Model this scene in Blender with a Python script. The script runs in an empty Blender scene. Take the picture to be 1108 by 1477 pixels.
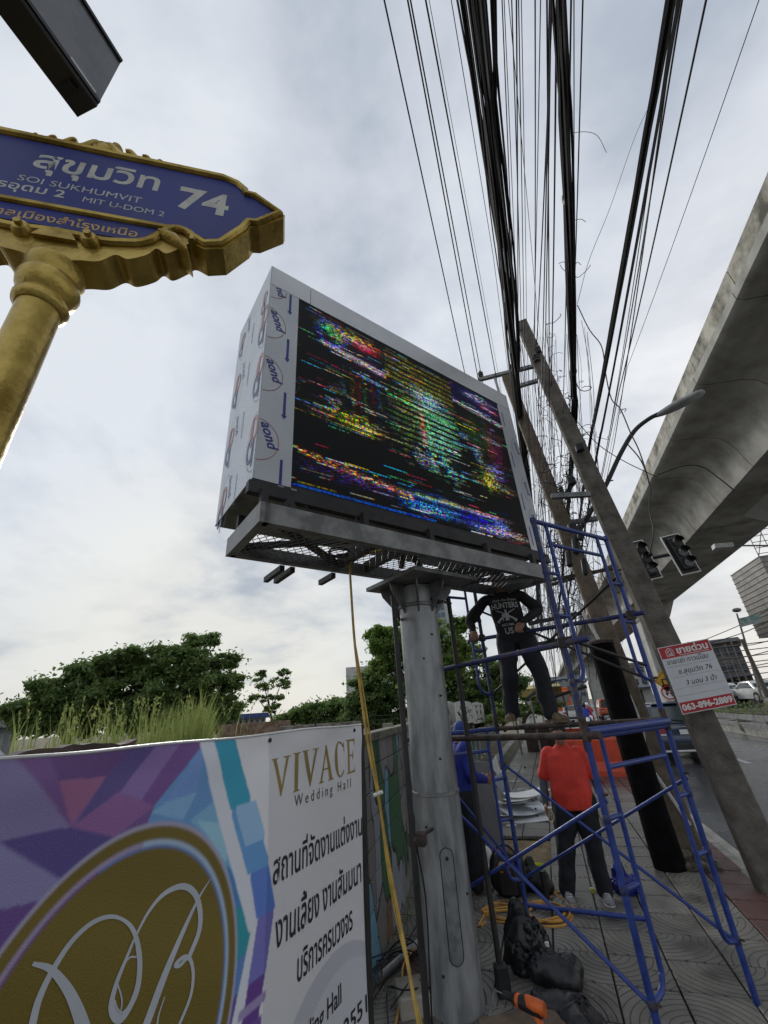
import bpy, math, random, bmesh
import numpy as np
from mathutils import Vector, Matrix, noise as mnoise
from mathutils.bvhtree import BVHTree
random.seed(7); np.random.seed(7)
R=math.radians; SC=bpy.context.scene; COL=SC.collection
# ------------------------------------------------------------------ camera
CZ=1.8; PITCH=R(26.1); ROLL=R(4.0); F=590.0
def _cam(px,py): return Vector(((px-554)/F,-(py-738.5)/F,-1.0))
_up=Vector((-math.sin(ROLL)*math.cos(PITCH),math.cos(ROLL)*math.cos(PITCH),-math.sin(PITCH)))
_s=_cam(788,1012); _s=(_s-_up*_s.dot(_up)).normalized(); _r=_s.cross(_up)
MW=Matrix((_r,_s,_up))                       # world = MW @ camera
cam=bpy.data.cameras.new('camera'); camo=bpy.data.objects.new('camera',cam); COL.objects.link(camo)
cam.sensor_fit='HORIZONTAL'; cam.sensor_width=36; cam.lens=F/1108*36; cam.clip_start=.05; cam.clip_end=3000
camo.matrix_world=Matrix.Translation((0,0,CZ))@MW.to_4x4(); SC.camera=camo
# ------------------------------------------------------------------ light
SC.view_settings.view_transform='Standard'; SC.view_settings.look='None'; SC.view_settings.gamma=1
SC.view_settings.use_curve_mapping=False; SC.view_settings.exposure=0.33
SUN_EL,SUN_AZ=R(24),R(-42)
wd=bpy.data.worlds.new('World'); SC.world=wd; wd.use_nodes=True
def N(nt,t,**k):
    n=nt.nodes.new(t)
    for a,b in k.items():
        if a.startswith('i_'): n.inputs[a[2:].replace('_',' ')].default_value=b
        else: setattr(n,a,b)
    return n
def ramp(nt,stops,fac):
    r=nt.nodes.new('ShaderNodeValToRGB'); e=r.color_ramp.elements
    e[0].position,e[0].color=stops[0][0],(*stops[0][1],1); e[1].position,e[1].color=stops[-1][0],(*stops[-1][1],1)
    for p,c in stops[1:-1]:
        x=e.new(p); x.color=(*c,1)
    nt.links.new(fac,r.inputs[0]); return r
nt=wd.node_tree; nt.nodes.clear(); L=nt.links.new
sky=N(nt,'ShaderNodeTexSky',sky_type='NISHITA',sun_disc=False,sun_elevation=SUN_EL,sun_rotation=-SUN_AZ,air_density=1.5,dust_density=3)
bg1=N(nt,'ShaderNodeBackground',i_Strength=.07); L(sky.outputs[0],bg1.inputs[0])
tc=N(nt,'ShaderNodeTexCoord'); sep=N(nt,'ShaderNodeSeparateXYZ'); L(tc.outputs['Generated'],sep.inputs[0])
# cloud deck: project the view direction on a flat layer so clouds flatten towards the horizon
mx=N(nt,'ShaderNodeMath',operation='MAXIMUM'); mx.inputs[1].default_value=0; L(sep.outputs[2],mx.inputs[0])
ad=N(nt,'ShaderNodeMath',operation='ADD'); ad.inputs[1].default_value=.22; L(mx.outputs[0],ad.inputs[0])
dx=N(nt,'ShaderNodeMath',operation='DIVIDE'); L(sep.outputs[0],dx.inputs[0]); L(ad.outputs[0],dx.inputs[1])
dy=N(nt,'ShaderNodeMath',operation='DIVIDE'); L(sep.outputs[1],dy.inputs[0]); L(ad.outputs[0],dy.inputs[1])
cb=N(nt,'ShaderNodeCombineXYZ'); L(dx.outputs[0],cb.inputs[0]); L(dy.outputs[0],cb.inputs[1])
n1=N(nt,'ShaderNodeTexNoise',i_Scale=1.0,i_Detail=8,i_Roughness=.55,i_Distortion=.5); L(cb.outputs[0],n1.inputs['Vector'])
n2=N(nt,'ShaderNodeTexNoise',i_Scale=3.6,i_Detail=8,i_Roughness=.55); L(cb.outputs[0],n2.inputs['Vector'])
mixn=N(nt,'ShaderNodeMath',operation='MULTIPLY_ADD'); mixn.inputs[1].default_value=.35; L(n2.outputs[0],mixn.inputs[0]); L(n1.outputs[0],mixn.inputs[2])
cr=ramp(nt,[(.44,(.33,.38,.46)),(.54,(.44,.49,.57)),(.63,(.58,.62,.69)),(.76,(.73,.765,.815))],mixn.outputs[0])
hz=ramp(nt,[(0.0,(.72,.71,.655)),(.10,(.60,.625,.635)),(.3,(.4,.45,.5))],sep.outputs[2])
hf=ramp(nt,[(0.0,(.75,.75,.75)),(.09,(.5,.5,.5)),(.3,(0,0,0))],sep.outputs[2])
mc=N(nt,'ShaderNodeMix',data_type='RGBA'); L(hf.outputs[0],mc.inputs[0]); L(cr.outputs[0],mc.inputs[6]); L(hz.outputs[0],mc.inputs[7])
# the veiled sun behind the low cloud
gd=N(nt,'ShaderNodeVectorMath',operation='DOT_PRODUCT'); L(tc.outputs['Generated'],gd.inputs[0]); gd.inputs[1].default_value=(math.sin(SUN_AZ)*math.cos(R(7)),math.cos(SUN_AZ)*math.cos(R(7)),math.sin(R(7)))
gr_=N(nt,'ShaderNodeMapRange',interpolation_type='SMOOTHSTEP'); gr_.inputs[1].default_value=.88; gr_.inputs[2].default_value=1.0; gr_.inputs[4].default_value=.34; L(gd.outputs['Value'],gr_.inputs[0])
gn=ramp(nt,[(.50,(.15,.15,.15)),(.66,(1,1,1))],mixn.outputs[0]); gm_=N(nt,'ShaderNodeMath',operation='MULTIPLY'); L(gr_.outputs[0],gm_.inputs[0]); L(gn.outputs[0],gm_.inputs[1])
mg=N(nt,'ShaderNodeMix',data_type='RGBA'); L(gm_.outputs[0],mg.inputs[0]); L(mc.outputs[2],mg.inputs[6]); mg.inputs[7].default_value=(1.0,.93,.74,1); mc=mg
bg2=N(nt,'ShaderNodeBackground',i_Strength=.91); L(mc.outputs[2],bg2.inputs[0])
ms=N(nt,'ShaderNodeMixShader'); ms.inputs[0].default_value=.9; L(bg1.outputs[0],ms.inputs[1]); L(bg2.outputs[0],ms.inputs[2])
wo=N(nt,'ShaderNodeOutputWorld'); L(ms.outputs[0],wo.inputs[0])
sun=bpy.data.lights.new('sun','SUN'); sun.energy=1.1; sun.angle=R(14); sun.color=(1,.96,.9)
suno=bpy.data.objects.new('sun',sun); COL.objects.link(suno)
suno.rotation_euler=Vector((-math.sin(SUN_AZ)*math.cos(SUN_EL),-math.cos(SUN_AZ)*math.cos(SUN_EL),-math.sin(SUN_EL))).to_track_quat('-Z','Y').to_euler()
# ------------------------------------------------------------------ rays from the survey of the photograph
O=Vector((0,0,CZ))
def ray(px,py): return MW@_cam(px,py)
def ptZ(px,py,z=0): d=ray(px,py); return O+d*((z-CZ)/d.z)
def ptY(px,py,y): d=ray(px,py); return O+d*(y/d.y)
def ptX(px,py,x): d=ray(px,py); return O+d*(x/d.x)
def ptD(px,py,D): d=ray(px,py); return O+d*(D/math.hypot(d.x,d.y))
# ------------------------------------------------------------------ materials
MATS={}
def mat(name,c,rough=.6,metal=0,var=.15,scale=6,bump=.0,bs=40,c2=None,lo=.4,hi=.6,spec=.5,rvar=0,emit=0,alpha=1,coat=0,detail=6,world=False,trans=0,streak=None):
    if name in MATS: return MATS[name]
    m=bpy.data.materials.new(name); m.use_nodes=True; nt=m.node_tree; b=nt.nodes['Principled BSDF']; L=nt.links.new
    b.inputs['Roughness'].default_value=rough; b.inputs['Metallic'].default_value=metal; b.inputs['Specular IOR Level'].default_value=spec
    b.inputs['Coat Weight'].default_value=coat; b.inputs['Transmission Weight'].default_value=trans
    tc=N(nt,'ShaderNodeTexCoord'); co=tc.outputs['Object']
    if world: co=N(nt,'ShaderNodeNewGeometry').outputs['Position']
    if streak:
        mp=N(nt,'ShaderNodeMapping'); mp.inputs['Scale'].default_value=streak; L(co,mp.inputs[0]); co=mp.outputs[0]
    n=N(nt,'ShaderNodeTexNoise',i_Scale=scale,i_Detail=detail,i_Roughness=.6); L(co,n.inputs['Vector'])
    a=tuple(max(0,x*(1-var)) for x in c); d=tuple(x*(1+var) for x in c) if c2 is None else c2
    if c2 is not None: a=c
    r=ramp(nt,[(lo,a),(hi,d)],n.outputs[0]); L(r.outputs[0],b.inputs['Base Color'])
    if rvar:
        mr=N(nt,'ShaderNodeMapRange'); mr.inputs[1].default_value=.35; mr.inputs[2].default_value=.65; mr.inputs[3].default_value=max(0.03,rough-rvar); mr.inputs[4].default_value=min(1,rough+rvar)
        L(n.outputs[0],mr.inputs[0]); L(mr.outputs[0],b.inputs['Roughness'])
    if bump:
        n3=N(nt,'ShaderNodeTexNoise',i_Scale=bs,i_Detail=5); L(co,n3.inputs['Vector'])
        bp=N(nt,'ShaderNodeBump',i_Strength=min(1,bump),i_Distance=.01); L(n3.outputs[0],bp.inputs['Height']); L(bp.outputs[0],b.inputs['Normal'])
    if emit:
        L(r.outputs[0],b.inputs['Emission Color']); b.inputs['Emission Strength'].default_value=emit
    if alpha<1: b.inputs['Alpha'].default_value=alpha
    MATS[name]=m; return m
def attrmat(name,rough=.6,emit=0,bump=0,spec=.5):
    m=bpy.data.materials.new(name); m.use_nodes=True; nt=m.node_tree; b=nt.nodes['Principled BSDF']; L=nt.links.new
    a=N(nt,'ShaderNodeAttribute',attribute_name='Col'); b.inputs['Roughness'].default_value=rough; b.inputs['Specular IOR Level'].default_value=spec
    if emit:
        b.inputs['Base Color'].default_value=(.01,.01,.01,1); L(a.outputs[0],b.inputs['Emission Color']); b.inputs['Emission Strength'].default_value=emit
    else: L(a.outputs[0],b.inputs['Base Color'])
    if bump:
        tc=N(nt,'ShaderNodeTexCoord'); n3=N(nt,'ShaderNodeTexNoise',i_Scale=bump,i_Detail=6); L(tc.outputs['Object'],n3.inputs['Vector'])
        bp=N(nt,'ShaderNodeBump',i_Strength=.25,i_Distance=.01); L(n3.outputs[0],bp.inputs['Height']); L(bp.outputs[0],b.inputs['Normal'])
    return m
def leafmat(m):
    nt=m.node_tree; L=nt.links.new; b=nt.nodes['Principled BSDF']; out=[n for n in nt.nodes if n.type=='OUTPUT_MATERIAL'][0]
    t=N(nt,'ShaderNodeBsdfTranslucent'); src=b.inputs['Base Color'].links[0].from_socket
    hs=N(nt,'ShaderNodeHueSaturation'); hs.inputs['Value'].default_value=1.5; L(src,hs.inputs['Color']); L(hs.outputs[0],t.inputs[0])
    mx=N(nt,'ShaderNodeMixShader'); mx.inputs[0].default_value=.42; L(b.outputs[0],mx.inputs[1]); L(t.outputs[0],mx.inputs[2]); L(mx.outputs[0],out.inputs[0]); return m
def tint(m,amt):
    nt=m.node_tree; L=nt.links.new; b=nt.nodes['Principled BSDF']; src=b.inputs['Base Color'].links[0].from_socket
    oi=N(nt,'ShaderNodeObjectInfo'); mr=N(nt,'ShaderNodeMapRange'); mr.inputs[3].default_value=1-amt; mr.inputs[4].default_value=1+amt; L(oi.outputs['Random'],mr.inputs[0])
    hs=N(nt,'ShaderNodeHueSaturation'); L(src,hs.inputs['Color']); L(mr.outputs[0],hs.inputs['Value']); L(hs.outputs[0],b.inputs['Base Color']); return m
# ------------------------------------------------------------------ mesh helpers
BASE={}                      # world location of every root / parent
def tag(o,label=None,cat=None,group=None,kind=None):
    if label: o['label']=label
    if cat: o['category']=cat
    if group: o['group']=group
    if kind: o['kind']=kind
    return o
def empty(name,loc,label,cat,group=None):
    o=bpy.data.objects.new(name,None); COL.objects.link(o); o.location=loc; o.empty_display_size=.1
    BASE[o]=Vector(loc); return tag(o,label,cat,group)
class MB:
    def __init__(s): s.v=[]; s.f=[]
    def add(s,vs,fs):
        n=len(s.v); s.v+= [tuple(x) for x in vs]; s.f+=[tuple(i+n for i in f) for f in fs]; return s
    def box(s,c,size,M=None,bev=0):
        x,y,z=[k/2 for k in size]; c=Vector(c); M=M or Matrix.Identity(3)
        if bev:
            b=bev; pts=[]
            for zz,ins in ((-z,b),(-z+b,0),(z-b,0),(z,b)):
                X,Y=x-ins,y-ins; k=b*.8
                pts+=[(-X+k,-Y,zz),(X-k,-Y,zz),(X,-Y+k,zz),(X,Y-k,zz),(X-k,Y,zz),(-X+k,Y,zz),(-X,Y-k,zz),(-X,-Y+k,zz)]
            fs=[tuple(range(7,-1,-1)),tuple(range(24,32))]
            for r in range(3):
                for i in range(8): fs.append((r*8+i,r*8+(i+1)%8,r*8+8+(i+1)%8,r*8+8+i))
            return s.add([c+M@Vector(p) for p in pts],fs)
        P=[c+M@Vector(p) for p in ((-x,-y,-z),(x,-y,-z),(x,y,-z),(-x,y,-z),(-x,-y,z),(x,-y,z),(x,y,z),(-x,y,z))]
        return s.add(P,[(0,3,2,1),(4,5,6,7),(0,1,5,4),(1,2,6,5),(2,3,7,6),(3,0,4,7)])
    def beam(s,a,b,w,h,upv=(0,0,1)):
        a,b=Vector(a),Vector(b); d=(b-a); l=d.length; d.normalize(); u=Vector(upv); sd=d.cross(u)
        if sd.length<1e-4: sd=d.cross(Vector((1,0,0)))
        sd.normalize(); u=sd.cross(d)
        return s.box((a+b)/2,(l,w,h),Matrix((d,sd,u)).transposed())
    def tube(s,pts,r,n=8,caps=True,flat=1):
        pts=[Vector(p) for p in pts]; m=len(pts)
        rs=r if isinstance(r,(list,tuple)) else [r]*m
        t0=(pts[1]-pts[0]).normalized(); a=t0.orthogonal().normalized(); vs=[]
        for i,p in enumerate(pts):
            t=(pts[min(i+1,m-1)]-pts[max(i-1,0)]).normalized(); a=(a-t*a.dot(t)); a=a.normalized() if a.length>1e-6 else t.orthogonal().normalized(); b=t.cross(a)
            for k in range(n):
                an=2*math.pi*k/n; vs.append(p+(a*math.cos(an)+b*math.sin(an)*flat)*rs[i])
        fs=[(i*n+k,i*n+(k+1)%n,(i+1)*n+(k+1)%n,(i+1)*n+k) for i in range(m-1) for k in range(n)]
        if caps: fs+=[tuple(range(n-1,-1,-1)),tuple((m-1)*n+k for k in range(n))]
        return s.add(vs,fs)
    def lathe(s,prof,c,axis=(0,0,1),n=20):
        c=Vector(c); ax=Vector(axis).normalized(); a=ax.orthogonal().normalized(); b=ax.cross(a); vs=[]
        for r,z in prof:
            for k in range(n):
                an=2*math.pi*k/n; vs.append(c+ax*z+(a*math.cos(an)+b*math.sin(an))*r)
        m=len(prof); fs=[(i*n+k,i*n+(k+1)%n,(i+1)*n+(k+1)%n,(i+1)*n+k) for i in range(m-1) for k in range(n)]
        fs+=[tuple(range(n-1,-1,-1)),tuple((m-1)*n+k for k in range(n))]
        return s.add(vs,fs)
    def prism(s,poly,o,ax,ay,th):
        # polygon in plane (ax,ay) at origin o, extruded along th vector
        o,ax,ay,th=Vector(o),Vector(ax),Vector(ay),Vector(th); n=len(poly)
        A=[o+ax*x+ay*y for x,y in poly]; B=[p+th for p in A]
        fs=[tuple(range(n)),tuple(range(2*n-1,n-1,-1))]+[((i+1)%n,i,n+i,n+(i+1)%n) for i in range(n)]
        return s.add(A+B,fs)
    def ell(s,c,rad,M=None,n=14,m=9):
        c=Vector(c); M=M or Matrix.Identity(3); vs=[c+M@Vector((0,0,-rad[2]))]
        for i in range(1,m):
            th=-math.pi/2+math.pi*i/m
            for k in range(n):
                a=2*math.pi*k/n; vs.append(c+M@Vector((rad[0]*math.cos(th)*math.cos(a),rad[1]*math.cos(th)*math.sin(a),rad[2]*math.sin(th))))
        vs.append(c+M@Vector((0,0,rad[2]))); fs=[(0,1+(k+1)%n,1+k) for k in range(n)]
        for i in range(m-2):
            for k in range(n): a=1+i*n; fs.append((a+k,a+(k+1)%n,a+n+(k+1)%n,a+n+k))
        l=len(vs)-1; a=1+(m-2)*n; fs+=[(a+k,a+(k+1)%n,l) for k in range(n)]
        return s.add(vs,fs)
    def loft(s,rings):   # rings: (center, rx, ry, ax, ay)
        n=20; vs=[]
        for c,rx,ry,ax,ay in rings:
            c,ax,ay=Vector(c),Vector(ax),Vector(ay)
            for k in range(n):
                a=2*math.pi*k/n; vs.append(c+ax*math.cos(a)*rx+ay*math.sin(a)*ry)
        m=len(rings); fs=[(i*n+k,i*n+(k+1)%n,(i+1)*n+(k+1)%n,(i+1)*n+k) for i in range(m-1) for k in range(n)]
        fs+=[tuple(range(n-1,-1,-1)),tuple((m-1)*n+k for k in range(n))]
        return s.add(vs,fs)
    def build(s,name,m,parent=None,label=None,cat=None,group=None,kind=None,smooth=False,loc=None,fix=True):
        me=bpy.data.meshes.new(name)
        if loc is None:
            if parent is not None: loc=BASE.get(parent,Vector((0,0,0))); rel=Vector((0,0,0))
            else:
                A=np.array(s.v); loc=Vector((A[:,0].mean(),A[:,1].mean(),A[:,2].min())); rel=loc
        else: loc=Vector(loc); rel=loc-(BASE.get(parent,Vector((0,0,0))) if parent is not None else Vector((0,0,0)))
        me.from_pydata([(x-loc.x,y-loc.y,z-loc.z) for x,y,z in s.v],[],s.f); me.update()
        if fix:
            bm=bmesh.new(); bm.from_mesh(me); bmesh.ops.recalc_face_normals(bm,faces=bm.faces); bm.to_mesh(me); bm.free()
        if smooth:
            me.polygons.foreach_set('use_smooth',[True]*len(me.polygons))
            try: me.set_sharp_from_angle(angle=R(40))
            except Exception: pass
        me.materials.append(m)
        o=bpy.data.objects.new(name,me); COL.objects.link(o)
        if parent is not None: o.parent=parent
        o.location=rel if parent is not None else loc
        BASE[o]=Vector(loc)
        return tag(o,label,cat,group,kind)
def inst(src,parent,loc,rz=0,name=None,M=None):
    o=src.copy(); COL.objects.link(o); o.parent=parent; o.location=Vector(loc)-(BASE[parent] if parent is not None else Vector((0,0,0)))
    if M is not None: o.rotation_euler=M.to_euler()
    else: o.rotation_euler=(0,0,rz)
    BASE[o]=Vector(loc); return o
def curve(pts,n=8):
    P=[Vector(p) for p in pts]; P=[P[0]*2-P[1]]+P+[P[-1]*2-P[-2]]; out=[]
    for i in range(1,len(P)-2):
        for k in range(n):
            t=k/n; a,b,c,d=P[i-1:i+3]
            out.append(.5*((2*b)+(c-a)*t+(2*a-5*b+4*c-d)*t*t+(3*b-a-3*c+d)*t**3))
    out.append(P[-2]); return out
# text -> triangles in 2D
def textpoly(s,size=1,bold=0,align='LEFT',sx=1,shear=0):
    cu=bpy.data.curves.new('t','FONT'); cu.body=s; cu.size=size; cu.align_x=align; cu.resolution_u=3; cu.offset=bold*size; cu.shear=shear
    o=bpy.data.objects.new('t',cu); COL.objects.link(o); bpy.context.view_layer.update()
    me=o.to_mesh(); V=[(v.co.x*sx,v.co.y) for v in me.vertices]; Fs=[tuple(p.vertices) for p in me.polygons]
    o.to_mesh_clear(); bpy.data.objects.remove(o); bpy.data.curves.remove(cu); return V,Fs
def textmesh(mb,s,size,fn,**k):
    V,Fs=textpoly(s,size,**k)
    if V: mb.add([fn(x,y) for x,y in V],Fs)
    return V
def strokepoly(mb,pts,w,fn):
    # flat ribbon along 2D polyline, w width or list
    P=[Vector(p) for p in pts]; n=len(P); ws=w if isinstance(w,(list,tuple)) else [w]*n; vs=[]
    for i,p in enumerate(P):
        t=(P[min(i+1,n-1)]-P[max(i-1,0)]).normalized(); q=Vector((-t.y,t.x))*ws[i]/2; vs+=[fn(*(p+q)),fn(*(p-q))]
    mb.add(vs,[(2*i,2*i+1,2*i+3,2*i+2) for i in range(n-1)])
def disc2(mb,cx,cy,r,fn,n=16,ry=None):
    mb.add([fn(cx+r*math.cos(2*math.pi*k/n),cy+(ry or r)*math.sin(2*math.pi*k/n)) for k in range(n)],[tuple(range(n))])
def ring2(mb,cx,cy,r,w,fn,n=28,ry=None,a0=0,a1=2*math.pi):
    ry=ry or r
    strokepoly(mb,[(cx+r*math.cos(a0+(a1-a0)*k/n),cy+ry*math.sin(a0+(a1-a0)*k/n)) for k in range(n+1)],w,fn)
# ------------------------------------------------------------------ palette
M_conc=mat('weathered_concrete',(.22,.205,.17),.85,c2=(.34,.315,.265),scale=2.2,bump=.5,bs=30)
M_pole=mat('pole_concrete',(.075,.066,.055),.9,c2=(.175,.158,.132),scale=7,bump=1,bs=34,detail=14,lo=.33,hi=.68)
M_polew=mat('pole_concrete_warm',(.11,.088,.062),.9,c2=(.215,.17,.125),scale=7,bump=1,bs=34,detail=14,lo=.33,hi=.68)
M_viad=mat('viaduct_concrete',(.21,.205,.18),.8,c2=(.44,.435,.40),scale=.9,detail=12,bump=.3,bs=5,lo=.35,hi=.65,world=True)
M_parapet=mat('stained_parapet_concrete',(.09,.085,.065),.9,c2=(.50,.48,.40),scale=1.6,bump=.5,bs=5,lo=.38,hi=.60,world=True,streak=(1,.8,.7),detail=10)
M_gal=mat('galvanised_steel',(.17,.18,.185),.42,metal=.45,c2=(.37,.385,.39),scale=4.5,streak=(2.2,2.2,.5),detail=12,rvar=.1,bump=.12,bs=60,lo=.35,hi=.65)
M_galdk=mat('dull_galvanised_steel',(.13,.135,.135),.5,metal=.4,c2=(.27,.275,.27),scale=5,rvar=.1,bump=.2,bs=50)
M_dark=mat('dark_painted_steel',(.018,.017,.017),.6,var=.4,bump=.2,bs=80)
M_rust=mat('rusty_steel',(.028,.02,.017),.8,c2=(.085,.06,.05),scale=14,bump=.5,bs=90)
M_blue=mat('blue_scaffold_paint',(.011,.03,.16),.42,c2=(.035,.07,.30),scale=14,lo=.3,hi=.72,bump=.2,bs=70,rvar=.1)
M_bluew=mat('worn_blue_paint',(.017,.03,.13),.6,c2=(.075,.06,.06),scale=19,bump=.3,bs=80,lo=.48,hi=.60)
M_film=mat('protective_film_panel',(.50,.53,.56),.38,var=.05,scale=2,metal=.15,bump=.08,bs=9)
M_film2=mat('bubbled_film_panel',(.56,.60,.65),.35,var=.06,scale=3,metal=.1,bump=.5,bs=70)
M_alum=mat('silver_composite_panel',(.60,.61,.62),.36,metal=.25,var=.04,scale=2)
M_pblue=mat('film_print_blue',(.03,.03,.22),.5,var=.2)
M_pbluef=mat('film_print_faded_blue',(.16,.20,.36),.5,var=.2)
M_pred=mat('film_print_red',(.36,.10,.10),.5,var=.2)
M_predf=mat('film_print_faded_red',(.48,.27,.26),.5,var=.2)
M_black=mat('black_rubber',(.012,.012,.013),.55,var=.3)
M_cable=mat('cable_sheath',(.010,.010,.014),.6,var=.4,scale=30)
M_gold=mat('gold_paint',(.30,.20,.035),.33,c2=(.55,.40,.10),metal=.6,scale=7,bump=.25,bs=60,rvar=.08)
M_signblue=mat('sign_face_blue',(.010,.018,.16),.45,c2=(.018,.032,.22),scale=2.5,spec=.3,rvar=.06)
M_signw=mat('sign_lettering_cream',(.48,.48,.43),.5,var=.12,scale=20)
M_signy=mat('sign_lettering_orange',(.55,.34,.10),.5,var=.12,scale=20)
M_white=mat('white_paint',(.72,.72,.70),.45,var=.06)
M_whitepl=mat('white_plastic',(.62,.63,.63),.35,var=.08)
M_red=mat('sign_red',(.42,.012,.018),.4,var=.1)
M_ink=mat('black_ink',(.012,.012,.02),.6,var=.2)
M_asph=mat('wet_asphalt',(.048,.052,.058),.22,var=.22,scale=.55,rvar=.17,bump=.5,bs=110,world=True)
M_dirt=mat('bare_soil',(.085,.07,.05),.95,c2=(.17,.14,.095),scale=1.5,bump=1,bs=14,world=True)
M_grout=mat('dark_wet_grout',(.03,.028,.025),.5,var=.3,scale=3,world=True)
M_sand=mat('damp_sand',(.14,.105,.055),.95,c2=(.24,.18,.10),scale=9,bump=1,bs=40)
M_kerb=mat('kerb_concrete',(.19,.185,.165),.7,c2=(.33,.32,.28),scale=3,bump=.6,bs=30,world=True)
M_glass=mat('dark_car_glass',(.02,.025,.03),.06,var=.2,spec=.8,coat=.5)
M_tyre=mat('tyre_rubber',(.015,.015,.015),.85,var=.2,bump=.3)
M_leaf1=mat('leaf_dark_green',(.07,.125,.035),.55,c2=(.17,.24,.075),scale=.9,lo=.35,hi=.65,world=True)
M_leaf2=mat('leaf_fresh_green',(.10,.18,.035),.55,c2=(.20,.29,.07),scale=1.3,lo=.35,hi=.65,world=True)
M_leaf3=mat('leaf_mid_green',(.075,.135,.035),.55,c2=(.15,.22,.06),scale=1.1,lo=.35,hi=.65,world=True)
M_grass=mat('reed_grass',(.13,.19,.045),.6,c2=(.27,.29,.09),scale=4,world=True)
M_bark=mat('tree_bark',(.06,.05,.04),.9,var=.3,scale=8,bump=1)
M_wallc=mat('pale_wall_render',(.42,.42,.40),.85,var=.12,scale=.8,bump=.2)
M_metalroof=mat('corrugated_metal',(.24,.25,.25),.55,var=.2,scale=1.2,metal=.3)
M_brown=mat('dark_brown_board',(.065,.045,.035),.7,var=.3,bump=.3)
M_grey=mat('grey_board',(.15,.15,.155),.6,var=.1,scale=3)
M_plastic=mat('black_plastic_sheet',(.016,.017,.02),.42,var=.4,scale=8,bump=.6,bs=18,rvar=.12)
M_orange=mat('orange_plastic',(.62,.12,.02),.45,var=.15,scale=10)
M_hose=mat('orange_hose',(.46,.24,.05),.5,var=.25,scale=10)
M_hosey=mat('yellow_hose',(.40,.26,.05),.5,var=.25,scale=8)
M_skin=mat('skin',(.25,.125,.08),.55,c2=(.31,.165,.11),scale=12,bump=.1,bs=120)
M_hair=mat('black_hair',(.01,.009,.008),.6,var=.3,bump=.6,bs=200)
M_redsh=mat('red_jersey',(.66,.045,.028),.75,var=.1,scale=6,bump=.3,bs=500)
M_blksh=mat('black_cotton',(.012,.012,.014),.85,var=.25,scale=8,bump=.3,bs=400)
M_trous=mat('dark_trousers',(.011,.012,.017),.85,var=.3,scale=8,bump=.3,bs=300)
M_greyslv=mat('grey_arm_sleeve',(.07,.08,.09),.8,var=.15,bump=.2,bs=300)
M_jacket=mat('blue_jacket',(.012,.025,.24),.75,var=.2,scale=6,bump=.3,bs=100)
M_boot=mat('tan_suede',(.16,.115,.07),.9,var=.25,scale=30,bump=.4,bs=120)
M_shoe=mat('grey_canvas',(.22,.22,.24),.8,var=.2,scale=30)
for _m in (M_leaf1,M_leaf2,M_leaf3,M_grass): leafmat(_m)
# ------------------------------------------------------------------ ground, road, kerb
def sheet(name,x0,x1,y0,y1,z,m,parts=1):
    mb=MB(); mb.add([(x0,y0,z),(x1,y0,z),(x1,y1,z),(x0,y1,z)],[(0,1,2,3)]); return mb.build(name,m,kind='structure')
sheet('ground',-900,900,-300,1800,-.17,M_dirt)
sheet('road',1.98,15.5,-30,400,-.15,M_asph)
g=MB().box((-10.9,12,-.10),(18.1,60,.12)); g.build('vacant_lot',M_dirt,kind='structure')
sw=MB().box((-.06,170,-.095),(3.56,400,.11)).build('sidewalk',M_grout,kind='structure',loc=(0,0,-.04))
def tilemat(name,c,c2):
    m=mat(name,c,.5,c2=c2,scale=2.2,rvar=.2,bump=.25,bs=60,world=True,lo=.38,hi=.66); nt=m.node_tree; L=nt.links.new
    b=nt.nodes['Principled BSDF']
    tc=N(nt,'ShaderNodeTexCoord'); mp=N(nt,'ShaderNodeMapping'); mp.inputs['Location'].default_value=(.2,.2,0); L(tc.outputs['Object'],mp.inputs[0])
    sx=N(nt,'ShaderNodeSeparateXYZ'); L(mp.outputs[0],sx.inputs[0]); cx=N(nt,'ShaderNodeCombineXYZ'); L(sx.outputs[0],cx.inputs[0]); L(sx.outputs[1],cx.inputs[1])
    ln=N(nt,'ShaderNodeVectorMath',operation='LENGTH'); L(cx.outputs[0],ln.inputs[0])
    mu=N(nt,'ShaderNodeMath',operation='MULTIPLY'); mu.inputs[1].default_value=1/.052; L(ln.outputs['Value'],mu.inputs[0])
    fr=N(nt,'ShaderNodeMath',operation='PINGPONG'); fr.inputs[1].default_value=.5; L(mu.outputs[0],fr.inputs[0])
    mr=N(nt,'ShaderNodeMapRange'); mr.inputs[1].default_value=.0; mr.inputs[2].default_value=.10; L(fr.outputs[0],mr.inputs[0])
    bp=N(nt,'ShaderNodeBump',i_Strength=1,i_Distance=.006); L(mr.outputs[0],bp.inputs['Height'])
    old=b.inputs['Normal'].links[0].from_socket; L(old,bp.inputs['Normal']); L(bp.outputs[0],b.inputs['Normal'])
    src=b.inputs['Base Color'].links[0].from_socket
    mxx=N(nt,'ShaderNodeMix',data_type='RGBA',blend_type='MIX'); L(mr.outputs[0],mxx.inputs[0]); mxx.inputs[6].default_value=(.045,.041,.034,1); L(src,mxx.inputs[7]); L(mxx.outputs[2],b.inputs['Base Color'])
    return m
M_tile=tilemat('patterned_paving',(.10,.096,.086),(.225,.215,.19))
M_tiler=tilemat('red_patterned_paving',(.085,.035,.03),(.14,.06,.05))
tint(M_tile,.16); tint(M_tiler,.14)
def tileproto(m):
    return MB().box((0,0,-.0225),(.388,.388,.045),bev=.006).build('paving_tile',m,sw,loc=(0,0,-.02))
tA,tB=tileproto(M_tile),tileproto(M_tiler); first={0:True,1:True}; cnt=0
sandx=lambda x,y: (-1.35<x<-.25 and 6.55<y<7.75)
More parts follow.
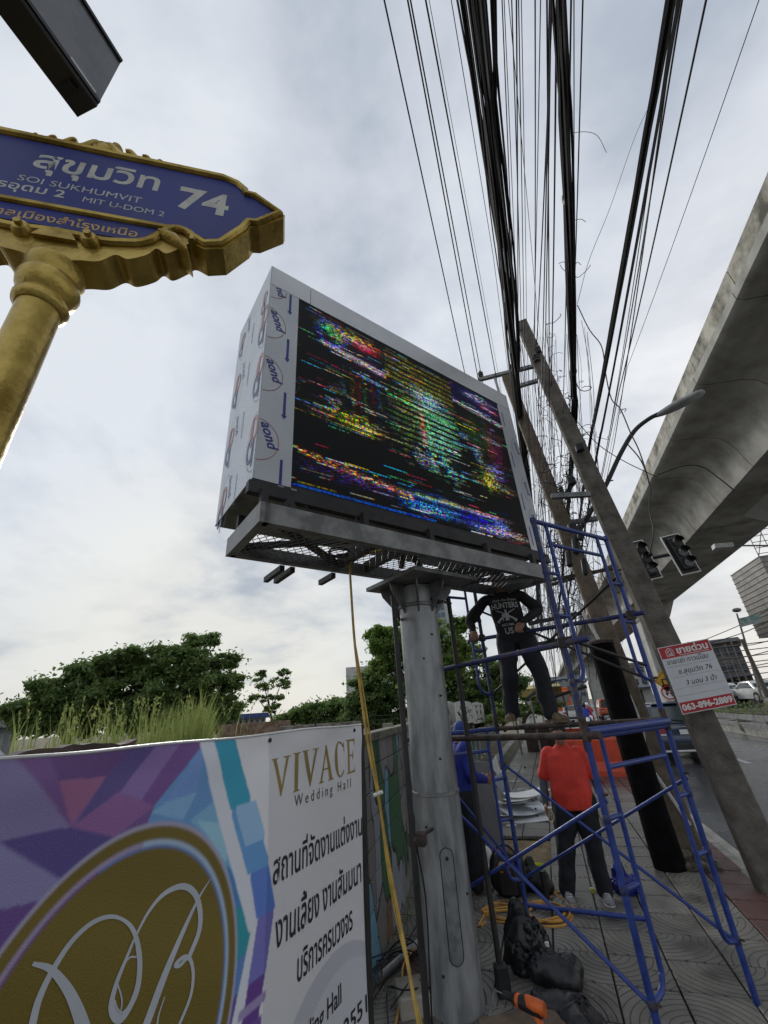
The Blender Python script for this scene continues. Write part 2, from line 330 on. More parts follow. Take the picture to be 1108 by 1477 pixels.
for j in range(33):
    for i in range(-4,5):
        x=-.15+.4*i; y=3.25+.4*j
        if sandx(x,y): continue
        red=i==4 or (j>21 and i>1)
        if (j>9 and i==-4) : continue
        src=tB if red else tA; k=1 if red else 0
        z=-.001+random.uniform(-.004,.003); rz=[0,math.pi/2,math.pi,-math.pi/2][((i%2)+2*(j%2)) if random.random()<.6 else random.randrange(4)]
        if first[k]: first[k]=False; src.location=Vector((x,y,z))-BASE[sw]; BASE[src]=Vector((x,y,z)); src.rotation_euler=(0,0,rz); continue
        o=inst(src,sw,(x,y,z),rz); cnt+=1
far=MB()
for j in range(90):
    for i in range(-2,3): far.box((-.35+.8*i,16.65+.8*j,-.012),(.78,.78,.02))
far.build('distant_paving',mat('distant_paving',(.1,.095,.08),.6,c2=(.18,.165,.13),scale=.8,world=True),sw,kind='stuff')
# low fill where the wall meets the tiles
MB().box((-1.80,11,-.02),(.42,30,.07)).build('verge',mat('mossy_verge',(.05,.055,.03),.95,c2=(.12,.11,.07),scale=5,bump=1,bs=20,world=True),kind='structure')
sandmb=MB(); gx,gy=26,26; vs=[]
for j in range(gy+1):
    for i in range(gx+1):
        x=-1.45+1.3*i/gx; y=6.5+1.35*j/gy; e=min(i,gx-i,j,gy-j)/4
        vs.append((x,y,-.035+min(1,e)*(.03+.05*mnoise.noise(Vector((x*3,y*3,1)))+.015*mnoise.noise(Vector((x*12,y*12,1))))))
sandmb.add(vs,[(j*(gx+1)+i,j*(gx+1)+i+1,(j+1)*(gx+1)+i+1,(j+1)*(gx+1)+i) for j in range(gy) for i in range(gx)])
sandmb.build('sand_patch',M_sand,smooth=True,kind='structure')
kbase=MB().box((1.79,150,-.16),(.10,370,.05)).build('gutter',M_grout,kind='structure')
kroot=MB().box((1.67,150,-.16),(.12,370,.10)).build('kerb',M_kerb,kind='structure')
ks=MB().box((0,0,0),(.15,.985,.155),bev=.012).build('kerb_stone',M_kerb,kroot,loc=(0,0,0))
ks.location=Vector((1.675,3.2,-.062))-BASE[kroot]
for i in range(1,38): inst(ks,kroot,(1.675,3.2+i*1.0,-.062+random.uniform(-.004,.004)))
gs=MB().box((1.90,150,-.155),(.17,370,.05)).build('gutter_edge_strip',mat('pale_gutter_concrete',(.26,.25,.22),.65,c2=(.38,.37,.33),scale=3,world=True),kind='structure')
# lane paint, median, far carriageway
lp=MB()
for k in range(14): lp.box((5.1,9+k*9,-.146),(.14,3.2,.006))
lp.build('lane_paint',M_white,kind='structure')
med=MB().box((9.1,80,-.06),(1.5,300,.34)); med.build('road_median',M_kerb,kind='structure')
gr=empty('guard_rail',(8.3,16,.1),'long galvanised guard rail on low concrete median across the wet road','guard rail')
MB().box((8.22,60,.62),(.05,92,.22)).build('rail_panel',M_galdk,gr)
MB().box((8.22,60,.32),(.04,92,.08)).build('rail_panel',M_galdk,gr)
pg=MB().box((8.3,14,.35),(.12,.12,.7)).build('post',M_conc,gr,loc=(8.3,14,0))
for k in range(1,16): inst(pg,gr,(8.3,14+k*3,0))
# ------------------------------------------------------------------ billboard on its steel post
PB=Vector((-.97,3.80,0)); AZ=R(34.85); U=Vector((math.sin(AZ),math.cos(AZ),0)); Vv=Vector((-U.y,U.x,0)); Zv=Vector((0,0,1))
def BB(a,b,z): return PB+U*a+Vv*b+Zv*z
MBB=Matrix((U,Vv,Zv)).transposed()
bb=empty('billboard',PB,'large LED billboard on a thick grey steel post, its white panels still wearing printed film','billboard')
def bbox(mb,a0,a1,b0,b1,z0,z1): mb.box(BB((a0+a1)/2,(b0+b1)/2,(z0+z1)/2),(abs(a1-a0),abs(b1-b0),abs(z1-z0)),MBB); return mb
pp=MB().lathe([(.184,-.02),(.184,.9),(.176,1.6),(.177,2.62),(.177,2.86)],PB,n=40).build('post',M_gal,bb,smooth=True)
MB().lathe([(.178,1.20),(.186,1.205),(.186,1.225),(.178,1.23)],PB,n=40).build('weld_band',M_galdk,bb,smooth=True)
MB().lathe([(.175,2.66),(.190,2.665),(.190,2.69),(.175,2.70)],PB,n=40).build('weld_band',M_galdk,bb,smooth=True)
# hatch on the side facing the camera
hd=Vector((.42,-.95,0)).normalized(); hs=Vector((hd.y,-hd.x,0))*-1
def hat(x,z,o=.003):
    r=.1845+o; an=x/r; return PB+(hd*math.cos(an)+hs*math.sin(an))*r+Zv*z
hm=MB(); rows=60; vs=[]
def hwidth(t):
    q=(abs(t-.5)*.62-.265)/.0451
    return .045*math.sqrt(max(.0004,1-q*q)) if q>0 else .045
for j in range(rows+1):
    t=j/rows; w=hwidth(t)
    for i in range(5): vs.append(hat((i/4*2-1)*w,.28+t*.62,.004))
hm.add(vs,[(j*5+i,j*5+i+1,j*5+5+i+1,j*5+5+i) for j in range(rows) for i in range(4)])
hm.build('hatch_cover',mat('hatch_steel',(.19,.20,.20),.5,metal=.4,var=.25,scale=9),bb,smooth=True,fix=False)
MB().tube([hat((-1 if t<=1 else 1)*hwidth(t if t<=1 else 2-t)*1.08,.28+.62*(t if t<=1 else 2-t),.004) for t in [k/48 for k in range(97)]],.003,5).build('hatch_seam',M_black,bb)
MB().lathe([(.012,0),(.012,.01),(.004,.014)],hat(0,.84,.004),hd,12).build('hatch_bolt',M_black,bb)
for k,(x,z) in enumerate(((-.13,1.02),(.03,1.45),(-.10,.23),(.10,1.9),(-.02,2.2),(.08,2.4),(.14,.62))):
    MB().lathe([(.009,0),(.009,.008)],hat(x,z,-.004),hat(x,z,0)-PB-Zv*z,8).build('drain_hole' if k%2 else 'bolt',M_black,bb)
for k in range(8):   # gussets under the head plate
    an=k*math.pi/4+.3; d=Vector((math.cos(an),math.sin(an),0)); q=Vector((-d.y,d.x,0))
    MB().prism([(.172,2.6),(.172,2.87),(.35,2.87),(.33,2.8)],PB-q*.007,d,Zv,q*.014).build('gusset',M_galdk,bb)
bbox(MB(),-.38,.38,-.45,.3,2.87,2.905).build('head_plate',M_galdk,bb)
MB().lathe([(.34,-.02),(.34,.012)],PB,n=32).build('base_plate',M_galdk,bb)
# catwalk
P0,P1=2.94,3.085
def cbeam(a0,b0,a1,b1,z0=P0,z1=P1,w=.06,m=M_galdk,nm='catwalk_beam'):
    return MB().beam(BB(a0,b0,(z0+z1)/2),BB(a1,b1,(z0+z1)/2),w,z1-z0).build(nm,m,bb)
A0,A1,B0,B1=-1.76,1.33,-.60,.06
cbeam(A0,B0,A1,B0); cbeam(A0,B1,A1,B1,P0,P0+.10); cbeam(A0+.0,B0-.03,A0,B1+.03,w=.064); cbeam(A1,B0-.03,A1,B1+.03,w=.064)
for a in (-.83,-.55,.2,.62): cbeam(a,B0+.03,a,B1-.03,P0+.03,P1-.03,.05,M_dark)
for (a,b,c,d) in ((A0,B0,-.83,B1),(A0,B1,-.83,B0),(-.55,B0,.2,B1),(.62,B1,A1,B0),(.2,B1,.62,B0)): cbeam(a,b,c,d,P0+.05,P0+.09,.05,M_dark,'diagonal_brace')
for a,l in ((-1.35,.36),(-.88,.25)):
    for o in (0,.09) if l>.3 else (0,): MB().beam(BB(a+o,.05,2.90),BB(a+o,.05+l,2.90),.04,.045).build('outrigger_channel',M_dark,bb)
# expanded metal floor (real lattice)
ml=MB(); z=P0+.008; st=.062
aa=A0+.03
for bq in (0,):
    n=int((A1-A0)/st)
    for i in range(n):
        a=A0+.04+i*st
        pts=[]; m=13
        for j in range(m+1):
            b=B0+.03+(B1-B0-.06)*j/m; off=(.024 if (j//1)%2 else -.0)+(0)
            pts.append(BB(a+(st*.46 if j%2 else 0.03*st),b,z))
        for j in range(m): ml.beam(pts[j],pts[j+1],.005,.004)
        pts=[BB(a+st-(st*.46 if j%2 else .03*st),B0+.03+(B1-B0-.06)*j/m,z) for j in range(m+1)]
        for j in range(m): ml.beam(pts[j],pts[j+1],.005,.004)
ml.build('expanded_metal_floor',M_galdk,bb,kind='stuff')
MB().tube([BB(-1.0+.085*math.cos(t/20*2*math.pi*2.2)*(1+.05*math.sin(t)),-.26+.085*math.sin(t/20*2*math.pi*2.2),P0+.03+t*.0015) for t in range(21)],.007,6).build('coiled_wire',M_cable,bb)
# cabinet
C0,C1,D0,D1,H0,H1=-1.806,1.63,-.462,.462,3.345,5.711
for a,b in ((A0+.03,B0+.03),(A0+.03,.0),(-.9,B0+.05),(-.2,B0+.05),(.55,B0+.05),(A1-.05,B0+.05),(-.1,B1)): cbeamp=MB().box(BB(a,max(b,-.5) if b<-.3 else b,(P1+3.25)/2),(.05,.05,3.25-P1+.01),MBB).build('hanger',M_dark,bb)
for (a,b,l) in ((-1.62,-.5,.2),(-1.48,-.5,-.1)): MB().beam(BB(a,-.5,3.11),BB(a+l*.5,-.48,3.24),.03,.03).build('knee_brace',M_dark,bb)
MB().box(BB((C0+C1)/2,.0,3.338),(C1-C0+.02,.90,.010),MBB).build('bottom_frame',M_galdk,bb)
MB().box(BB((C0+C1)/2,-.45,3.27),(C1-C0+.06,.06,.09),MBB).build('bottom_frame',M_dark,bb)
for b in (-.38,): MB().box(BB((C0+C1)/2,b,3.31),(C1-C0,.05,.03),MBB).build('bottom_rail',M_dark,bb)
bbox(MB(),C0+.01,C1-.01,D0+.05,D1-.01,H0,H1-.01).build('cabinet_core',M_dark,bb)
th=.006
# side (left) film panels: tall sheets
side=bbox(MB(),C0-.004,C0+.002,D0,D1,H0,5.46).build('side_panel',M_film2,bb)
bbox(MB(),C0-.004,C0+.002,D0,D1,5.464,H1).build('side_header_panel',M_film,bb)
bbox(MB(),C1-.002,C1+.004,D0,D1,H0,H1).build('side_panel',M_film,bb)
SX0,SX1,SZ0,SZ1=-1.52,1.37,3.375,5.44
bbox(MB(),C0+.003,SX0,D0,D0+th,H0,5.452).build('film_strip',M_film,bb)
bbox(MB(),SX1,C1-.003,D0,D0+th,H0,5.452).build('film_strip',M_film,bb)
bbox(MB(),C0+.003,-1.402,D0-.001,D0+.02,5.456,H1).build('header_panel',M_alum,bb)
bbox(MB(),-1.396,C1-.003,D0-.001,D0+.02,5.456,H1).build('header_panel',M_alum,bb)
bbox(MB(),C0+.003,C1-.003,D0+.03,D1-.003,H1-.004,H1+.004).build('top_panel',M_alum,bb)
bbox(MB(),C0+.003,C1-.003,D1-.004,D1+.004,H0,H1).build('back_panel',M_film,bb)
bbox(MB(),SX0+.002,SX1-.002,D0+.012,D0+.04,SZ0-.08,SZ1+.01).build('screen_bezel',M_black,bb)
bbox(MB(),C0,C1,D0-.0,D0+.012,3.235,H0-.004).build('lower_lip',M_dark,bb)
for a in (-1.62,-1.52): bbox(MB(),a,a+.045,D0-.006,D0-.001,3.315,3.335).build('rail_clip',M_galdk,bb)
# printed film: circles, lettering and arrows
def onfront(x,z): return BB(x,D0-.0025,z)
def onside(x,z): return BB(C0-.0075,-x,z)    # x grows towards the camera-side corner
FB,FR,SB,SR=MB(),MB(),MB(),MB()
V_,F_=textpoly('aond',.125,bold=.018,shear=.25)
wid=max(v[0] for v in V_)
def fl(mb,m,nm='printed_mark'):
    if mb.v: mb.build(nm,m,bb,fix=False)
    return MB()
def rot(fn,cx,cz,ang,sc=1):
    c,s=math.cos(ang),math.sin(ang)
    return lambda x,y: fn(cx+(x*c-y*s)*sc,cz+(x*s+y*c)*sc)
for k,zc in enumerate((5.47,4.98,4.38,3.72)):
    f=rot(onfront,C0+.02,zc+.13,R(-72),.95)
    keep=[(x,y) for x,y in V_]; 
    if k==0:
        Vt,Ft=textpoly('nd',.125,bold=.018); f=rot(onfront,C0+.05,5.44,R(-72),.9); FB.add([f(x,y) for x,y in Vt],Ft); FB=fl(FB,M_pblue); ring2(FR,C0,5.44,.16,.005,onfront,20,a0=R(-88),a1=R(-2)); FR=fl(FR,M_pred,'printed_ring'); continue
    FB.add([f(x,y) for x,y in keep],F_)
    FB=fl(FB,M_pblue); ring2(FR,C0+.005,zc-.03,.165,.005,onfront,26,ry=.185,a0=R(-90),a1=R(88)); FR=fl(FR,M_pred,'printed_ring')
for zc in (5.30,4.70,4.08,3.42):
    strokepoly(FB,[(SX0-.085,zc+.14),(SX0-.085,zc-.10)],.022,onfront)
    FB.add([onfront(SX0-.085+dx,zc+dz) for dx,dz in ((-.024,-.095),(.024,-.095),(0,-.135))],[(0,1,2)]); FB=fl(FB,M_pblue,'printed_arrow')
for zc in (5.20,4.55,3.95,3.5):
    strokepoly(FB,[(SX1+.055,zc+.13),(SX1+.055,zc-.10)],.014,onfront); FB=fl(FB,M_pblue,'printed_arrow')
    if zc<5.1:
        V2,F2=textpoly('bond',.09,bold=.01); f=rot(onfront,SX1+.16,zc+.32,R(-80)); FB.add([f(x,y) for x,y in V2],F2)
        ring2(FB,SX1+.20,zc+.22,.09,.004,onfront,22,ry=.17,a0=R(90),a1=R(270)); FB=fl(FB,M_pblue)
def swirl(mb1,mb2,cx,cz,s):
    # a double loop mark: red bowl above, blue hook below
    ring2(mb2,cx+.02*s,cz+.09*s,.055*s,.026*s,onside,18,ry=.085*s)
    ring2(mb1,cx-.03*s,cz-.05*s,.05*s,.026*s,onside,18,ry=.08*s,a0=R(60),a1=R(390))
    strokepoly(mb1,[(cx+.03*s,cz+.02*s),(cx+.015*s,cz-.18*s)],.024*s,onside)
    strokepoly(mb2,[(cx-.02*s,cz-.03*s),(cx+.005*s,cz+.17*s)],.022*s,onside)
xc=.462
for k,zc in enumerate((4.98,4.38,3.72)):
    swirl(SB,SR,xc-.085,zc-.02,1.25); ring2(SB,xc,zc-.04,.20,.004,onside,22,ry=.27,a0=R(95),a1=R(268)); SB=fl(SB,M_pbluef); SR=fl(SR,M_predf)
swirl(SB,SR,xc-.12,5.30,.8); SB=fl(SB,M_pbluef); SR=fl(SR,M_predf)
for k,zc in enumerate((5.36,4.72,4.05,3.42)):
    swirl(SB,SR,-.30,zc,1.15 if k else .9); ring2(SB,-.24,zc+.04,.14,.0035,onside,26,ry=.27)
    f=rot(onside,-.16,zc+.24,R(-85)); V2,F2=textpoly('bond',.10,bold=.01); SB.add([f(x,y) for x,y in V2],F2); SB=fl(SB,M_pbluef); SR=fl(SR,M_predf)
for zc in (5.2,4.66,4.08,3.45): strokepoly(SB,[(.06,zc+.14),(.055,zc-.14)],.012,onside); SB=fl(SB,M_pbluef,'printed_arrow')
# --- the LED picture (light emitting), a glitching stage show
W_,H_=272,176; s,t=np.meshgrid((np.arange(W_)+.5)/W_,(np.arange(H_)+.5)/H_)
rs=np.random.RandomState(5); img=np.zeros((H_,W_,3))
n=rs.rand(H_,W_,3); big=np.kron(rs.rand(22,17,3),np.ones((8,16,1)))[:H_,:W_]
def sm(a,k):
    for _ in range(k): a=(a+np.roll(a,1,0)+np.roll(a,-1,0)+np.roll(a,1,1)+np.roll(a,-1,1))/5
    return a
soft=sm(rs.rand(H_,W_),14); soft=(soft-soft.min())/(soft.max()-soft.min()); soft2=sm(rs.rand(H_,W_),30); soft2=(soft2-soft2.min())/(soft2.max()-soft2.min())
img+= .03+.10*n*(.35+.9*soft2[...,None])*np.where(n.mean(2,keepdims=True)>.45,1,.35)
def blob(cx,cy,rx,ry,p=2): return np.exp(-(np.abs((s-cx)/rx)**p+np.abs((t-cy)/ry)**p))
rowr=rs.rand(H_); stripe=((np.arange(H_)%6)<3)[:,None]*1.0; drop=(rs.rand(H_,W_)>.35)
def addc(mask,col,noise=.6,st=0):
    global img
    ln=rs.randint(2,7); hn=np.repeat(rs.rand(H_,W_//ln+1),ln,1)[:,:W_]; hn=np.roll(hn,rs.randint(0,5),1); m=mask*(1-noise+noise*2.2*hn*(.4+.6*rs.rand(H_,W_))*drop)
    hue=1+.55*noise*(np.repeat(rs.rand(H_,W_//4+1,3),4,1)[:,:W_]*2-1); m=m[...,None]*hue
    if st: m=m*(1-st+st*stripe)[...,None]
    img+=m*np.array(col)
c1=(s<.345); c2_=(s>=.345)&(s<.69); c3=s>=.69
addc(blob(.20,.93,.10,.035)*c1,(.9,.75,.3),.9); addc(blob(.26,.90,.05,.03)*c1,(.9,.1,.25),.5)
rr=np.hypot((s-.13)*1.4,(t-.885)); addc(np.exp(-((rr-.075)/.012)**2),(.05,.08,.5),.5); addc(blob(.11,.90,.035,.03),(.1,.7,.4),1); addc(blob(.15,.87,.035,.03),(.5,.7,.3),1)
addc(np.exp(-((t-(.80-.13*(s-.1)))/.016)**2)*(s>.08)*c1,(.95,.93,.85),.7); addc(np.exp(-((t-(.70-.1*(s-.2)))/.010)**2)*(s>.22)*c1,(.5,.6,.95),.8)
addc(blob(.26,.80,.12,.06)*c1,(.13,.03,.16),.3)
for cx,col in ((.17,(.05,.18,.2)),(.20,(.25,.2,.05)),(.225,(.3,.07,.05)),(.25,(.06,.25,.12)),(.28,(.25,.05,.12)),(.31,(.05,.15,.25))): addc(blob(cx,.60,.010,.13)*c1,col,.7)
addc(blob(.19,.40,.10,.035)*c1,(.95,.9,.15),.9,.7); addc(blob(.24,.375,.05,.03)*c1,(1,1,.4),.8,.6)
addc((soft>.52)*c1*blob(.18,.47,.2,.10),(.35,.33,.38),1)
addc(c2_*(t>.77)*(t<.97),(.30,.27,.07),.5,.75); addc(c2_*blob(.52,.5,.17,.30,4),(.34,.44,.22),.6,.85); addc(c2_*blob(.60,.48,.1,.25,4),(.15,.42,.42),.5,.85)
addc(blob(.53,.75,.07,.05)*c2_,(.5,.75,.65),1); addc(blob(.56,.73,.05,.04)*c2_,(.2,.35,.9),1)
addc(blob(.50,.52,.007,.16)*c2_,(.75,.12,.03),.3); addc(blob(.53,.5,.006,.14)*c2_,(.2,.55,.15),.4); addc(np.exp(-((t-(.66-.10*(s-.4)))/.008)**2)*c2_,(.2,.8,.3),.7)
sil=(soft>.44)&(t<.42)&c2_; img[sil]*=.22
addc(((soft2>.5)&(rs.rand(H_,W_)>.55))*c2_*blob(.56,.38,.14,.10,4),(.35,.45,.75),1)
addc(c3*(t>.86),(.05,.02,.16),.3); addc(blob(.86,.95,.07,.025)*c3,(.85,.8,.95),.9); addc(blob(.93,.90,.06,.015)*c3,(.8,.3,.25),.9)
addc(np.exp(-((t-(.835-.10*(s-.8)))/.016)**2)*c3,(.85,.82,.9),.9); addc(blob(.80,.66,.09,.12)*c3,(.10,.20,.05),.6); addc(blob(.93,.6,.05,.16)*c3,(.22,.06,.18),.6); addc(blob(.88,.62,.03,.18)*c3,(.2,.08,.04),.6)
addc(blob(.72,.60,.03,.02)*c3,(.4,.5,.9),.9); addc(blob(.79,.50,.02,.05)*c3,(.6,.6,.95),.9); addc(blob(.83,.36,.035,.07)*c3,(.95,.9,.1),.9); addc(blob(.86,.33,.12,.03)*c3,(.7,.65,.35),1,.5); addc(blob(.88,.42,.05,.05)*c3,(.35,.35,.85),1)
dark=blob(.13,.255,.25,.065,6)+blob(.88,.205,.16,.05,6)+blob(.5,.22,.10,.05,4)*.8; img*=(1-.93*np.clip(dark,0,1))[...,None]
addc(np.exp(-((t-(.155-.16*(s-.05)))/.014)**2)*(s<.42),(.85,.5,.25),.95); addc(blob(.2,.10,.18,.035)*c1,(.2,.12,.4),1)
addc(blob(.50,.085,.13,.06,4),(.05,.22,.75),.7,.6); addc(blob(.52,.12,.14,.012),(.7,.75,.35),.6); addc(blob(.50,.06,.1,.03),(.3,.65,.9),.9)
addc(blob(.76,.075,.13,.05,6),(.10,.07,.75),.8,.5); addc(blob(.74,.12,.14,.013),(.75,.65,.5),.6); addc(blob(.78,.035,.11,.02),(.8,.75,1),.8); addc(blob(.85,.07,.04,.03),(.6,.7,1),.9)
addc(blob(.95,.04,.1,.03),(.4,.25,.3),1)
addc((t<.012)*(s<.5),(.02,.2,.6),.2)
for k in range(300):
    j=rs.randint(0,H_-1); i=rs.randint(0,W_-8); w=rs.randint(4,34); yy=j/H_
    if rs.rand()<np.clip(dark[j,i],0,1)*.97: continue
    pal=((.9,.85,.6),(.25,.8,.45),(.3,.45,1),(.9,.9,.95),(.85,.75,.1),(.8,.2,.3),(.15,.6,.8)); c=np.array(pal[rs.randint(len(pal))])*rs.uniform(.2,.9); seg_=slice(i,min(W_,i+w)); img[j,seg_]+=c*(rs.rand(len(range(*seg_.indices(W_))),1)>.25)
sh=(rs.rand(H_)*10-5).astype(int)
for j in range(H_):
    if rs.rand()<.5: img[j]=np.roll(img[j],sh[j],0)
img=np.roll(img[...,0:1],1,1)*[1,0,0]+img[...,1:2]*[0,1,0]+np.roll(img[...,2:3],-1,1)*[0,0,1]
mu_=img.mean(2,keepdims=True); img=np.clip(mu_+(img-mu_)*1.4,0,2)*1.12; img=np.clip(img-.13,0,2)*.80; mm=img.max(2,keepdims=True); img=img*np.clip(.30+1.0*mm,0,1.2); img=np.clip(img,0,1.3); img*=np.where(rs.rand(H_,W_,1)>.22,1,.3); img*=np.where((np.arange(H_)%2)[:,None,None]==0,1.0,.62)
mb=MB(); vs=[]; fs=[]
for j in range(H_+1):
    for i in range(W_+1): vs.append(tuple(BB(SX0+(SX1-SX0)*i/W_,D0+.006,SZ0+(SZ1-SZ0)*j/H_)))
fs=[(j*(W_+1)+i,j*(W_+1)+i+1,(j+1)*(W_+1)+i+1,(j+1)*(W_+1)+i) for j in range(H_) for i in range(W_)]
mb.v=vs; mb.f=fs; scr=mb.build('led_screen',attrmat('led_picture',.6,emit=.52,spec=.15),bb,fix=False)
ca=scr.data.color_attributes.new('Col','FLOAT_COLOR','CORNER'); a=np.ones((H_*W_,4,4)); a[...,:3]=img.reshape(-1,1,3); ca.data.foreach_set('color',a.reshape(-1))
# cables under the cabinet
MB().tube(curve([BB(-1.42,-.5,3.2),BB(-1.33,-.53,3.08),BB(-1.2,-.58,3.02),BB(-1.05,-.56,3.06),BB(-.98,-.5,3.2)]),.006,6).build('loose_cable',M_cable,bb)
MB().tube(curve([BB(-.9,-.5,3.2),BB(-.8,-.5,3.13),BB(-.6,-.3,3.09),BB(-.3,-.1,3.1)]),.009,6).build('loose_cable',M_cable,bb)
# ------------------------------------------------------------------ scaffold
A=Vector((.205,3.40,0));B=Vector((.86,4.21,0));C=Vector((-.56,5.11,0)); D=Vector((-1.235,4.35,0))
sc=empty('scaffold',(A+B+C+D)/4,'blue tube scaffold tower standing on the pavement beside the billboard','scaffold')
FH=1.6
def tub(nm,a,b,r=.021,m=M_blue,n=10): return MB().tube([a,b],r,n).build(nm,m,sc,smooth=True)
def frame(P,Q,z0,tint):
    h=(Q-P).normalized(); z1=z0+FH
    tub('leg',P+Zv*z0,P+Zv*z1,m=tint[0]); tub('leg',Q+Zv*z0,Q+Zv*z1,m=tint[1])
    tub('crossbar',P+Zv*(z1-.03),Q+Zv*(z1-.03)); 
    W=.155; i1,i2=P+h*W,Q-h*W
    tub('crossbar',i1+Zv*(z1-.22),i2+Zv*(z1-.22),.016)
    for S,I in ((P,i1),(Q,i2)):
        for zz in (.31,.78,1.12,FH-.03): MB().lathe([(.0215,-.022),(.0255,-.012),(.0255,.012),(.0215,.022)],S+Zv*(z0+zz),n=10).build('weld_collar',M_bluew,sc,smooth=True)
        for zz in (.32,1.25): MB().tube([S+Zv*(z0+zz),S+Zv*(z0+zz)+Vector((h.y,-h.x,0))*.05],.008,6).build('locking_pin',M_rust,sc)
    for S,I,d in ((P,i1,1),(Q,i2,-1)):
        MB().tube(curve([I+Zv*(z1-.04),I+Zv*(z1-.5),I+Zv*(z0+.48),I+Zv*(z0+.38)-h*d*.01,I+Zv*(z0+.33)-h*d*.05,S+h*d*.015+Zv*(z0+.31)],5),.0155,8).build('inner_upright',M_blue,sc,smooth=True)
        for zz in (.78,1.12): tub('rung',S+Zv*(z0+zz),I+Zv*(z0+zz),.014)
for z0 in (0,FH):
    frame(A,B,z0,(M_blue if z0==0 else M_bluew,M_blue)); frame(D,C,z0,(M_bluew,M_blue if z0==0 else M_bluew))
for P in (A,B,C,D):
    MB().box(P+Zv*.006,(.12,.12,.012)).build('foot_plate',M_dark,sc)
    MB().lathe([(.026,FH-.06),(.026,FH+.09)],P,n=12).build('coupling',M_rust,sc,smooth=True)
def brace(a,b,r=.0125,m=M_bluew): tub('cross_brace',a,b,r,m)
n1=(A-D).normalized()
for P,Q in ((A,D),(B,C)):
    for z0 in ((0,) if P is A else (0,FH)):
        o=Vector((0,0,0)); brace(P+Zv*(z0+.30),Q+Zv*(z0+1.25),m=M_blue if z0==0 else M_dark); brace(P+Zv*(z0+1.22)+Vector((.03,0,0)),Q+Zv*(z0+.32)+Vector((.03,0,0)),m=M_blue if z0==0 else M_dark)
brace(A+Zv*(2.22),B+Zv*(2.02),.0125,M_dark)
# horizontal poles and rails laid over the frames
def pole(a,b,r=.024,m=M_rust,nm='ledger_pipe'): tub(nm,a,b,r,m,12)
d1=(D-A).normalized(); d2=(C-B).normalized()
pole(A-d1*.10+Zv*(FH-.02),D+d1*.15+Zv*(FH-.05)); pole(B-d2*.02+Zv*(FH+.01),C+d2*.25+Zv*(FH-.035),.022)
pole(A-d1*.02+Zv*(FH+.0),A-d1*.02+(B-A)+Zv*(FH+.0),.027,M_blue)
pole(A-d1*.2+Zv*2.18,D+d1*.1+Zv*2.12,.022,M_bluew)
pole(B-d2*.12+Zv*2.44,C+d2*.16+Zv*2.52,.021,M_bluew,'guard_rail')
MB().tube(curve([C+d2*.16+Zv*2.52,C+d2*.2+Zv*2.52,C+d2*.22+Zv*2.49]),.021,8).build('rail_hook',M_bluew,sc)
for P,z in ((A,2.18),(B,2.44),(C,2.52)): MB().box(P+Zv*z,(.07,.06,.07)).build('clamp',M_rust,sc)
pole(ptZ(735,1303,.05),ptZ(935,1326,.05),.02,M_blue,'base_tube'); 
tub('cross_brace',C+Zv*.35,C+Zv*1.25+(D-C)*.8,.012)
# ------------------------------------------------------------------ dark ladder frame lashed to the post
fr=empty('dark_steel_frame',ptZ(672,1500,0),'narrow black steel ladder frame lashed either side of the grey billboard post','steel frame')
L1b,L2b=ptZ(622,1540,0),ptZ(727,1438,0)
hl=(L2b-L1b).normalized()
zt=lambda px,py,P: ptD(px,py,math.hypot(P.x,P.y)).z
t1=zt(556,860,L1b); t2=zt(631,865,L2b)
for P,t in ((L1b,t1),(L2b,t2)):
    MB().tube([P,P+Zv*t*.5+Vector((-.01,0,0)),P+Vector((-.02,0,t))],.021,10).build('upright',M_dark,fr,smooth=True)
for P,z,s_ in ((L1b,t1-.12,1),(L2b,t2-.05,-1)): MB().tube([P+Zv*z,PB+Vector((-.16*s_,-.1,z))],.014,8).build('stub_bar',M_rust,fr)
MB().box(L1b+hl*.04+Zv*1.02,(.11,.08,.07)).build('clamp',M_rust,fr); MB().tube([L1b+hl*.02+Zv*1.03+Vector((0,-.04,0)),L1b+hl*.22+Zv*1.05+Vector((0,-.04,0))],.012,8).build('clamp_bolt',M_rust,fr)
MB().tube(curve([L1b+hl*.02+Zv*1.0,L1b+hl*.07+Zv*.7,L1b+hl*.05+Zv*.35,L1b+hl*.03+Zv*.05]),.006,6).build('hanging_wire',M_cable,fr)
MB().box(L2b+Vector((.01,-.03,.09)),(.09,.08,.18),Matrix.Rotation(.4,3,'Z'),bev=.012).build('foot_block',M_black,fr)
# ------------------------------------------------------------------ elevated railway
VX=9.5; VZ=9.3
vd=empty('viaduct',(VX,-30,0),'long grey concrete elevated railway viaduct with a stained parapet, running above the road','viaduct')
def vprof():
    # half section, closed polygon in (x,z): wing tip, wing soffit curving into the box web, box soffit
    L_=[(-3.55,VZ+1.0)]; pts=[(-3.45,VZ+1.55),(-3.45,VZ+.62),(-3.30,VZ+.50)]
    for k in range(9):
        t=k/8; an=t*math.pi/2
        pts.append((-3.1+1.35*math.sin(an)*1.0,VZ+.50-.0*t- (1-math.cos(an))*1.45))
    pts+= [(-1.6,VZ-1.0)]
    return pts
seg=3.0
half=[(-3.22,VZ+.74),(-3.05,VZ+.68),(-2.7,VZ+.60),(-2.35,VZ+.50),(-2.08,VZ+.34),(-1.88,VZ+.12),(-1.74,VZ-.15),(-1.60,VZ-.45),(-1.50,VZ-.62),(-1.45,VZ-.65)]
full=half+[(-x,z) for x,z in reversed(half)]
top=[(3.22,VZ+1.0),(-3.22,VZ+1.0)]
seg=3.0
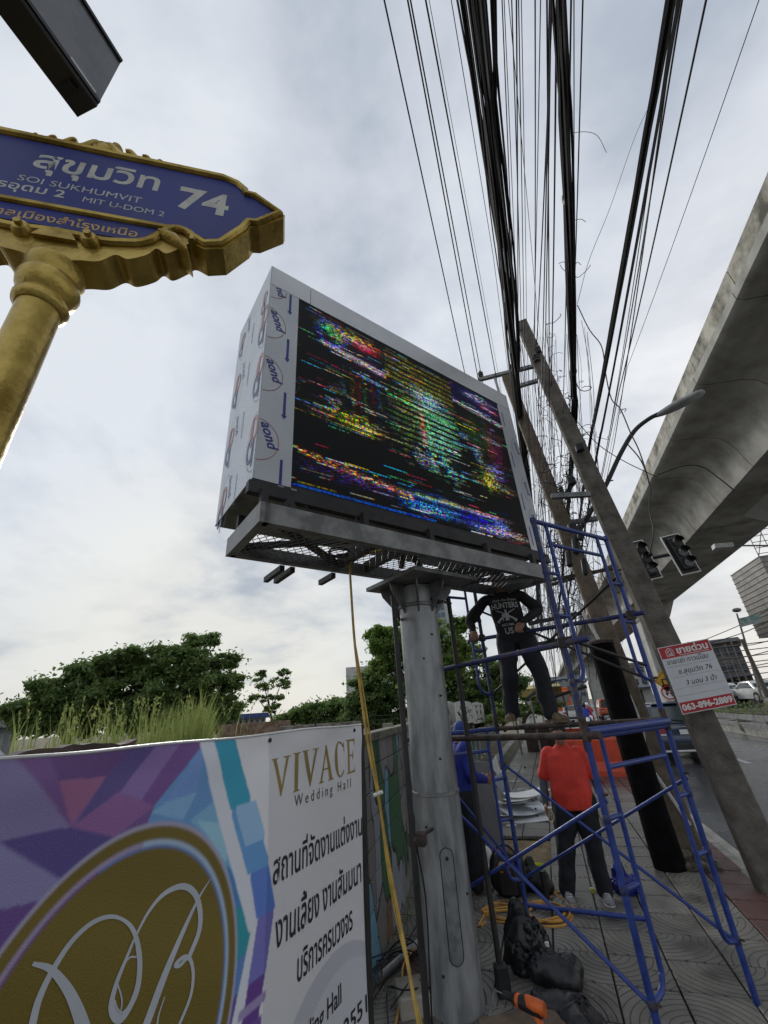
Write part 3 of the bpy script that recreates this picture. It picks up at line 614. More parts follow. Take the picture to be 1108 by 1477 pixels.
half=[(-3.42,VZ+.66),(-3.30,VZ+.56),(-2.9,VZ+.50),(-2.4,VZ+.43),(-2.05,VZ+.28),(-1.85,VZ+.02),(-1.72,VZ-.35),(-1.62,VZ-.8),(-1.55,VZ-1.0)]
# shift so that the box soffit is the widest thing in view from below
half=[(x*1.0,z) for x,z in half]
full=half+[(-x,z) for x,z in reversed(half)]
top=[(3.42,VZ+.9),(-3.42,VZ+.9)]
segp=MB().prism(full+top,(0,0,0),(1,0,0),(0,0,1),(0,seg-.03,0))
sp=segp.build('deck_segment',M_viad,vd,loc=(0,0,0),smooth=True); sp.location=Vector((VX,-6,0))-BASE[vd]
NS=64
for k in range(1,NS): inst(sp,vd,(VX,-6+k*seg,0))
ppm=MB().prism([(-3.27,VZ+.80),(-3.26,VZ+.70),(-3.21,VZ+.66),(-3.06,VZ+.655),(-3.06,VZ+1.56),(-3.14,VZ+1.60),(-3.27,VZ+1.60)],(0,0,0),(1,0,0),(0,0,1),(0,seg-.035,0))
pq=ppm.build('parapet_panel',M_parapet,vd,loc=(0,0,0)); pq.location=Vector((VX,-6,0))-BASE[vd]
for k in range(1,NS): inst(pq,vd,(VX,-6+k*seg,0))
pr=pq.copy(); COL.objects.link(pr); pr.parent=vd; pr.scale=(-1,1,1); pr.location=Vector((VX,-6,0))-BASE[vd]; BASE[pr]=Vector((VX,-6,0))
for k in range(1,NS): inst(pr,vd,(VX,-6+k*seg,0))
def pier(Y,label,X=9.35):
    p=empty('viaduct_pier',(X,Y,-.15),label,'pier','piers of the elevated railway')
    MB().box((X,Y,3.5),(2.1,2.0,7.3),bev=.12).build('column',mat('smooth_pier_concrete',(.30,.305,.28),.75,c2=(.42,.42,.39),scale=.8,world=True,bump=.2,bs=4),p)
    MB().prism([(-1.05,7.1),(1.05,7.1),(1.7,VZ-1.0),(1.7,VZ-.655),(-1.7,VZ-.655),(-1.7,VZ-1.0)],(X,Y-1.0,0),(1,0,0),(0,0,1),(0,2.0,0)).build('pier_head',M_viad,p)
    for z in (2.9,5.6): MB().box((X,Y,z),(2.13,2.03,.03)).build('joint_band',M_galdk,p)
    return p
pr1=pier(39,'pale square concrete pier carrying the yellow diamond sign, behind the leaning utility pole')
pier(66,'second pale viaduct pier seen beyond the near signed one'); pier(93,'far viaduct pier glimpsed between the utility poles'); 
ph=empty('portal_beam',(15.5,18.9,-.15),'pale tapered concrete portal beam reaching out under the viaduct at the right edge','portal')
MB().prism([(8.75,VZ-.66),(16.6,VZ-.66),(16.6,VZ-4.0),(14.2,VZ-3.6),(9.3,VZ-.95)],(0,17.8,0),(1,0,0),(0,0,1),(0,2.2,0)).build('beam',mat('pale_portal_concrete',(.42,.42,.40),.8,var=.12,scale=.7,world=True,bump=.15,bs=4),ph)
MB().box((15.6,18.9,2.5),(1.9,2.0,5.4),bev=.1).build('column',MATS['pale_portal_concrete'],ph)
# ------------------------------------------------------------------ utility poles
def upole(base,top,w0,w1,label,m,holes=True,group=None,yaw=0,aspect=.75,name='utility_pole'):
    r=empty(name,base,label,'utility pole',group); base=Vector(base); top=Vector(top); ax=(top-base).normalized()
    X=Vector((math.cos(yaw),math.sin(yaw),0)); X=(X-ax*X.dot(ax)).normalized(); Y=ax.cross(X); mb=MB(); vs=[]; n=14; L=(top-base).length
    for j in range(n+1):
        t=j/n; w=w0+(w1-w0)*t; c=base+ax*L*t
        for (a,b) in ((-1,-.85),(-.85,-1),(.85,-1),(1,-.85),(1,.85),(.85,1),(-.85,1),(-1,.85)):
            k=1+.02*mnoise.noise(Vector((a*3,b*3,j*1.7)))
            vs.append(c+X*a*w/2*k+Y*b*w/2*aspect*k)
    fs=[(j*8+i,j*8+(i+1)%8,j*8+8+(i+1)%8,j*8+8+i) for j in range(n) for i in range(8)]+[tuple(range(7,-1,-1)),tuple(n*8+i for i in range(8))]
    mb.add(vs,fs).build('shaft',m,r)
    if holes:
        hp=None
        for t in [.16,.22,.30,.38,.46,.54,.60,.66,.72,.78,.84,.90,.95]:
            w=(w0+(w1-w0)*t); c=base+ax*L*t-Y*(w/2*aspect+.0015)
            if hp is None: hp=MB().lathe([(.013,-.02),(.013,.002)],(0,0,0),(0,0,1),10).build('bolt_hole',M_black,r,loc=c); hp.rotation_euler=Vector(-Y).to_track_quat('Z','Y').to_euler(); HE=hp.rotation_euler.copy()
            else: o=inst(hp,r,c); o.rotation_euler=HE
    return r,ax,X,Y,L
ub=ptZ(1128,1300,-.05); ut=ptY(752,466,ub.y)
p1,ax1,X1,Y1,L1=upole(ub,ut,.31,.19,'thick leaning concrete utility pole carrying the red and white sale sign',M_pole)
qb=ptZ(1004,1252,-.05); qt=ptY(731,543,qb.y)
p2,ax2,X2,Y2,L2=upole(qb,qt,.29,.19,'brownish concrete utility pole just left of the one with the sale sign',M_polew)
# rock-like cracked foot of pole 2 and black wrap
wrap=empty('wrapped_pole_stub',(.98,6.66,-.05),'short utility pole stub wrapped in black plastic sheeting, standing on the wet paving','pole')
wb,wt=Vector((.94,6.64,-.05)),ptY(866,926,6.64)
wr=MB(); rings=[]; 
for j in range(15):
    t=j/14; c=wb.lerp(wt,t); w=.165-.005*t
    rings.append((c,w*(1+.05*mnoise.noise(Vector((t*6,1,0)))),w*.9,Vector((1,0,0)),Vector((0,1,0))))
wr.loft(rings).build('plastic_wrap',mat('black_wrap',(.005,.005,.006),.85,var=.4,scale=6,bump=.8,bs=12,spec=.1),wrap)
MB().lathe([(.172,0),(.176,.03),(.15,.05)],wt-Zv*.03,n=18).build('wrap_rim',mat('rust_rim',(.05,.035,.03),.8,var=.4,scale=20,bump=.5),wrap)
rough=MB()
for k in range(44):
    a=random.uniform(0,6.28); rr=random.uniform(.10,.27); rough.ell((1.16+rr*math.cos(a)*1.0,6.72+rr*math.sin(a)*.6,random.uniform(-.02,.14*(1-rr*1.8))),(random.uniform(.04,.1),random.uniform(.04,.1),random.uniform(.03,.09)),n=7,m=5)
rough.build('cement_footing',mat('cracked_cement',(.05,.045,.035),.95,c2=(.16,.14,.11),scale=14,bump=1,bs=30),kind='structure')
# white conduits down pole 2
cdt=empty('conduit_pair',qb,'pair of thin white conduits running down the brown utility pole','conduit')
for o,w in ((0,.012),(.035,.012)):
    P=[ptY(x+9+o*60,y,qb.y-.20) for x,y in ((822,868),(846,910),(876,960),(905,1020),(918,1060),(922,1095),(945,1130),(985,1190))]
    MB().tube(curve(P,4),w,6).build('conduit_pipe',M_whitepl,cdt,smooth=True)
# further poles
p3,ax3,X3,Y3,L3=upole(ptZ(800,1052,0),ptY(752,828,ptZ(800,1052,0).y),.3,.2,'slim round-topped concrete pole standing far off behind the man in the black T-shirt',M_conc,False)
fb=Vector((1.3,22,0)); upole(fb,(1.2,22,8.2),.3,.2,'distant concrete utility pole amid the hanging cables',M_conc,False)
# crossarms and insulators
def inslr(P,par,s=1,n=3):
    mb=MB(); prof=[]
    for k in range(n): prof+=[(.022*s,.05*k*s),(.05*s,(.05*k+.008)*s),(.05*s,(.05*k+.02)*s),(.024*s,(.05*k+.036)*s)]
    prof+=[(.018*s,(.05*n+.03)*s)]
    return mb.lathe(prof,P,n=12).build('insulator',mat('insulator_glaze',(.06,.055,.05),.25,var=.3,coat=.4),par,smooth=True)
def xarm(par,a,b,m=M_galdk,w=.07,ins=(),s=1):
    mb=MB().beam(a,b,w,w); arm=mb.build('crossarm',m,par)
    for t in ins:
        P=Vector(a).lerp(Vector(b),t)+Zv*w/2; BASE.setdefault(arm,P); inslr(P,par,s)
    return arm
xarm(p2,ptY(690,548,6.9),ptY(775,527,6.9),ins=(.06,.62,.96),s=1.1)
xarm(p2,ptY(745,558,6.9),ptY(776,549,6.9),m=M_gal)
MB().beam(ptY(714,546,6.9),ptY(722,572,6.9),.05,.05).build('arm_brace',M_gal,p2)
inslr(ptY(775,521,6.0),p1,1.1); inslr(ptY(778,508,6.0),p1,.9)
xarm(p1,ptY(795,716,5.95),ptY(852,713,5.95),ins=(.3,),s=.8)
xarm(p2,ptY(800,757,6.9),ptY(862,748,6.9)); xarm(p2,ptY(775,840,6.9),ptY(885,820,6.9),m=M_rust,w=.045,ins=(.15,.6),s=.6)
xarm(p3,ptY(762,900,9),ptY(840,884,9),m=M_dark,w=.07,ins=(.2,.7)); xarm(p3,ptY(770,930,9),ptY(832,918,9),m=M_dark,w=.06)
for px,py in ((828,768),(826,700),(838,652)): MB().lathe([(.03,0),(.06,.02),(.06,.12),(.03,.15)],ptY(px,py,5.9),n=12).build('cable_clamp',M_cable,p1,smooth=True)
tr=empty('cable_splice_box',ptY(832,795,6.3),'black cable splice closures bunched beside the leaning pole','splice box')
for px,py,r in ((832,800,.05),(838,780,.04),(822,818,.045),(845,830,.04)): MB().lathe([(r*.4,0),(r,.03),(r,.24),(r*.4,.28)],ptY(px,py,6.3),(.15,.2,1),12).build('closure',M_black,tr,smooth=True)
# ------------------------------------------------------------------ overhead cables
YP=6.1
def span(xt,yt,xp,yp,yP=YP,dz=-.28,cont=True,drop=0,mid=0):
    P=ptY(xp,yp,yP); T=ptZ(xt,yt,P.z+dz)
    dX=(P.x-T.x)/(P.y-T.y); out=[]
    yb=-14
    for k in range(7):      # behind and over the camera
        y=yb+(T.y-yb)*k/7; q=(y-T.y); out.append(Vector((T.x+dX*q,y,T.z+ (q*.0)-.0*q+.004*q*q*0)))
    for k in range(9):
        t=k/8; q=T.lerp(P,t); q.z+= (-dz)*(t*t-t)*.45-mid*4*t*(1-t); out.append(q)
    if cont:
        for k in range(1,9):
            t=k/8; y=P.y+26*t; out.append(Vector((P.x+.3*t*(1 if P.x<1 else -1)*.3,y,P.z-.6*4*t*(1-t)*.5-.5*t)))
    return out
def cab(label,group,r,*a,**k):
    o=MB().tube(span(*a,**k),r,6,caps=False).build('overhead_cable',M_cable,smooth=True,fix=False); tag(o,label,'cable',group); return o
gl='phase wires reaching the crossarm behind the billboard'; ll='single thick wire dropping behind the top of the billboard'
for (xt,xp,yp,r),w_ in zip(((553,672,545,.0085),(587,690,548,.0085),(591,694,540,.008),(613,716,545,.0085)),('leftmost','second','third','rightmost')): cab(w_+' of the four thick wires dropping behind the top of the billboard',gl,r,xt,-6,xp,yp,yP=6.9)
cab('hair-thin wire left of the cable bundle above the billboard',None,.003,618,-6,721,552,yP=6.9)
g2='thin loose wires hanging between the two black bundles'; l2='thin black wire strung between the two main cable bundles'
for xt,xp,yp,r in ((650,712,372,.006),(724,742,470,.006),(727,748,510,.004),(733,775,452,.004),(738,752,480,.006),(745,747,560,.006),(748,757,600,.004),(752,760,500,.004),(772,771,520,.006),(780,768,560,.004),(797,774,500,.008),(793,780,600,.006),(803,795,560,.008),(795,783,640,.005),(824,812,600,.006),(828,826,560,.004),(841,822,600,.005),(789,792,700,.004)):
    cab(l2,g2,r,xt,-6,xp,yp)
g3='loose wires right of the thick slanting bundle'; l3='thin wire fanning out right of the thick slanting bundle'
for (xt,xp,yp,r),w_ in zip(((1020,893,565,.0075),(985,884,600,.006),(975,880,620,.004),(978,886,640,.005)),('rightmost and thickest','second from the right','innermost, thinnest','third from the right')): cab(w_+' of the loose wires fanning out right of the slanting bundle',g3,r,xt,-6,xp,yp)
cab('outermost thin wire, crossing the open sky beside the viaduct',None,.0035,1097,-6,905,530)
def bundle(label,ctl,spread,n,r,seed,ctlY=None):
    # ctl: list of span argument tuples -> a centre line, strands wander round it
    base=span(*ctl[0],**ctl[1]); rn=random.Random(seed); root=empty('cable_bundle',base[8],label,'cable bundle')
    for i in range(n):
        a=rn.uniform(0,6.28); rr=spread*math.sqrt(rn.random()); ph=rn.uniform(0,6.28); pts=[]
        for k,p in enumerate(base):
            w=1+.5*math.sin(k*.5+ph) if k<8 else (1+.35*math.sin(k*.9+ph))
            pts.append(p+Vector((math.cos(a+.15*k),.0,math.sin(a+.15*k)))*rr*w)
        MB().tube(curve(pts,2),r*rn.uniform(.7,1.35),5,caps=False).build('strand',M_cable,root,smooth=True,fix=False)
    return root
bundle('widest black bundle of cables, passing in front of the concrete pole top',((690,-6,745,560),dict(dz=-.45,mid=.03)),.085,30,.0095,3)
bundle('second strand group of the wide black bundle, on its left side',((664,-6,738,470),dict(dz=-.30)),.028,10,.009,4)
bundle('knotted black bundle coming straight down the middle of the sky',((808,-6,829,600),dict(dz=-.3,mid=.02)),.035,20,.0085,5)
bundle('thick slanting bundle right of the knotted one',((968,-6,851,640),dict(dz=-.25)),.018,8,.0115,6)
bundle('twin thick cables beside the slanting bundle, clear of the viaduct',((981,-6,862,650),dict(dz=-.25)),.012,3,.008,7)
# strap ties
for q,w_ in ((9,'upper'),(11,'middle'),(13,'lower')): MB().lathe([(.045,0),(.047,.02),(.045,.05)],span(808,-6,829,600)[q],(0,1,.1),10).build('tie_band',mat('pale_tie',(.25,.25,.26),.5),label=w_+' pale tie band gripping the knotted middle bundle of cables',cat='tie band')
# loops, stubs and tangles
def tang(n,cx,cy,sx,sy,Y,rad,seed,r=.0035):
    rn=random.Random(seed); mb=MB()
    for i in range(n):
        px,py=rn.gauss(cx,sx),rn.gauss(cy,sy); c=ptY(px,py,Y+rn.uniform(-.3,.5)); a0=rn.uniform(0,6.28); R_=rad*rn.uniform(.3,1.2); pts=[]; nn=rn.randint(4,9)
        ax_=Vector((rn.gauss(0,1),rn.gauss(0,.6),rn.gauss(0,.5))).normalized(); ay_=ax_.cross(Vector((rn.gauss(0,.3),1,rn.gauss(0,.3)))).normalized()
        for k in range(nn): t=a0+k*.75; pts.append(c+ax_*R_*math.cos(t)+ay_*R_*1.3*math.sin(t)+Vector((rn.gauss(0,.02),0,rn.gauss(0,.02)-.03*k)))
        mb.tube(curve(pts,4),r*rn.uniform(.6,1.5),4,caps=False)
    return mb
def verts_(n,x0,x1,y0,y1,Y,seed,r=.0045):
    rn=random.Random(seed); mb=MB()
    for i in range(n):
        x=rn.uniform(x0,x1); a=ptY(x,y0+rn.uniform(-15,30),Y+rn.uniform(-.2,.6)); b=ptY(x+rn.uniform(0,35),y1+rn.uniform(-60,30),a.y); m=[a.lerp(b,t)+Vector((rn.gauss(0,.035),0,0)) for t in (.3,.6)]
        mb.tube(curve([a,*m,b],5),r*rn.uniform(.5,1.4),4,caps=False)
    return mb
o=tang(80,812,620,22,70,6.3,.10,11,.0045); o2=verts_(34,745,850,470,760,6.4,12); o.v,_n=o.v,len(o.v); o.f+= [tuple(i+_n for i in f) for f in o2.f]; o.v+=o2.v
o.build('cable_tangle',M_cable,label='wild tangle of thin wires and loops around the upper utility poles',cat='wires',kind='stuff',fix=False)
o=tang(110,815,760,26,60,7.3,.12,13,.006); o2=verts_(40,770,850,690,960,7.6,14,.005); _n=len(o.v); o.f+= [tuple(i+_n for i in f) for f in o2.f]; o.v+=o2.v
o.build('cable_tangle',M_cable,label='dense lower tangle of loops and drop wires behind the blue scaffold',cat='wires',kind='stuff',fix=False)
o=tang(50,790,880,30,40,11,.30,15,.006); o2=verts_(46,725,840,830,1000,11,16,.006); _n=len(o.v); o.f+= [tuple(i+_n for i in f) for f in o2.f]; o.v+=o2.v
o.build('cable_tangle',M_cable,label='far thicket of drop wires over the pavement behind the standing worker',cat='wires',kind='stuff',fix=False)
o=MB()
for pts in (((826,388),(818,392),(812,388),(808,382)),((828,396),(834,400),(846,390),(852,382)),((828,385),(833,378),(838,382)),((820,388),(814,378),(806,380)),((822,192),(845,190),(862,196),(875,220)),((827,318),(838,316),(845,320))):
    o.tube(curve([ptY(x,y,4.2) for x,y in pts],5),.004,5,caps=False)
o.build('wire_stub',M_cable,label='curled cut wire ends sprouting from the middle bundle',cat='wire ends',kind='stuff',fix=False)
def drape(label,pts,Y,r=.009):
    o=MB().tube(curve([ptY(x,y,Y) for x,y in pts],6),r,6,caps=False).build('drop_cable',M_cable,smooth=True,fix=False); return tag(o,label,'cable')
drape('wavy loose cable dropping across the sky to the street lamp arm',((833,440),(850,475),(868,500),(874,540),(882,575),(895,590),(910,625),(922,650),(935,690),(940,715)),6.3)
drape('dark cable looping down in front of the viaduct to the traffic lights',((905,640),(925,665),(937,700),(937,735),(943,765),(937,800)),7.5,.011)
drape('straight drop wire from the pole to the viaduct edge',((830,605),(862,640),(900,665),(948,688)),6.0,.006)
drape('black cord sagging along the viaduct soffit at the right',((948,685),(985,672),(1012,673),(1035,688),(1060,708)),9.0,.012)
drape('slack wire crossing from the slanting bundle down to the left',((937,152),(915,200),(880,300),(850,375),(833,438)),6.0,.005)
# ------------------------------------------------------------------ street lamp, signals, far lamps
def lamp(base,path,head_a,head_b,label,r=.035,hw=.14,grp=None):
    o=empty('street_lamp',base,label,'street lamp',grp); MB().tube(curve(path,6),r,10).build('arm',M_dark,o,smooth=True)
    a,b=Vector(head_a),Vector(head_b); d=(b-a); L_=d.length; d.normalize(); sd=d.cross(Zv).normalized(); u=sd.cross(d); rings=[]
    for t,w,h in ((0,.03,.03),(.12,.06,.05),(.3,.11,.06),(.55,hw,.07),(.8,hw*1.0,.06),(.94,hw*.75,.045),(1,hw*.25,.02)): rings.append((a+d*L_*t,w,h,sd,u))
    MB().loft(rings).build('lamp_head',mat('lamp_housing',(.30,.30,.30),.5,var=.15,metal=.3),o,smooth=True)
    MB().loft([(a+d*L_*t-u*.035,w,.035,sd,u) for t,w in ((.42,.02),(.5,hw*.7),(.75,hw*.7),(.9,.04))]).build('lens',mat('lamp_lens',(.35,.36,.36),.25,var=.1),o,smooth=True)
    return o
Yl=6.75
lamp(ptY(826,770,Yl),[ptY(x,y,Yl) for x,y in ((826,782),(848,745),(872,704),(895,655),(915,622),(935,605),(950,597))],ptY(946,600,Yl),ptY(1016,565,Yl),'curved dark street lamp arm with cobra head reaching over the road',r=.036,hw=.12)
for px0,py0,px1,py1,Y,lb in ((1108+60,787,1029,789,17,'slim horizontal lamp arm at the right edge with a pale flat head'),):
    o=empty('street_lamp',ptY(px0,py0,Y),lb,'street lamp'); MB().tube([ptY(px0,py0,Y),ptY(1050,787,Y)],.03,8).build('arm',M_galdk,o)
    MB().beam(ptY(1056,787,Y),ptY(1029,789,Y),.30,.16).build('lamp_head',mat('lamp_housing_pale',(.4,.4,.38),.5),o)
Ys=12.5
tl=empty('signal_mast',ptY(800,838,Ys),'dark horizontal mast arm holding the traffic signals over the road','mast arm')
MB().tube([ptY(790,845,Ys),ptY(905,812,Ys),ptY(985,796,Ys)],.05,8).build('arm',M_dark,tl)
MB().tube([ptY(790,845,Ys),Vector((ptY(790,845,Ys).x,Ys,0))],.07,10).build('upright',M_dark,tl)
def signal(px,py,label,s=1):
    c=ptY(px,py,Ys-.12); o=empty('traffic_light',c,label,'traffic light')
    M=Matrix.Rotation(R(-8),3,'Y')@Matrix.Rotation(R(12),3,'Z')
    MB().box(c,(.50*s,.03,1.12*s),M).build('white_border',M_white,o); MB().box(c-Vector((0,.02,0)),(.44*s,.03,1.06*s),M).build('backboard',M_black,o)
    MB().box(c-Vector((0,.07,0)),(.30*s,.12,.92*s),M,bev=.03).build('housing',mat('signal_housing',(.02,.02,.02),.5),o)
    for k in (-1,0,1):
        q=c+M@Vector((0,-.14,.29*k*s)); MB().lathe([(.115,0),(.115,.02)],q,M@Vector((0,-1,0)),18).build('lens',mat('unlit_lens',(.035,.035,.035),.25,coat=.5),o,smooth=True)
        v=MB(); n=14; vs=[]
        for j in (0,1):
            for i in range(n+1):
                a=math.pi*i/n; vs.append(q+M@Vector((.13*math.cos(a),-.17*j*(1),.13*math.sin(a))))
        v.add(vs,[(i,i+1,n+2+i,n+1+i) for i in range(n)]); v.build('visor',M_black,o)
signal(981,799,'right-hand unlit traffic light with white-bordered backboard, clear of the pole'); signal(928,808,'left-hand unlit traffic light half hidden behind the leaning pole')
# ------------------------------------------------------------------ gilded street-name sign
SP=Vector((1.15*math.sin(R(-69)),1.15*math.cos(R(-69)),0)); sa=R(57.5); SU=Vector((math.sin(sa),math.cos(sa),0)); SN=Vector((SU.y,-SU.x,0))   # SN faces the camera
if SN.dot(-SP)<0: SN=-SN
sg=empty('street_name_sign',SP,'gilded street-name sign with blue panels on a round gold post, pointed at its right end','street sign')
def SG(s,z,n=0): return SP+SU*s+Zv*z+SN*n
MB().lathe([(.066,-.1),(.058,.5),(.049,.55),(.049,2.30),(.051,2.31),(.051,2.33),(.049,2.34),(.049,2.86)],SP,n=32).build('post',M_gold,sg,smooth=True)
MB().lathe([(.052,2.83),(.062,2.84),(.064,2.852),(.058,2.865),(.054,2.875),(.061,2.885),(.070,2.90),(.074,2.92),(.070,2.94),(.062,2.948),(.067,2.962),(.073,2.98),(.070,2.998),(.055,3.01)],SP,n=32).build('collar',M_gold,sg,smooth=True)
MB().lathe([(.052,0),(.055,.004),(.055,.02),(.052,.024)],SP+Zv*2.24,n=32).build('strap_band',M_dark,sg,smooth=True)
MB().tube([SP+SN*.045+SU*.03+Zv*2.25,SP+SN*.08+SU*.05+Zv*2.255],.008,8).build('strap_bolt',M_dark,sg)
MB().lathe([(.0495,2.05),(.0498,2.235)],SP,n=32).build('rust_patch',M_rust,sg,smooth=True)
rh=[(0,3.575),(.40,3.575),(.455,3.555),(.49,3.52),(.497,3.50),(.52,3.495),(.622,3.415),(.618,3.395),(.54,3.315),(.515,3.31),(.505,3.275),(.44,3.165),(.385,3.145),(.345,3.165),(.325,3.14),(.285,3.095),(.255,3.11),(.235,3.075),(.19,3.04),(.155,3.05),(.12,3.01),(.07,3.0),(.03,2.985),(0,2.985)]
_c=curve([Vector((x,z,0)) for x,z in rh[12:]],5); rh=rh[:12]+[(p.x,p.y) for p in _c]
outl=rh+[(-x,z) for x,z in reversed(rh[1:-1])]
DT=.045
MB().prism(outl,SG(0,0,-DT),SU,Zv,SN*2*DT).build('sign_body',M_gold,sg)
mainp=[(-.47,3.225),(.27,3.225),(.33,3.225),(.385,3.195),(.42,3.20),(.478,3.29),(.485,3.305),(.51,3.33),(.585,3.41),(.51,3.475),(.475,3.48),(.465,3.51),(.435,3.545),(-.435,3.545),(-.465,3.51),(-.475,3.48),(-.51,3.475),(-.585,3.41),(-.50,3.30)]
for sgn,nm in ((1,1),(-1,1)):
    MB().prism([(x,z) for x,z in mainp],SG(0,0,sgn*(DT+.001)),SU,Zv,SN*sgn*.002).build('name_panel',M_signblue,sg)
    MB().prism([(-.30,3.125),(.205,3.125),(.25,3.19),(.26,3.20),(-.30,3.20)],SG(0,0,sgn*(DT+.001)),SU,Zv,SN*sgn*.002).build('lower_panel',M_signblue,sg)
def bead(pts,r,nm='frame_moulding',nn=DT+.004,closed=False,k=3):
    P=[SG(x,z,nn) for x,z in pts]; P=P+[P[0]] if closed else P
    return MB().tube(P,r,8).build(nm,M_gold,sg,smooth=True)
edge=[(x*.985,3.36+(z-3.36)*.965) for x,z in outl[:12]]
bead([(-.45,3.562),(.40,3.562),(.45,3.542),(.48,3.51),(.485,3.488),(.515,3.487),(.604,3.412),(.53,3.33),(.503,3.325),(.49,3.285),(.43,3.185),(.385,3.168),(.335,3.2)],.013)
bead([(-.45,3.562),(-.485,3.49),(-.604,3.412),(-.43,3.185)],.013)
bead([(-.45,3.212),(.315,3.212)],.010); bead([(-.45,3.221),(.31,3.221)],.006)
# scrolled bracket under the panels
bead(curve([Vector((x,z,0)) for x,z in ((-.02,3.065),(.06,3.075),(.12,3.085),(.17,3.105),(.205,3.11),(.235,3.135),(.262,3.18),(.285,3.213),(.315,3.215),(.345,3.195),(.345,3.17))],4) and [(p.x,p.y) for p in curve([Vector((x,z,0)) for x,z in ((-.02,3.10),(.06,3.10),(.12,3.095),(.17,3.105),(.205,3.115),(.235,3.14),(.262,3.185),(.285,3.213),(.315,3.215),(.345,3.195),(.35,3.165))],4)],.013,'scroll_moulding')
bead([(-p.x,p.y) for p in curve([Vector((x,z,0)) for x,z in ((.02,3.10),(.12,3.095),(.205,3.115),(.262,3.185),(.315,3.215))],4)],.013,'scroll_moulding')
for x in (-.085,.085):
    MB().lathe([(.026,0),(.026,.012),(.018,.022),(.008,.024)],SG(x,3.085,DT),SN,16).build('rosette',M_gold,sg,smooth=True)
    MB().lathe([(.010,.02),(.010,.034)],SG(x,3.085,DT),SN,12).build('rosette_eye',M_gold,sg,smooth=True)
MB().prism([(-.055,3.065),(.055,3.065),(.035,3.10),(0,3.11),(-.035,3.10)],SG(0,0,DT),SU,Zv,SN*.014).build('centre_boss',M_gold,sg)
for sx in (1,-1):
    lv=MB()
    rings=[]
    for t,w in ((0,.01),(.2,.028),(.45,.034),(.75,.02),(1,.004)): rings.append((SG(sx*(.255+.09*t),3.175-.07*t+.02*math.sin(t*3),DT*.4),.02*0+w,.05,SU*.5+Zv*.8,SN))
    lv.loft(rings).build('acanthus_leaf',M_gold,sg,smooth=True)
    # crest ornaments along the top
    for x,z,l,h,tl in ((.02,3.575,.10,.055,.0),(.085,3.572,.09,.042,-.2),(.14,3.570,.08,.030,-.25),(.19,3.568,.06,.020,-.3)):
        MB().loft([(SG(sx*(x-.01+l*t),z+h*(1-t)*.9+.012*math.sin(t*9),DT*.55),max(.004,h*.55*math.sin(.35+t*2.2)),DT*.6*(1-.35*t),Zv,SN) for t in [k/9 for k in range(10)]]).build('crest_scroll',M_gold,sg,smooth=True)
MB().ell(SG(0,3.615,DT*.55),(.040,DT*.6,.040),Matrix((SU,SN,Zv)).transposed()).build('crest_shell',M_gold,sg,smooth=True)
MB().ell(SG(.035,3.645,DT*.55),(.018,DT*.5,.018),Matrix((SU,SN,Zv)).transposed()).build('crest_bud',M_gold,sg,smooth=True)
def fit(mb,s,x0,x1,base,h,fn,ref=None,slope=0,bold=0,**k):
    V,Fs=textpoly(s,1,bold=bold,**k); Vr,_=textpoly(ref,1) if ref else (V,0)
    xs=[v[0] for v in V]; ys=[v[1] for v in Vr]; sy=h/(max(ys)-min(0,min(ys)) if ref is None else max(ys)); sx=(x1-x0)/(max(xs)-min(xs)); mx0=min(xs)
    mb.add([fn(x0+(x-mx0)*sx,base+slope*((x-mx0)*sx)+y*sy) for x,y in V],Fs); return mb
fs_=lambda x,z: SG(x,z,DT+.0035)
fit(MB(),'สุขุมวิท',-.15,.21,3.405,.072,fs_,ref='ข',bold=.02).build('thai_name_lettering',M_signw,sg,fix=False)
fit(MB(),'SOI SUKHUMVIT',-.165,.175,3.318,.030,fs_,ref='S',bold=0).build('english_name_lettering',M_signw,sg,fix=False)
fit(MB(),'มิตรอุดม 2',-.275,-.03,3.270,.030,fs_,ref='ด',bold=.015).build('small_thai_lettering',M_signw,sg,fix=False)
fit(MB(),'MIT U-DOM 2',.02,.25,3.270,.026,fs_,ref='M',bold=0).build('small_english_lettering',M_signw,sg,fix=False)
fit(MB(),'74',.275,.435,3.338,.115,fs_,ref='7',bold=.03).build('number_lettering',M_signw,sg,fix=False)
fit(MB(),'เทศบาลเมืองสำโรงเหนือ',-.27,.195,3.142,.026,fs_,ref='ท',bold=.012).build('orange_thai_lettering',M_signy,sg,fix=False)
# ------------------------------------------------------------------ dark box overhead, top left
bz=4.0
bA,bB=ptZ(120,166,bz),ptZ(141,152,bz); bL=ptZ(33,0,bz)-bB; ld=bL.normalized()*1.25; topz=ptD(173,85,math.hypot(bB.x,bB.y)).z
wv=(bA-bB); wv=wv-ld.normalized()*wv.dot(ld.normalized()); wv=wv*1.25
ob=empty('overhead_metal_box',bB,'dark grey metal equipment box hanging overhead at the top left','metal box')
hv=Zv*(topz-bz); q=[bB,bB+ld,bB+ld+wv,bB+wv]; ins=wv*.15
MB().add(q+[p+hv for p in q],[(0,1,2,3),(7,6,5,4),(0,4,5,1),(1,5,6,2),(2,6,7,3),(3,7,4,0)]).build('casing',mat('box_enamel',(.10,.10,.108),.30,c2=(.17,.17,.18),scale=3.5,rvar=.1,bump=.05),ob)
MB().add([p-Zv*.012 for p in q]+[p-Zv*.002 for p in q],[(0,1,2,3),(7,6,5,4),(0,4,5,1),(1,5,6,2),(2,6,7,3),(3,7,4,0)]).build('bottom_cover',mat('box_cover',(.02,.02,.022),.4,var=.25),ob)
nrm_=-wv.normalized()
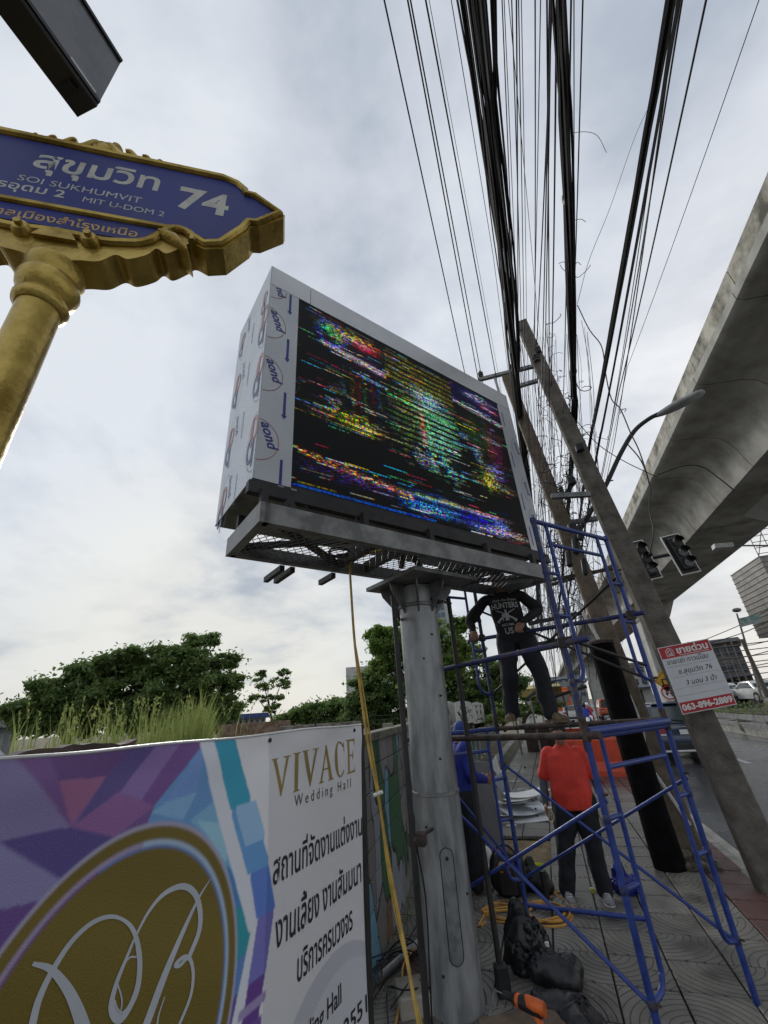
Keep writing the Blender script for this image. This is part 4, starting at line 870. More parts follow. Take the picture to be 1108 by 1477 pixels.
MB().beam(bB+nrm_*.004+hv*.04+ld*.001,bB+ld+nrm_*.004+hv*.04,.010,.02).build('edge_flange',M_black,ob); MB().beam(bB+nrm_*.004+hv*.97,bB+ld+nrm_*.004+hv*.97,.010,.02).build('edge_flange',M_black,ob)
MB().beam(bB+nrm_*.006+hv*.08+ld*.10,bB+nrm_*.006+hv*.08+ld*.02,.004,.012).build('white_scuff',M_whitepl,ob)
MB().tube([bB+wv*.5+ld*.55+hv*.5,bB+wv*1.3+ld*.8+hv*1.6,bB+wv*3+ld*1.2+hv*2],.03,10).build('mounting_arm',M_dark,ob)
MB().box(bB+wv*.5+ld*.06-Zv*.02,(.05,.03,.03)).build('cable_gland',M_black,ob)
# ------------------------------------------------------------------ wedding hall banner
pb=1.2; ba=R(8); BU=Vector((math.sin(ba),math.cos(ba),0)); BN=Vector((BU.y,-BU.x,0)); BO=-BN*pb
def bp(px,py):
    d=ray(px,py); t=((BO-O).dot(BN))/d.dot(BN); q=O+d*t; return ((q-BO).dot(BU),q.z)
def bwave(u,z): return .005*math.sin(u*10.7+z*2)*math.exp(-max(0,1.757-z)*2.2)+.014*math.sin(u*5.1+1)*math.sin((z-.3)*2.6)+.004*mnoise.noise(Vector((u*2.2,z*1.6,3)))+.006*math.exp(-((z-1.70)/.05)**2)*math.sin(u*13)+.012*mnoise.noise(Vector((u*1.1,z*.8,7)))
zt_=lambda u: 1.757+.010*math.exp(-((u-.5)/.15)**2)+.003*math.sin(u*9)
def BF(u,z,n=0):
    k=max(0,1-abs(z-1.757)/.25); return BO+BU*u+Zv*(z+(zt_(u)-1.757)*k)+BN*(n+bwave(u,z))
bn=empty('vinyl_banner',BO+BU*.9,'wide printed vinyl wedding-hall banner in purple, blue and white with a gold oval emblem','banner')
UL,UR,ZB,ZT=-1.1,2.013,-.02,1.757
us=np.concatenate([np.linspace(UL,.42,40)[:-1],np.linspace(.42,UR,450)]); zs=np.concatenate([np.linspace(ZB,.62,20)[:-1],np.linspace(.62,ZT,330)])
UU,ZZ=np.meshgrid(us,zs)
def inpoly(poly):
    m=np.zeros(UU.shape,bool); n=len(poly)
    for i in range(n):
        (x0,y0),(x1,y1)=poly[i],poly[(i+1)%n]
        if y0==y1: continue
        c=((y0>ZZ)!=(y1>ZZ))&(UU<(x1-x0)*(ZZ-y0)/(y1-y0)+x0); m^=c
    return m
z3=lambda x,y: bp(x/1.979,860+y/1.979)
img=np.zeros(UU.shape+(3,)); img[:]=(.155,.085,.26)
def fillp(pts,c): img[inpoly([z3(*p) for p in pts])]=c
xx=(UU-UL)/(1.4-UL)
fillp([(-400,350),(700,350),(760,1500),(-400,1500)],(.16,.08,.26))
fillp([(-200,440),(25,455),(130,560),(205,660),(0,705),(-200,700)],(.22,.18,.37))
fillp([(20,440),(130,450),(170,530),(205,660)],(.17,.08,.26))
fillp([(130,440),(400,420),(305,515),(165,530)],(.125,.055,.21))
fillp([(165,530),(305,515),(205,655)],(.31,.12,.25))
fillp([(400,420),(600,400),(440,560),(330,690),(205,655),(305,515)],(.20,.10,.33))
fillp([(395,420),(455,415),(330,580),(215,655),(305,515)],(.10,.07,.25))
fillp([(455,415),(520,410),(380,620),(330,690),(300,620)],(.24,.15,.38))
fillp([(520,410),(600,400),(440,600),(380,620)],(.17,.07,.27))
fillp([(0,705),(200,660),(330,690),(260,780),(180,810)],(.085,.06,.24))
fillp([(205,660),(330,690),(440,600),(340,560)],(.25,.11,.30))
fillp([(-200,660),(0,710),(180,810),(110,880),(-200,940)],(.24,.22,.42))
fillp([(-200,940),(120,870),(60,960),(-100,1200),(-200,1200)],(.13,.06,.26))
fillp([(590,405),(700,700),(700,1300),(500,1300),(400,700),(440,600)],(.13,.30,.58))
fillp([(540,640),(640,560),(700,800),(640,800),(600,700)],(.20,.42,.62)); fillp([(470,590),(580,420),(560,560),(520,640)],(.17,.30,.62)); fillp([(430,620),(520,640),(560,560),(470,590)],(.22,.42,.66))
fillp([(560,640),(660,650),(640,760)],(.30,.55,.68)); fillp([(575,415),(620,410),(640,520),(585,470)],(.02,.26,.36)); fillp([(600,480),(640,560),(660,640),(620,600)],(.05,.22,.42))
fillp([(640,760),(720,880),(720,960),(670,900)],(.05,.22,.5)); fillp([(660,880),(720,900),(690,1060),(665,1040)],(.02,.30,.36)); fillp([(670,1040),(715,980),(690,1221),(640,1221)],(.10,.22,.50)); fillp([(630,1180),(690,1100),(660,1330),(600,1330)],(.12,.06,.30))
# white side with a faint grey swoosh
fillp([(625,380),(1300,300),(1300,2000),(560,2000),(700,1300),(745,940)],(.70,.70,.72))
cx_,cz_=z3(960,1260); e=((UU-cx_)/.36)**2+((ZZ-cz_)/.22)**2; img[(e<1)&(UU>1.35)]=(.52,.53,.58); e=((UU-cx_-.05)/.3)**2+((ZZ-cz_+.02)/.18)**2; img[(e<1)&(UU>1.35)]=(.60,.61,.65)
def band(pts,w,c,ww=None):
    P=[z3(*p) for p in pts]
    for (x0,y0),(x1,y1) in zip(P,P[1:]):
        dx,dy=x1-x0,y1-y0; l=dx*dx+dy*dy; t=np.clip(((UU-x0)*dx+(ZZ-y0)*dy)/l,0,1); d=np.abs(UU-(x0+t*dx)); yy=(ZZ>=min(y0,y1))&(ZZ<=max(y0,y1))
        img[(d<w)&yy]=c
band([(598,395),(735,940),(655,1330)],.040,(.66,.68,.74))
band([(640,395),(690,600)],.040,(.03,.33,.48)); band([(690,600),(735,780)],.042,(.12,.32,.62)); band([(700,590),(728,700)],.04,(.30,.50,.72)); band([(735,780),(752,905)],.040,(.10,.20,.58)); band([(752,905),(722,1090)],.036,(.17,.16,.48)); band([(722,1090),(700,1221)],.034,(.12,.04,.26)); band([(712,1150),(705,1185)],.05,(.32,.25,.46)); band([(700,1221),(660,1400)],.05,(.14,.07,.30))
ec,ez,ea,eb=.885,1.17,.356,.404
rn_=np.sqrt(((UU-ec)/ea)**2+((ZZ-ez)/eb)**2)
gold=np.array((.205,.15,.028))+.012*np.sin(UU*9+ZZ*23)[...,None]*np.array((1,.8,.2))
img[UU<1.36]=img[UU<1.36]*1.22+.02
def lay(edge,c):
    global img
    w=np.clip((edge-rn_)/.012+.5,0,1)[...,None]; img=img*(1-w)+c*w
lay(1.0,np.array((.46,.43,.58))); lay(.975,gold); lay(.905,np.where((UU>ec)[...,None],(.45,.58,.74),(.42,.35,.52))); lay(.875,np.where((UU>ec-.1)[...,None],(.14,.24,.56),(.2,.1,.3))); lay(.86,gold)
_p=np.pad(img,((1,1),(1,1),(0,0)),'edge'); img=sum(_p[a:a+UU.shape[0],b:b+UU.shape[1]]*w for a,b,w in ((0,1,.15),(2,1,.15),(1,0,.15),(1,2,.15),(1,1,.4)))
img=np.clip(img,0,1)*1.0; img*=(1-.10*np.clip(np.sin(UU*17+ZZ*5)*np.sin(ZZ*11-UU*3),0,1)*0)[...,None]
H2,W2=UU.shape; mb=MB(); mb.v=[tuple(BF(u,z)) for z in zs for u in us]
mb.f=[(j*W2+i,j*W2+i+1,(j+1)*W2+i+1,(j+1)*W2+i) for j in range(H2-1) for i in range(W2-1)]
bsheet=mb.build('banner_sheet',attrmat('banner_print',.42,bump=260,spec=.4),bn,smooth=True,fix=False)
ca=bsheet.data.color_attributes.new('Col','FLOAT_COLOR','POINT'); a=np.ones((H2*W2,4)); a[:,:3]=img.reshape(-1,3); ca.data.foreach_set('color',a.reshape(-1))
MB().add([BF(u,z,-.004) for u,z in ((UL,ZB),(UR,ZB),(UR,1.7),(UL,1.7))],[(0,1,2,3)])
fb_=lambda u,z: BF(u,z,.0018)
def z7(x,y): return bp(x/3.26,1180+y/3.26)
MG=mat('emblem_script_silver',(.52,.55,.60),.4,var=.05)
def script(pts,w0,w1,nm='script_stroke'):
    P=curve([Vector((*z7(*p),0)) for p in pts],6); n=len(P); ws=[w0+(w1-w0)*k/(n-1) if not callable(w0) else w0(k/(n-1)) for k in range(n)]
    mb=MB(); strokepoly(mb,[(p.x,p.y) for p in P],ws,fb_); mb.build(nm,MG,bn,fix=False)
script([(150,1100),(170,968),(200,850),(260,720),(350,580),(450,490),(540,465),(610,500),(645,570),(660,680),(650,800),(620,880),(580,945),(548,935),(533,880),(555,780),(600,660),(640,560),(700,440),(770,355),(850,320),(905,350),(930,430),(925,530),(880,650)],lambda t:.006+.009*abs(math.sin(t*7.2+1.2)),0)
script([(645,610),(655,720),(625,850),(585,915),(560,900),(548,860)],.004,.003); script([(600,672),(620,655),(645,655)],.004,.003); script([(560,780),(580,860),(570,940)],.003,.003); script([(630,830),(600,920),(560,955)],.003,.004)
script([(165,688),(250,715),(325,800),(375,900),(410,1010),(430,1100)],.006,.030)
script([(980,285),(925,375),(850,540),(770,740),(690,968),(640,1100)],lambda t:.002+.019*min(1,t*1.6),0)
script([(880,650),(850,655),(818,688),(840,690),(878,655),(897,720),(888,820),(850,930),(800,1040)],.009,.009); script([(770,840),(745,920),(735,980)],.003,.005)
MV=mat('banner_gold_ink',(.28,.20,.045),.5,var=.1)
def letters():
    lx=1.372; 
    def ad(polys,x0,x1):
        for p in polys:
            mb=MB(); mb.add([fb_(lx_:=x0+(x1-x0)*x, 1.546+.012*(x0+(x1-x0)*x-1.37)/.58+ y*(.125+.018*(x0-1.37)/.58)) for x,y in p],[tuple(range(len(p)))]); out.v+= [tuple(v) for v in mb.v]; out.f.append(tuple(range(len(out.v)-len(p),len(out.v))))
    Vp=[[(.0,1),(.34,1),(.34,.975),(.25,.965),(.56,.2),(.48,0),(.08,.965),(.0,.975)],[(.62,1),(1,1),(1,.975),(.90,.965),(.50,0),(.46,.04),(.78,.965),(.62,.975)]]
    Ip=[[(0,1),(1,1),(1,.975),(.72,.96),(.72,.04),(1,.025),(1,0),(0,0),(0,.025),(.28,.04),(.28,.96),(0,.975)]]
    Ap=[[(0,0),(.32,0),(.32,.025),(.20,.035),(.52,.85),(.50,1),(.10,.035),(0,.025)],[(.45,1),(.55,1),(.92,.035),(1,.025),(1,0),(.62,0),(.62,.025),(.72,.035),(.45,.9)],[(.24,.32),(.68,.32),(.68,.365),(.24,.365)]]
    Cp=[]
    n=16
    for i in range(n):
        a0=R(45+270*i/n); a1=R(45+270*(i+1)/n); 
        def wq(a): return .10+.14*max(0,-math.cos(a))
        Cp.append([(.55+.5*math.cos(a0),.5+.52*math.sin(a0)),(.55+.5*math.cos(a1),.5+.52*math.sin(a1)),(.55+(.5-wq(a1))*math.cos(a1),.5+(.52-.05)*math.sin(a1)),(.55+(.5-wq(a0))*math.cos(a0),.5+(.52-.05)*math.sin(a0))])
    Cp.append([(.90,.97),(.96,.97),(.97,.70),(.92,.70)])
    Ep=[[(0,0),(0,.025),(.14,.04),(.14,.96),(0,.975),(0,1),(.34,1),(.34,0)],[(.34,1),(.92,1),(.92,.76),(.84,.93),(.34,.95)],[(.34,0),(.96,0),(1,.27),(.90,.07),(.34,.045)],[(.34,.49),(.70,.49),(.70,.39),(.76,.39),(.76,.64),(.70,.64),(.70,.54),(.34,.54)]]
    for pl,a,b in ((Vp,1.372,1.472),(Ip,1.487,1.527),(Vp,1.540,1.650),(Ap,1.655,1.768),(Cp,1.778,1.868),(Ep,1.884,1.955)): ad(pl,a,b)
out=MB(); letters(); out.build('title_lettering',MV,bn,fix=False)
fit(MB(),'W e d d i n g   H a l l',1.497,1.915,1.502,.036,fb_,ref='W',bold=.0).build('subtitle_lettering',mat('banner_brown_ink',(.10,.07,.03),.5),bn,fix=False)
MK=mat('banner_black_ink',(.02,.018,.03),.5,var=.1)
fit(MB(),'สถานที่จัดงานแต่งงาน',1.386,2.009,1.306,.062,fb_,ref='น',bold=.012).build('thai_lettering',MK,bn,fix=False)
fit(MB(),'งานเลี้ยง งานสัมมนา',1.404,1.995,1.142,.064,fb_,ref='น',bold=.012).build('thai_lettering',MK,bn,fix=False)
fit(MB(),'บริการครบวงจร',1.527,1.915,1.016,.056,fb_,ref='น',bold=.012).build('thai_lettering',MK,bn,fix=False)
h1=bp(495,1430); h2=bp(530,1433)
fit(MB(),'Vivace Wedding Hall',1.25,h1[0],h1[1]-.03,.052,fb_,ref='H',bold=.012).build('footer_lettering',MK,bn,fix=False)
fit(MB(),'02-971-2551',1.52,2.005,h2[1]-.055,.048,fb_,ref='0',bold=.012).build('phone_lettering',MK,bn,fix=False)
for u in (1.36,-.2,.5,1.95): MB().lathe([(.008,0),(.008,.003)],BF(u,1.735,.001),BN,10).build('eyelet',M_black,bn)
MB().tube([BF(u,1.757,.0) for u in np.linspace(UL,UR,60)],.004,6).build('top_hem',M_whitepl,bn,smooth=True)
# frame of the banner
bf=empty('banner_frame',BO+BU*UR,'black steel frame holding up the printed banner, its right post beside the wall','frame')
def bq(u,z,n): return BO+BU*u+Zv*z+BN*n
MB().beam(bq(UR+.018,-.05,-.03),bq(UR+.018,1.74,-.03),.035,.05,BN).build('post',M_dark,bf)
MB().beam(bq(UR+.018,-.05,-.06),bq(UR-.9,1.1,-.5),.035,.04,BN).build('back_stay',M_dark,bf)
MB().beam(bq(UL,1.70,-.045),bq(UR,1.70,-.045),.04,.04).build('top_rail',M_dark,bf)
MB().beam(bq(.2,-.05,-.045),bq(.2,1.68,-.045),.04,.04,BN).build('post',M_dark,bf)
MB().beam(bq(UR+.03,.0,.05),bq(UR+.2,.62,.30),.04,.05,BN).build('ground_stay',M_dark,bf)
bd=MB(); a_,b_=bp(35,1083),bp(212,1066)
for j in range(11):
    t=j/10; w=.016*(1-.5*abs(t-.45)*2)+random.uniform(-.002,.003)
bd.prism([(a_[0],1.765)]+[(a_[0]+(b_[0]-a_[0])*t,1.768+.008*math.sin(math.pi*min(1,t*1.15))+random.uniform(-.003,.003)) for t in [k/12 for k in range(1,12)]]+[(b_[0],1.778),(b_[0]-.01,1.752),(a_[0]+.02,1.752)],BO-BN*.09,BU,Zv,BN*.05)
bd.build('charred_board',M_brown,label='dark charred board lying along the top edge of the banner',cat='board')
tri=MB(); pA=[BO+BU*x-BN*.05+Zv*z for x,z in (bp(-4,1066),bp(17,1088),bp(-4,1092))]
tri.prism([bp(-10,1060),bp(18,1089),bp(-10,1092)],BO-BN*.04,BU,Zv,BN*.01).build('white_flap',M_whitepl,bn)
# ------------------------------------------------------------------ painted block wall
WA=Vector((-1.62,3.55,0)); WB_=Vector((-2.42,9.4,0)); wu=(WB_-WA).normalized(); wn=Vector((wu.y,-wu.x,0))
wall=empty('graffiti_block_wall',(WA+WB_)/2,'concrete block wall painted with green, blue and brown street art, beside the banner','wall')
def mural():
    m=bpy.data.materials.new('mural_paint'); m.use_nodes=True; nt=m.node_tree; L=nt.links.new; b=nt.nodes['Principled BSDF']; b.inputs['Roughness'].default_value=.8
    g=N(nt,'ShaderNodeNewGeometry'); mp=N(nt,'ShaderNodeMapping'); mp.inputs['Scale'].default_value=(1,1,.42); L(g.outputs[0],mp.inputs[0])
    nz=N(nt,'ShaderNodeTexNoise',i_Scale=1.15,i_Detail=2,i_Distortion=.8); L(mp.outputs[0],nz.inputs['Vector'])
    nd=N(nt,'ShaderNodeTexNoise',i_Scale=1.6,i_Detail=1); L(mp.outputs[0],nd.inputs['Vector'])
    va=N(nt,'ShaderNodeVectorMath',operation='MULTIPLY_ADD'); L(nd.outputs[1],va.inputs[0]); va.inputs[1].default_value=(1.4,1.4,1.4); L(mp.outputs[0],va.inputs[2])
    vo=N(nt,'ShaderNodeTexVoronoi',i_Scale=2.1); L(va.outputs[0],vo.inputs['Vector'])
    sp=N(nt,'ShaderNodeSeparateColor'); L(vo.outputs['Color'],sp.inputs[0])
    r=ramp(nt,[(0,(.24,.23,.22)),(.18,(.05,.15,.06)),(.34,(.27,.26,.25)),(.44,(.20,.42,.58)),(.58,(.30,.29,.28)),(.68,(.24,.14,.07)),(.80,(.33,.36,.40)),(1,(.16,.15,.17))],sp.outputs[0]); r.color_ramp.interpolation='CONSTANT'
    ve=N(nt,'ShaderNodeTexVoronoi',i_Scale=2.1,feature='DISTANCE_TO_EDGE'); L(va.outputs[0],ve.inputs['Vector'])
    ln=ramp(nt,[(0,(0,0,0)),(.018,(0,0,0)),(.026,(1,1,1))],ve.outputs[0])
    m1=N(nt,'ShaderNodeMix',data_type='RGBA'); L(ln.outputs[0],m1.inputs[0]); m1.inputs[6].default_value=(.02,.018,.018,1); L(r.outputs[0],m1.inputs[7])
    n5=N(nt,'ShaderNodeTexNoise',i_Scale=7,i_Detail=8,i_Roughness=.7); L(g.outputs[0],n5.inputs['Vector']); w=ramp(nt,[(.42,(0,0,0)),(.66,(1,1,1))],n5.outputs[0])
    m2=N(nt,'ShaderNodeMix',data_type='RGBA'); m3=N(nt,'ShaderNodeMath',operation='MULTIPLY'); L(w.outputs[0],m3.inputs[0]); m3.inputs[1].default_value=.3; L(m3.outputs[0],m2.inputs[0]); L(m1.outputs[2],m2.inputs[6]); m2.inputs[7].default_value=(.16,.155,.14,1); L(m2.outputs[2],b.inputs['Base Color'])
    bpn=N(nt,'ShaderNodeBump',i_Strength=.6,i_Distance=.01); L(n5.outputs[0],bpn.inputs['Height']); L(bpn.outputs[0],b.inputs['Normal'])
    return m
M_mural=mural(); wl=(WB_-WA).length; Mw=Matrix((wu,wn,Zv)).transposed()
bk=MB().box((0,0,0),(.392,.10,.188),Mw,bev=.005).build('block',M_mural,wall,loc=(0,0,0)); firstb=True
MB().box((WA+WB_)/2-wn*.012+Zv*.77,(wl,.075,1.54),Mw).build('mortar_core',M_conc,wall)
nb=0
for j in range(8):
    for i in range(int(wl/.4)+1):
        s_=.4*i+(.2 if j%2 else 0); c=WA+wu*(s_)+Zv*(.095+.195*j)
        if s_>wl: continue
        if firstb: bk.location=c-BASE[wall]; BASE[bk]=c; firstb=False
        else: inst(bk,wall,c+wn*random.uniform(-.002,.003))
MB().box((WA+WB_)/2+Zv*1.60,(wl+.1,.16,.07),Mw).build('coping',mat('mossy_coping',(.10,.11,.07),.95,c2=(.26,.25,.2),scale=9,bump=1),wall)
for i,s_ in enumerate((.3,2.2,4.1,6)):
    MB().box(WA+wu*min(s_,wl)+Zv*.8-wn*.10,(.12,.12,1.75),Mw).build('pier',M_conc,wall)
# precast fence further along, with painted white boards above
fc=empty('precast_fence',(-2.6,14,0),'far precast concrete fence with faded multicoloured graffiti and square posts','fence')
F0,F1=Vector((-2.45,9.6,0)),Vector((-3.4,30,0)); fu=(F1-F0).normalized(); fn_=Vector((fu.y,-fu.x,0)); Mf=Matrix((fu,fn_,Zv)).transposed()
M_graf=M_mural.copy(); M_graf.name='faded_graffiti'
fpst=MB().box((0,0,.95),(.16,.16,1.95),Mf,bev=.01).build('fence_post',M_conc,fc,loc=(0,0,0)); fpn=MB().box((0,0,0),(1.28,.06,.36),Mf,bev=.008).build('fence_panel',M_graf,fc,loc=(0,0,0)); ff=[1,1]
for k in range(14):
    c=F0+fu*(1.45*k)
    if ff[0]: fpst.location=c-BASE[fc]; BASE[fpst]=c; ff[0]=0
    else: inst(fpst,fc,c)
    for j in range(4):
        q=c+fu*.725+Zv*(.2+.375*j)
        if ff[1]: fpn.location=q-BASE[fc]; BASE[fpn]=q; ff[1]=0
        else: inst(fpn,fc,q)
wbm=mat('white_mural_board',(.5,.5,.48),.7,c2=(.62,.62,.6),scale=3,world=True)
def wboard(px0,px1,py0,py1,Y,label,kind):
    a,b=ptY(px0,py1,Y),ptY(px1,py1,Y+.9); t=ptY(px0,py0,Y).z; o=empty('painted_board',(a+b)/2,label,'painted board'); u_=(b-a); l=math.hypot(u_.x,u_.y); u_=Vector((u_.x,u_.y,0)).normalized(); z0=a.z; h=t-z0
    nrm=Vector((u_.y,-u_.x,0)); MB().prism([(0,0),(l,0),(l,h*.98),(l*.52,h*1.08),(0,h)],a-nrm*0,u_,Zv,-nrm*.04).build('board',wbm,o)
    f=lambda x,z:a+u_*x+Zv*z+nrm*.004; mk=MB(); rn=random.Random(px0)
    if kind=='scribble':
        for i in range(26):
            x,z=rn.uniform(.1,.85)*l,rn.uniform(.15,.85)*h; P=[Vector((x,z,0))]
            for k in range(4): P.append(P[-1]+Vector((rn.uniform(-.13,.13)*l,rn.uniform(-.15,.15)*h,0)))
            strokepoly(mk,[(min(l*.95,max(.03*l,p.x)),min(h*.93,max(.05*h,p.y))) for p in curve(P,4)],.035*h,f)
    elif kind=='letters':
        textmesh(mk,'A',h*.52,lambda x,y:f(.15*l+x,.5*h+y),bold=.03); textmesh(mk,'A',h*.42,lambda x,y:f(.3*l+x,.08*h+y),bold=.03)
    else:
        disc2(mk,.30*l,.86*h,.09*h,f); disc2(mk,.72*l,.86*h,.09*h,f); disc2(mk,.34*l,.55*h,.09*h,f,ry=.12*h); disc2(mk,.66*l,.55*h,.09*h,f,ry=.12*h); disc2(mk,.5*l,.38*h,.04*h,f); strokepoly(mk,[(.15*l,.1*h),(.3*l,.22*h),(.5*l,.18*h),(.7*l,.22*h),(.88*l,.08*h)],.05*h,f); ring2(mk,.5*l,.55*h,.42*h,.02*h,f,30,ry=.36*h)
    mk.build('paint_marks',M_ink,o,fix=False)
wboard(646,660,1014,1050,11.0,'white board painted with big black letters, leftmost above the fence','letters')
wboard(661,684,1013,1045,11.3,'white board covered in black scribbled street art, middle of the three','scribble')
wboard(685,701,1015,1044,12.2,'white board painted with a round black and white animal face, rightmost of three','face')
# ------------------------------------------------------------------ FOR SALE sign on the leaning pole
Yn=5.86; c_=[ptY(x,y,Yn) for x,y in ((985,1031),(1063,1016),(1021,921),(948,935))]
def QF(s,t,n=0): return c_[0].lerp(c_[1],s).lerp(c_[3].lerp(c_[2],s),t)+Vector((0,-n,0))
sl=empty('sale_sign',(c_[0]+c_[1])/2,'white sale notice with red bands and handwriting, tied to the leaning utility pole','sign')
MB().add([QF(x,y,n) for n in (0,.006) for x,y in ((0,0),(1,0),(1,1),(0,1))],[(0,3,2,1),(4,5,6,7),(0,1,5,4),(1,2,6,5),(2,3,7,6),(3,0,4,7)]).build('board',mat('coroplast_white',(.60,.61,.63),.4,var=.03),sl)
for y0,y1 in ((.012,.165),(.815,.988)): MB().add([QF(x,y,.0075) for x,y in ((.015,y0),(.985,y0),(.985,y1),(.015,y1))],[(0,1,2,3)]).build('red_band',M_red,sl,fix=False)
qf=lambda x,y: QF(x,y,.009)
fit(MB(),'ขายด่วน',.33,.94,.862,.075,qf,ref='น',bold=.035).build('header_lettering',M_white,sl,fix=False)
fit(MB(),'063-896-2889',.035,.965,.05,.082,qf,ref='0',bold=.04).build('phone_lettering',M_white,sl,fix=False)
lg=MB(); strokepoly(lg,[(.13,.85),(.13,.93),(.20,.965),(.27,.93),(.27,.85),(.13,.85)],.012,qf); ring2(lg,.2,.90,.035,.012,qf,14,ry=.028); strokepoly(lg,[(.235,.90),(.235,.86)],.014,qf); lg.build('house_logo',M_white,sl,fix=False)
MB().add([qf(x,y) for x,y in ((.36,.832),(.93,.832),(.93,.840),(.36,.840))],[(0,1,2,3)]).build('small_print',M_white,sl,fix=False)
for s_,x0,x1,y in (('ขาย/เช่า ทาวน์โฮม',.08,.88,.72),('ซ.สุขุมวิท 76',.22,.86,.56),('3 นอน 3 น้ำ',.28,.86,.39)):
    fit(MB(),s_,x0,x1,y,.055,qf,ref='น',slope=0,bold=.0,shear=.25).build('handwriting',M_ink,sl,fix=False)
for y in (.68,.52,.355,.25): MB().add([qf(x,yy) for x,yy in ((.05,y),(.95,y),(.95,y+.004),(.05,y+.004))],[(0,1,2,3)]).build('ruled_line',mat('grey_rule',(.3,.3,.32),.6),sl,fix=False)
# signs on the pier
def rsign(px,py,Y,kind,label):
    c=ptY(px,py,Y); o=empty('traffic_sign',c,label,'traffic sign'); f=lambda x,z:c+Vector((x,-.03,z)); f2=lambda x,z:c+Vector((x,-.035,z))
    if kind=='diamond':
        s=.74; MB().prism([(-s,0),(0,-s),(s,0),(0,s)],c,(1,0,0),(0,0,1),(0,-.025,0)).build('plate',mat('sign_yellow',(.55,.30,.02),.4),o)
        mk=MB(); strokepoly(mk,[(-.16,-.28),(-.16,.10),(.12,.10)],.11,f); mk.add([f(.08,.26),f(.34,.10),f(.08,-.06)],[(0,1,2)]); ring2(mk,0,0,.60,.03,f,4); mk.build('arrow_mark',M_ink,o,fix=False)
    else:
        s=.56; MB().lathe([(s,0),(s,.025)],c,(0,-1,0),28).build('plate',M_white,o); mk=MB(); ring2(mk,0,0,.44,.09,f,30); strokepoly(mk,[(-.3,.3),(.3,-.3)],.07,f2); mk.build('red_ring',M_red,o,fix=False)
        mk=MB(); strokepoly(mk,[(.14,-.25),(.14,.08),(.06,.18),(-.06,.18),(-.14,.08),(-.14,-.06)],.08,f); mk.add([f(-.26,-.04),f(-.02,-.04),f(-.14,-.22)],[(0,1,2)]); mk.build('arrow_mark',M_ink,o,fix=False)
rsign(959,982,37.9,'diamond','yellow diamond warning sign with a black bent arrow, on the pale pier')
rsign(965,999,37.9,'round','round red and white no-U-turn sign just below the yellow diamond')
for k,(x,y) in enumerate(((970,1010),(972,1018),(975,1026))): pass
# ------------------------------------------------------------------ people
def remesh(mb,name,m,parent,vox=.009,sm=4,noise_=0,nscale=9,**k):
    o=mb.build(name,m,parent,fix=False,**k)
    r=o.modifiers.new('r','REMESH'); r.mode='VOXEL'; r.voxel_size=vox; r.use_smooth_shade=True
    if sm: s=o.modifiers.new('s','SMOOTH'); s.iterations=sm; s.factor=.5
    dg=bpy.context.evaluated_depsgraph_get(); me=bpy.data.meshes.new_from_object(o.evaluated_get(dg)); o.modifiers.clear(); old=o.data; o.data=me; bpy.data.meshes.remove(old)
    if not me.materials: me.materials.append(m)
    if noise_:
        nr=[v.normal.copy() for v in me.vertices]
        for v,n in zip(me.vertices,nr):
            c=v.co; q=mnoise.noise(Vector((c.x*nscale,c.y*nscale,c.z*nscale*.6)))+.5*mnoise.noise(Vector((c.x*nscale*2.3,c.y*nscale*2.3,c.z*nscale*1.3+5)))+.6*(1-abs(mnoise.noise(Vector((c.x*nscale*.7+9,c.y*nscale*.7,c.z*nscale*.9))))*3)*.3
            v.co=c+n*(q*noise_+(.004 if noise_>.006 else 0))
    me.polygons.foreach_set('use_smooth',[True]*len(me.polygons)); return o
def limb(mb,pts,rad,flat=1):
    P=curve(pts,5); n=len(P); k=len(rad)-1
    rs=[]
    for i in range(n):
        t=i/(n-1)*k; a=min(int(t),k-1); f=t-a; f=f*f*(3-2*f); rs.append(rad[a]*(1-f)+rad[a+1]*f)
    mb.tube(P,rs,14,flat=flat)
    mb.ell(P[0],(rs[0],)*3); mb.ell(P[-1],(rs[-1],)*3)
def hand(mb,wrist,d,pn,thumbside,curl=.4,grip=False,s=1):
    # d: direction of the hand, pn: palm normal (towards which fingers curl)
    d=Vector(d).normalized(); pn=Vector(pn); pn=(pn-d*pn.dot(d)).normalized(); sd=d.cross(pn).normalized()*thumbside; w=Vector(wrist); M=Matrix((d,sd,pn)).transposed()
    mb.ell(w+d*.045*s,(.052*s,.040*s,.017*s),M); mb.ell(w+d*.07*s,(.026*s,.041*s,.014*s),M)
    for i,(o,l) in enumerate(((.030,.072),(.010,.080),(-.010,.075),(-.029,.060))):
        p=w+d*.078*s+sd*o*s; pts=[w+d*.055*s+sd*o*.9*s,p]; a=curl*.5
        for k,f in enumerate((.45,.32,.25)):
            a+=(curl if not grip else 1.05)*(1 if k else .6); p=p+(d*math.cos(a)+pn*math.sin(a))*l*f*s; pts.append(p)
        mb.tube(curve(pts,3),[.0095*s]*(len(curve(pts,3))),7); mb.ell(pts[-1],(.0085*s,)*3,n=8,m=6)
    tp=w+d*.02*s+sd*.026*s; q=[tp,tp+(d*.5+sd*.7+pn*.25)*.04*s,tp+(d*.5+sd*.7+pn*.25)*.04*s+(d*.85+sd*.15+pn*(.5 if not grip else 1.0))*.035*s]
    q.append(q[-1]+(d*.8-sd*.1+pn*(.4 if not grip else 1.2)).normalized()*.025*s); qq=curve(q,3); mb.tube(qq,[.0125*s]*len(qq),7); mb.ell(q[-1],(.0105*s,)*3,n=8,m=6)
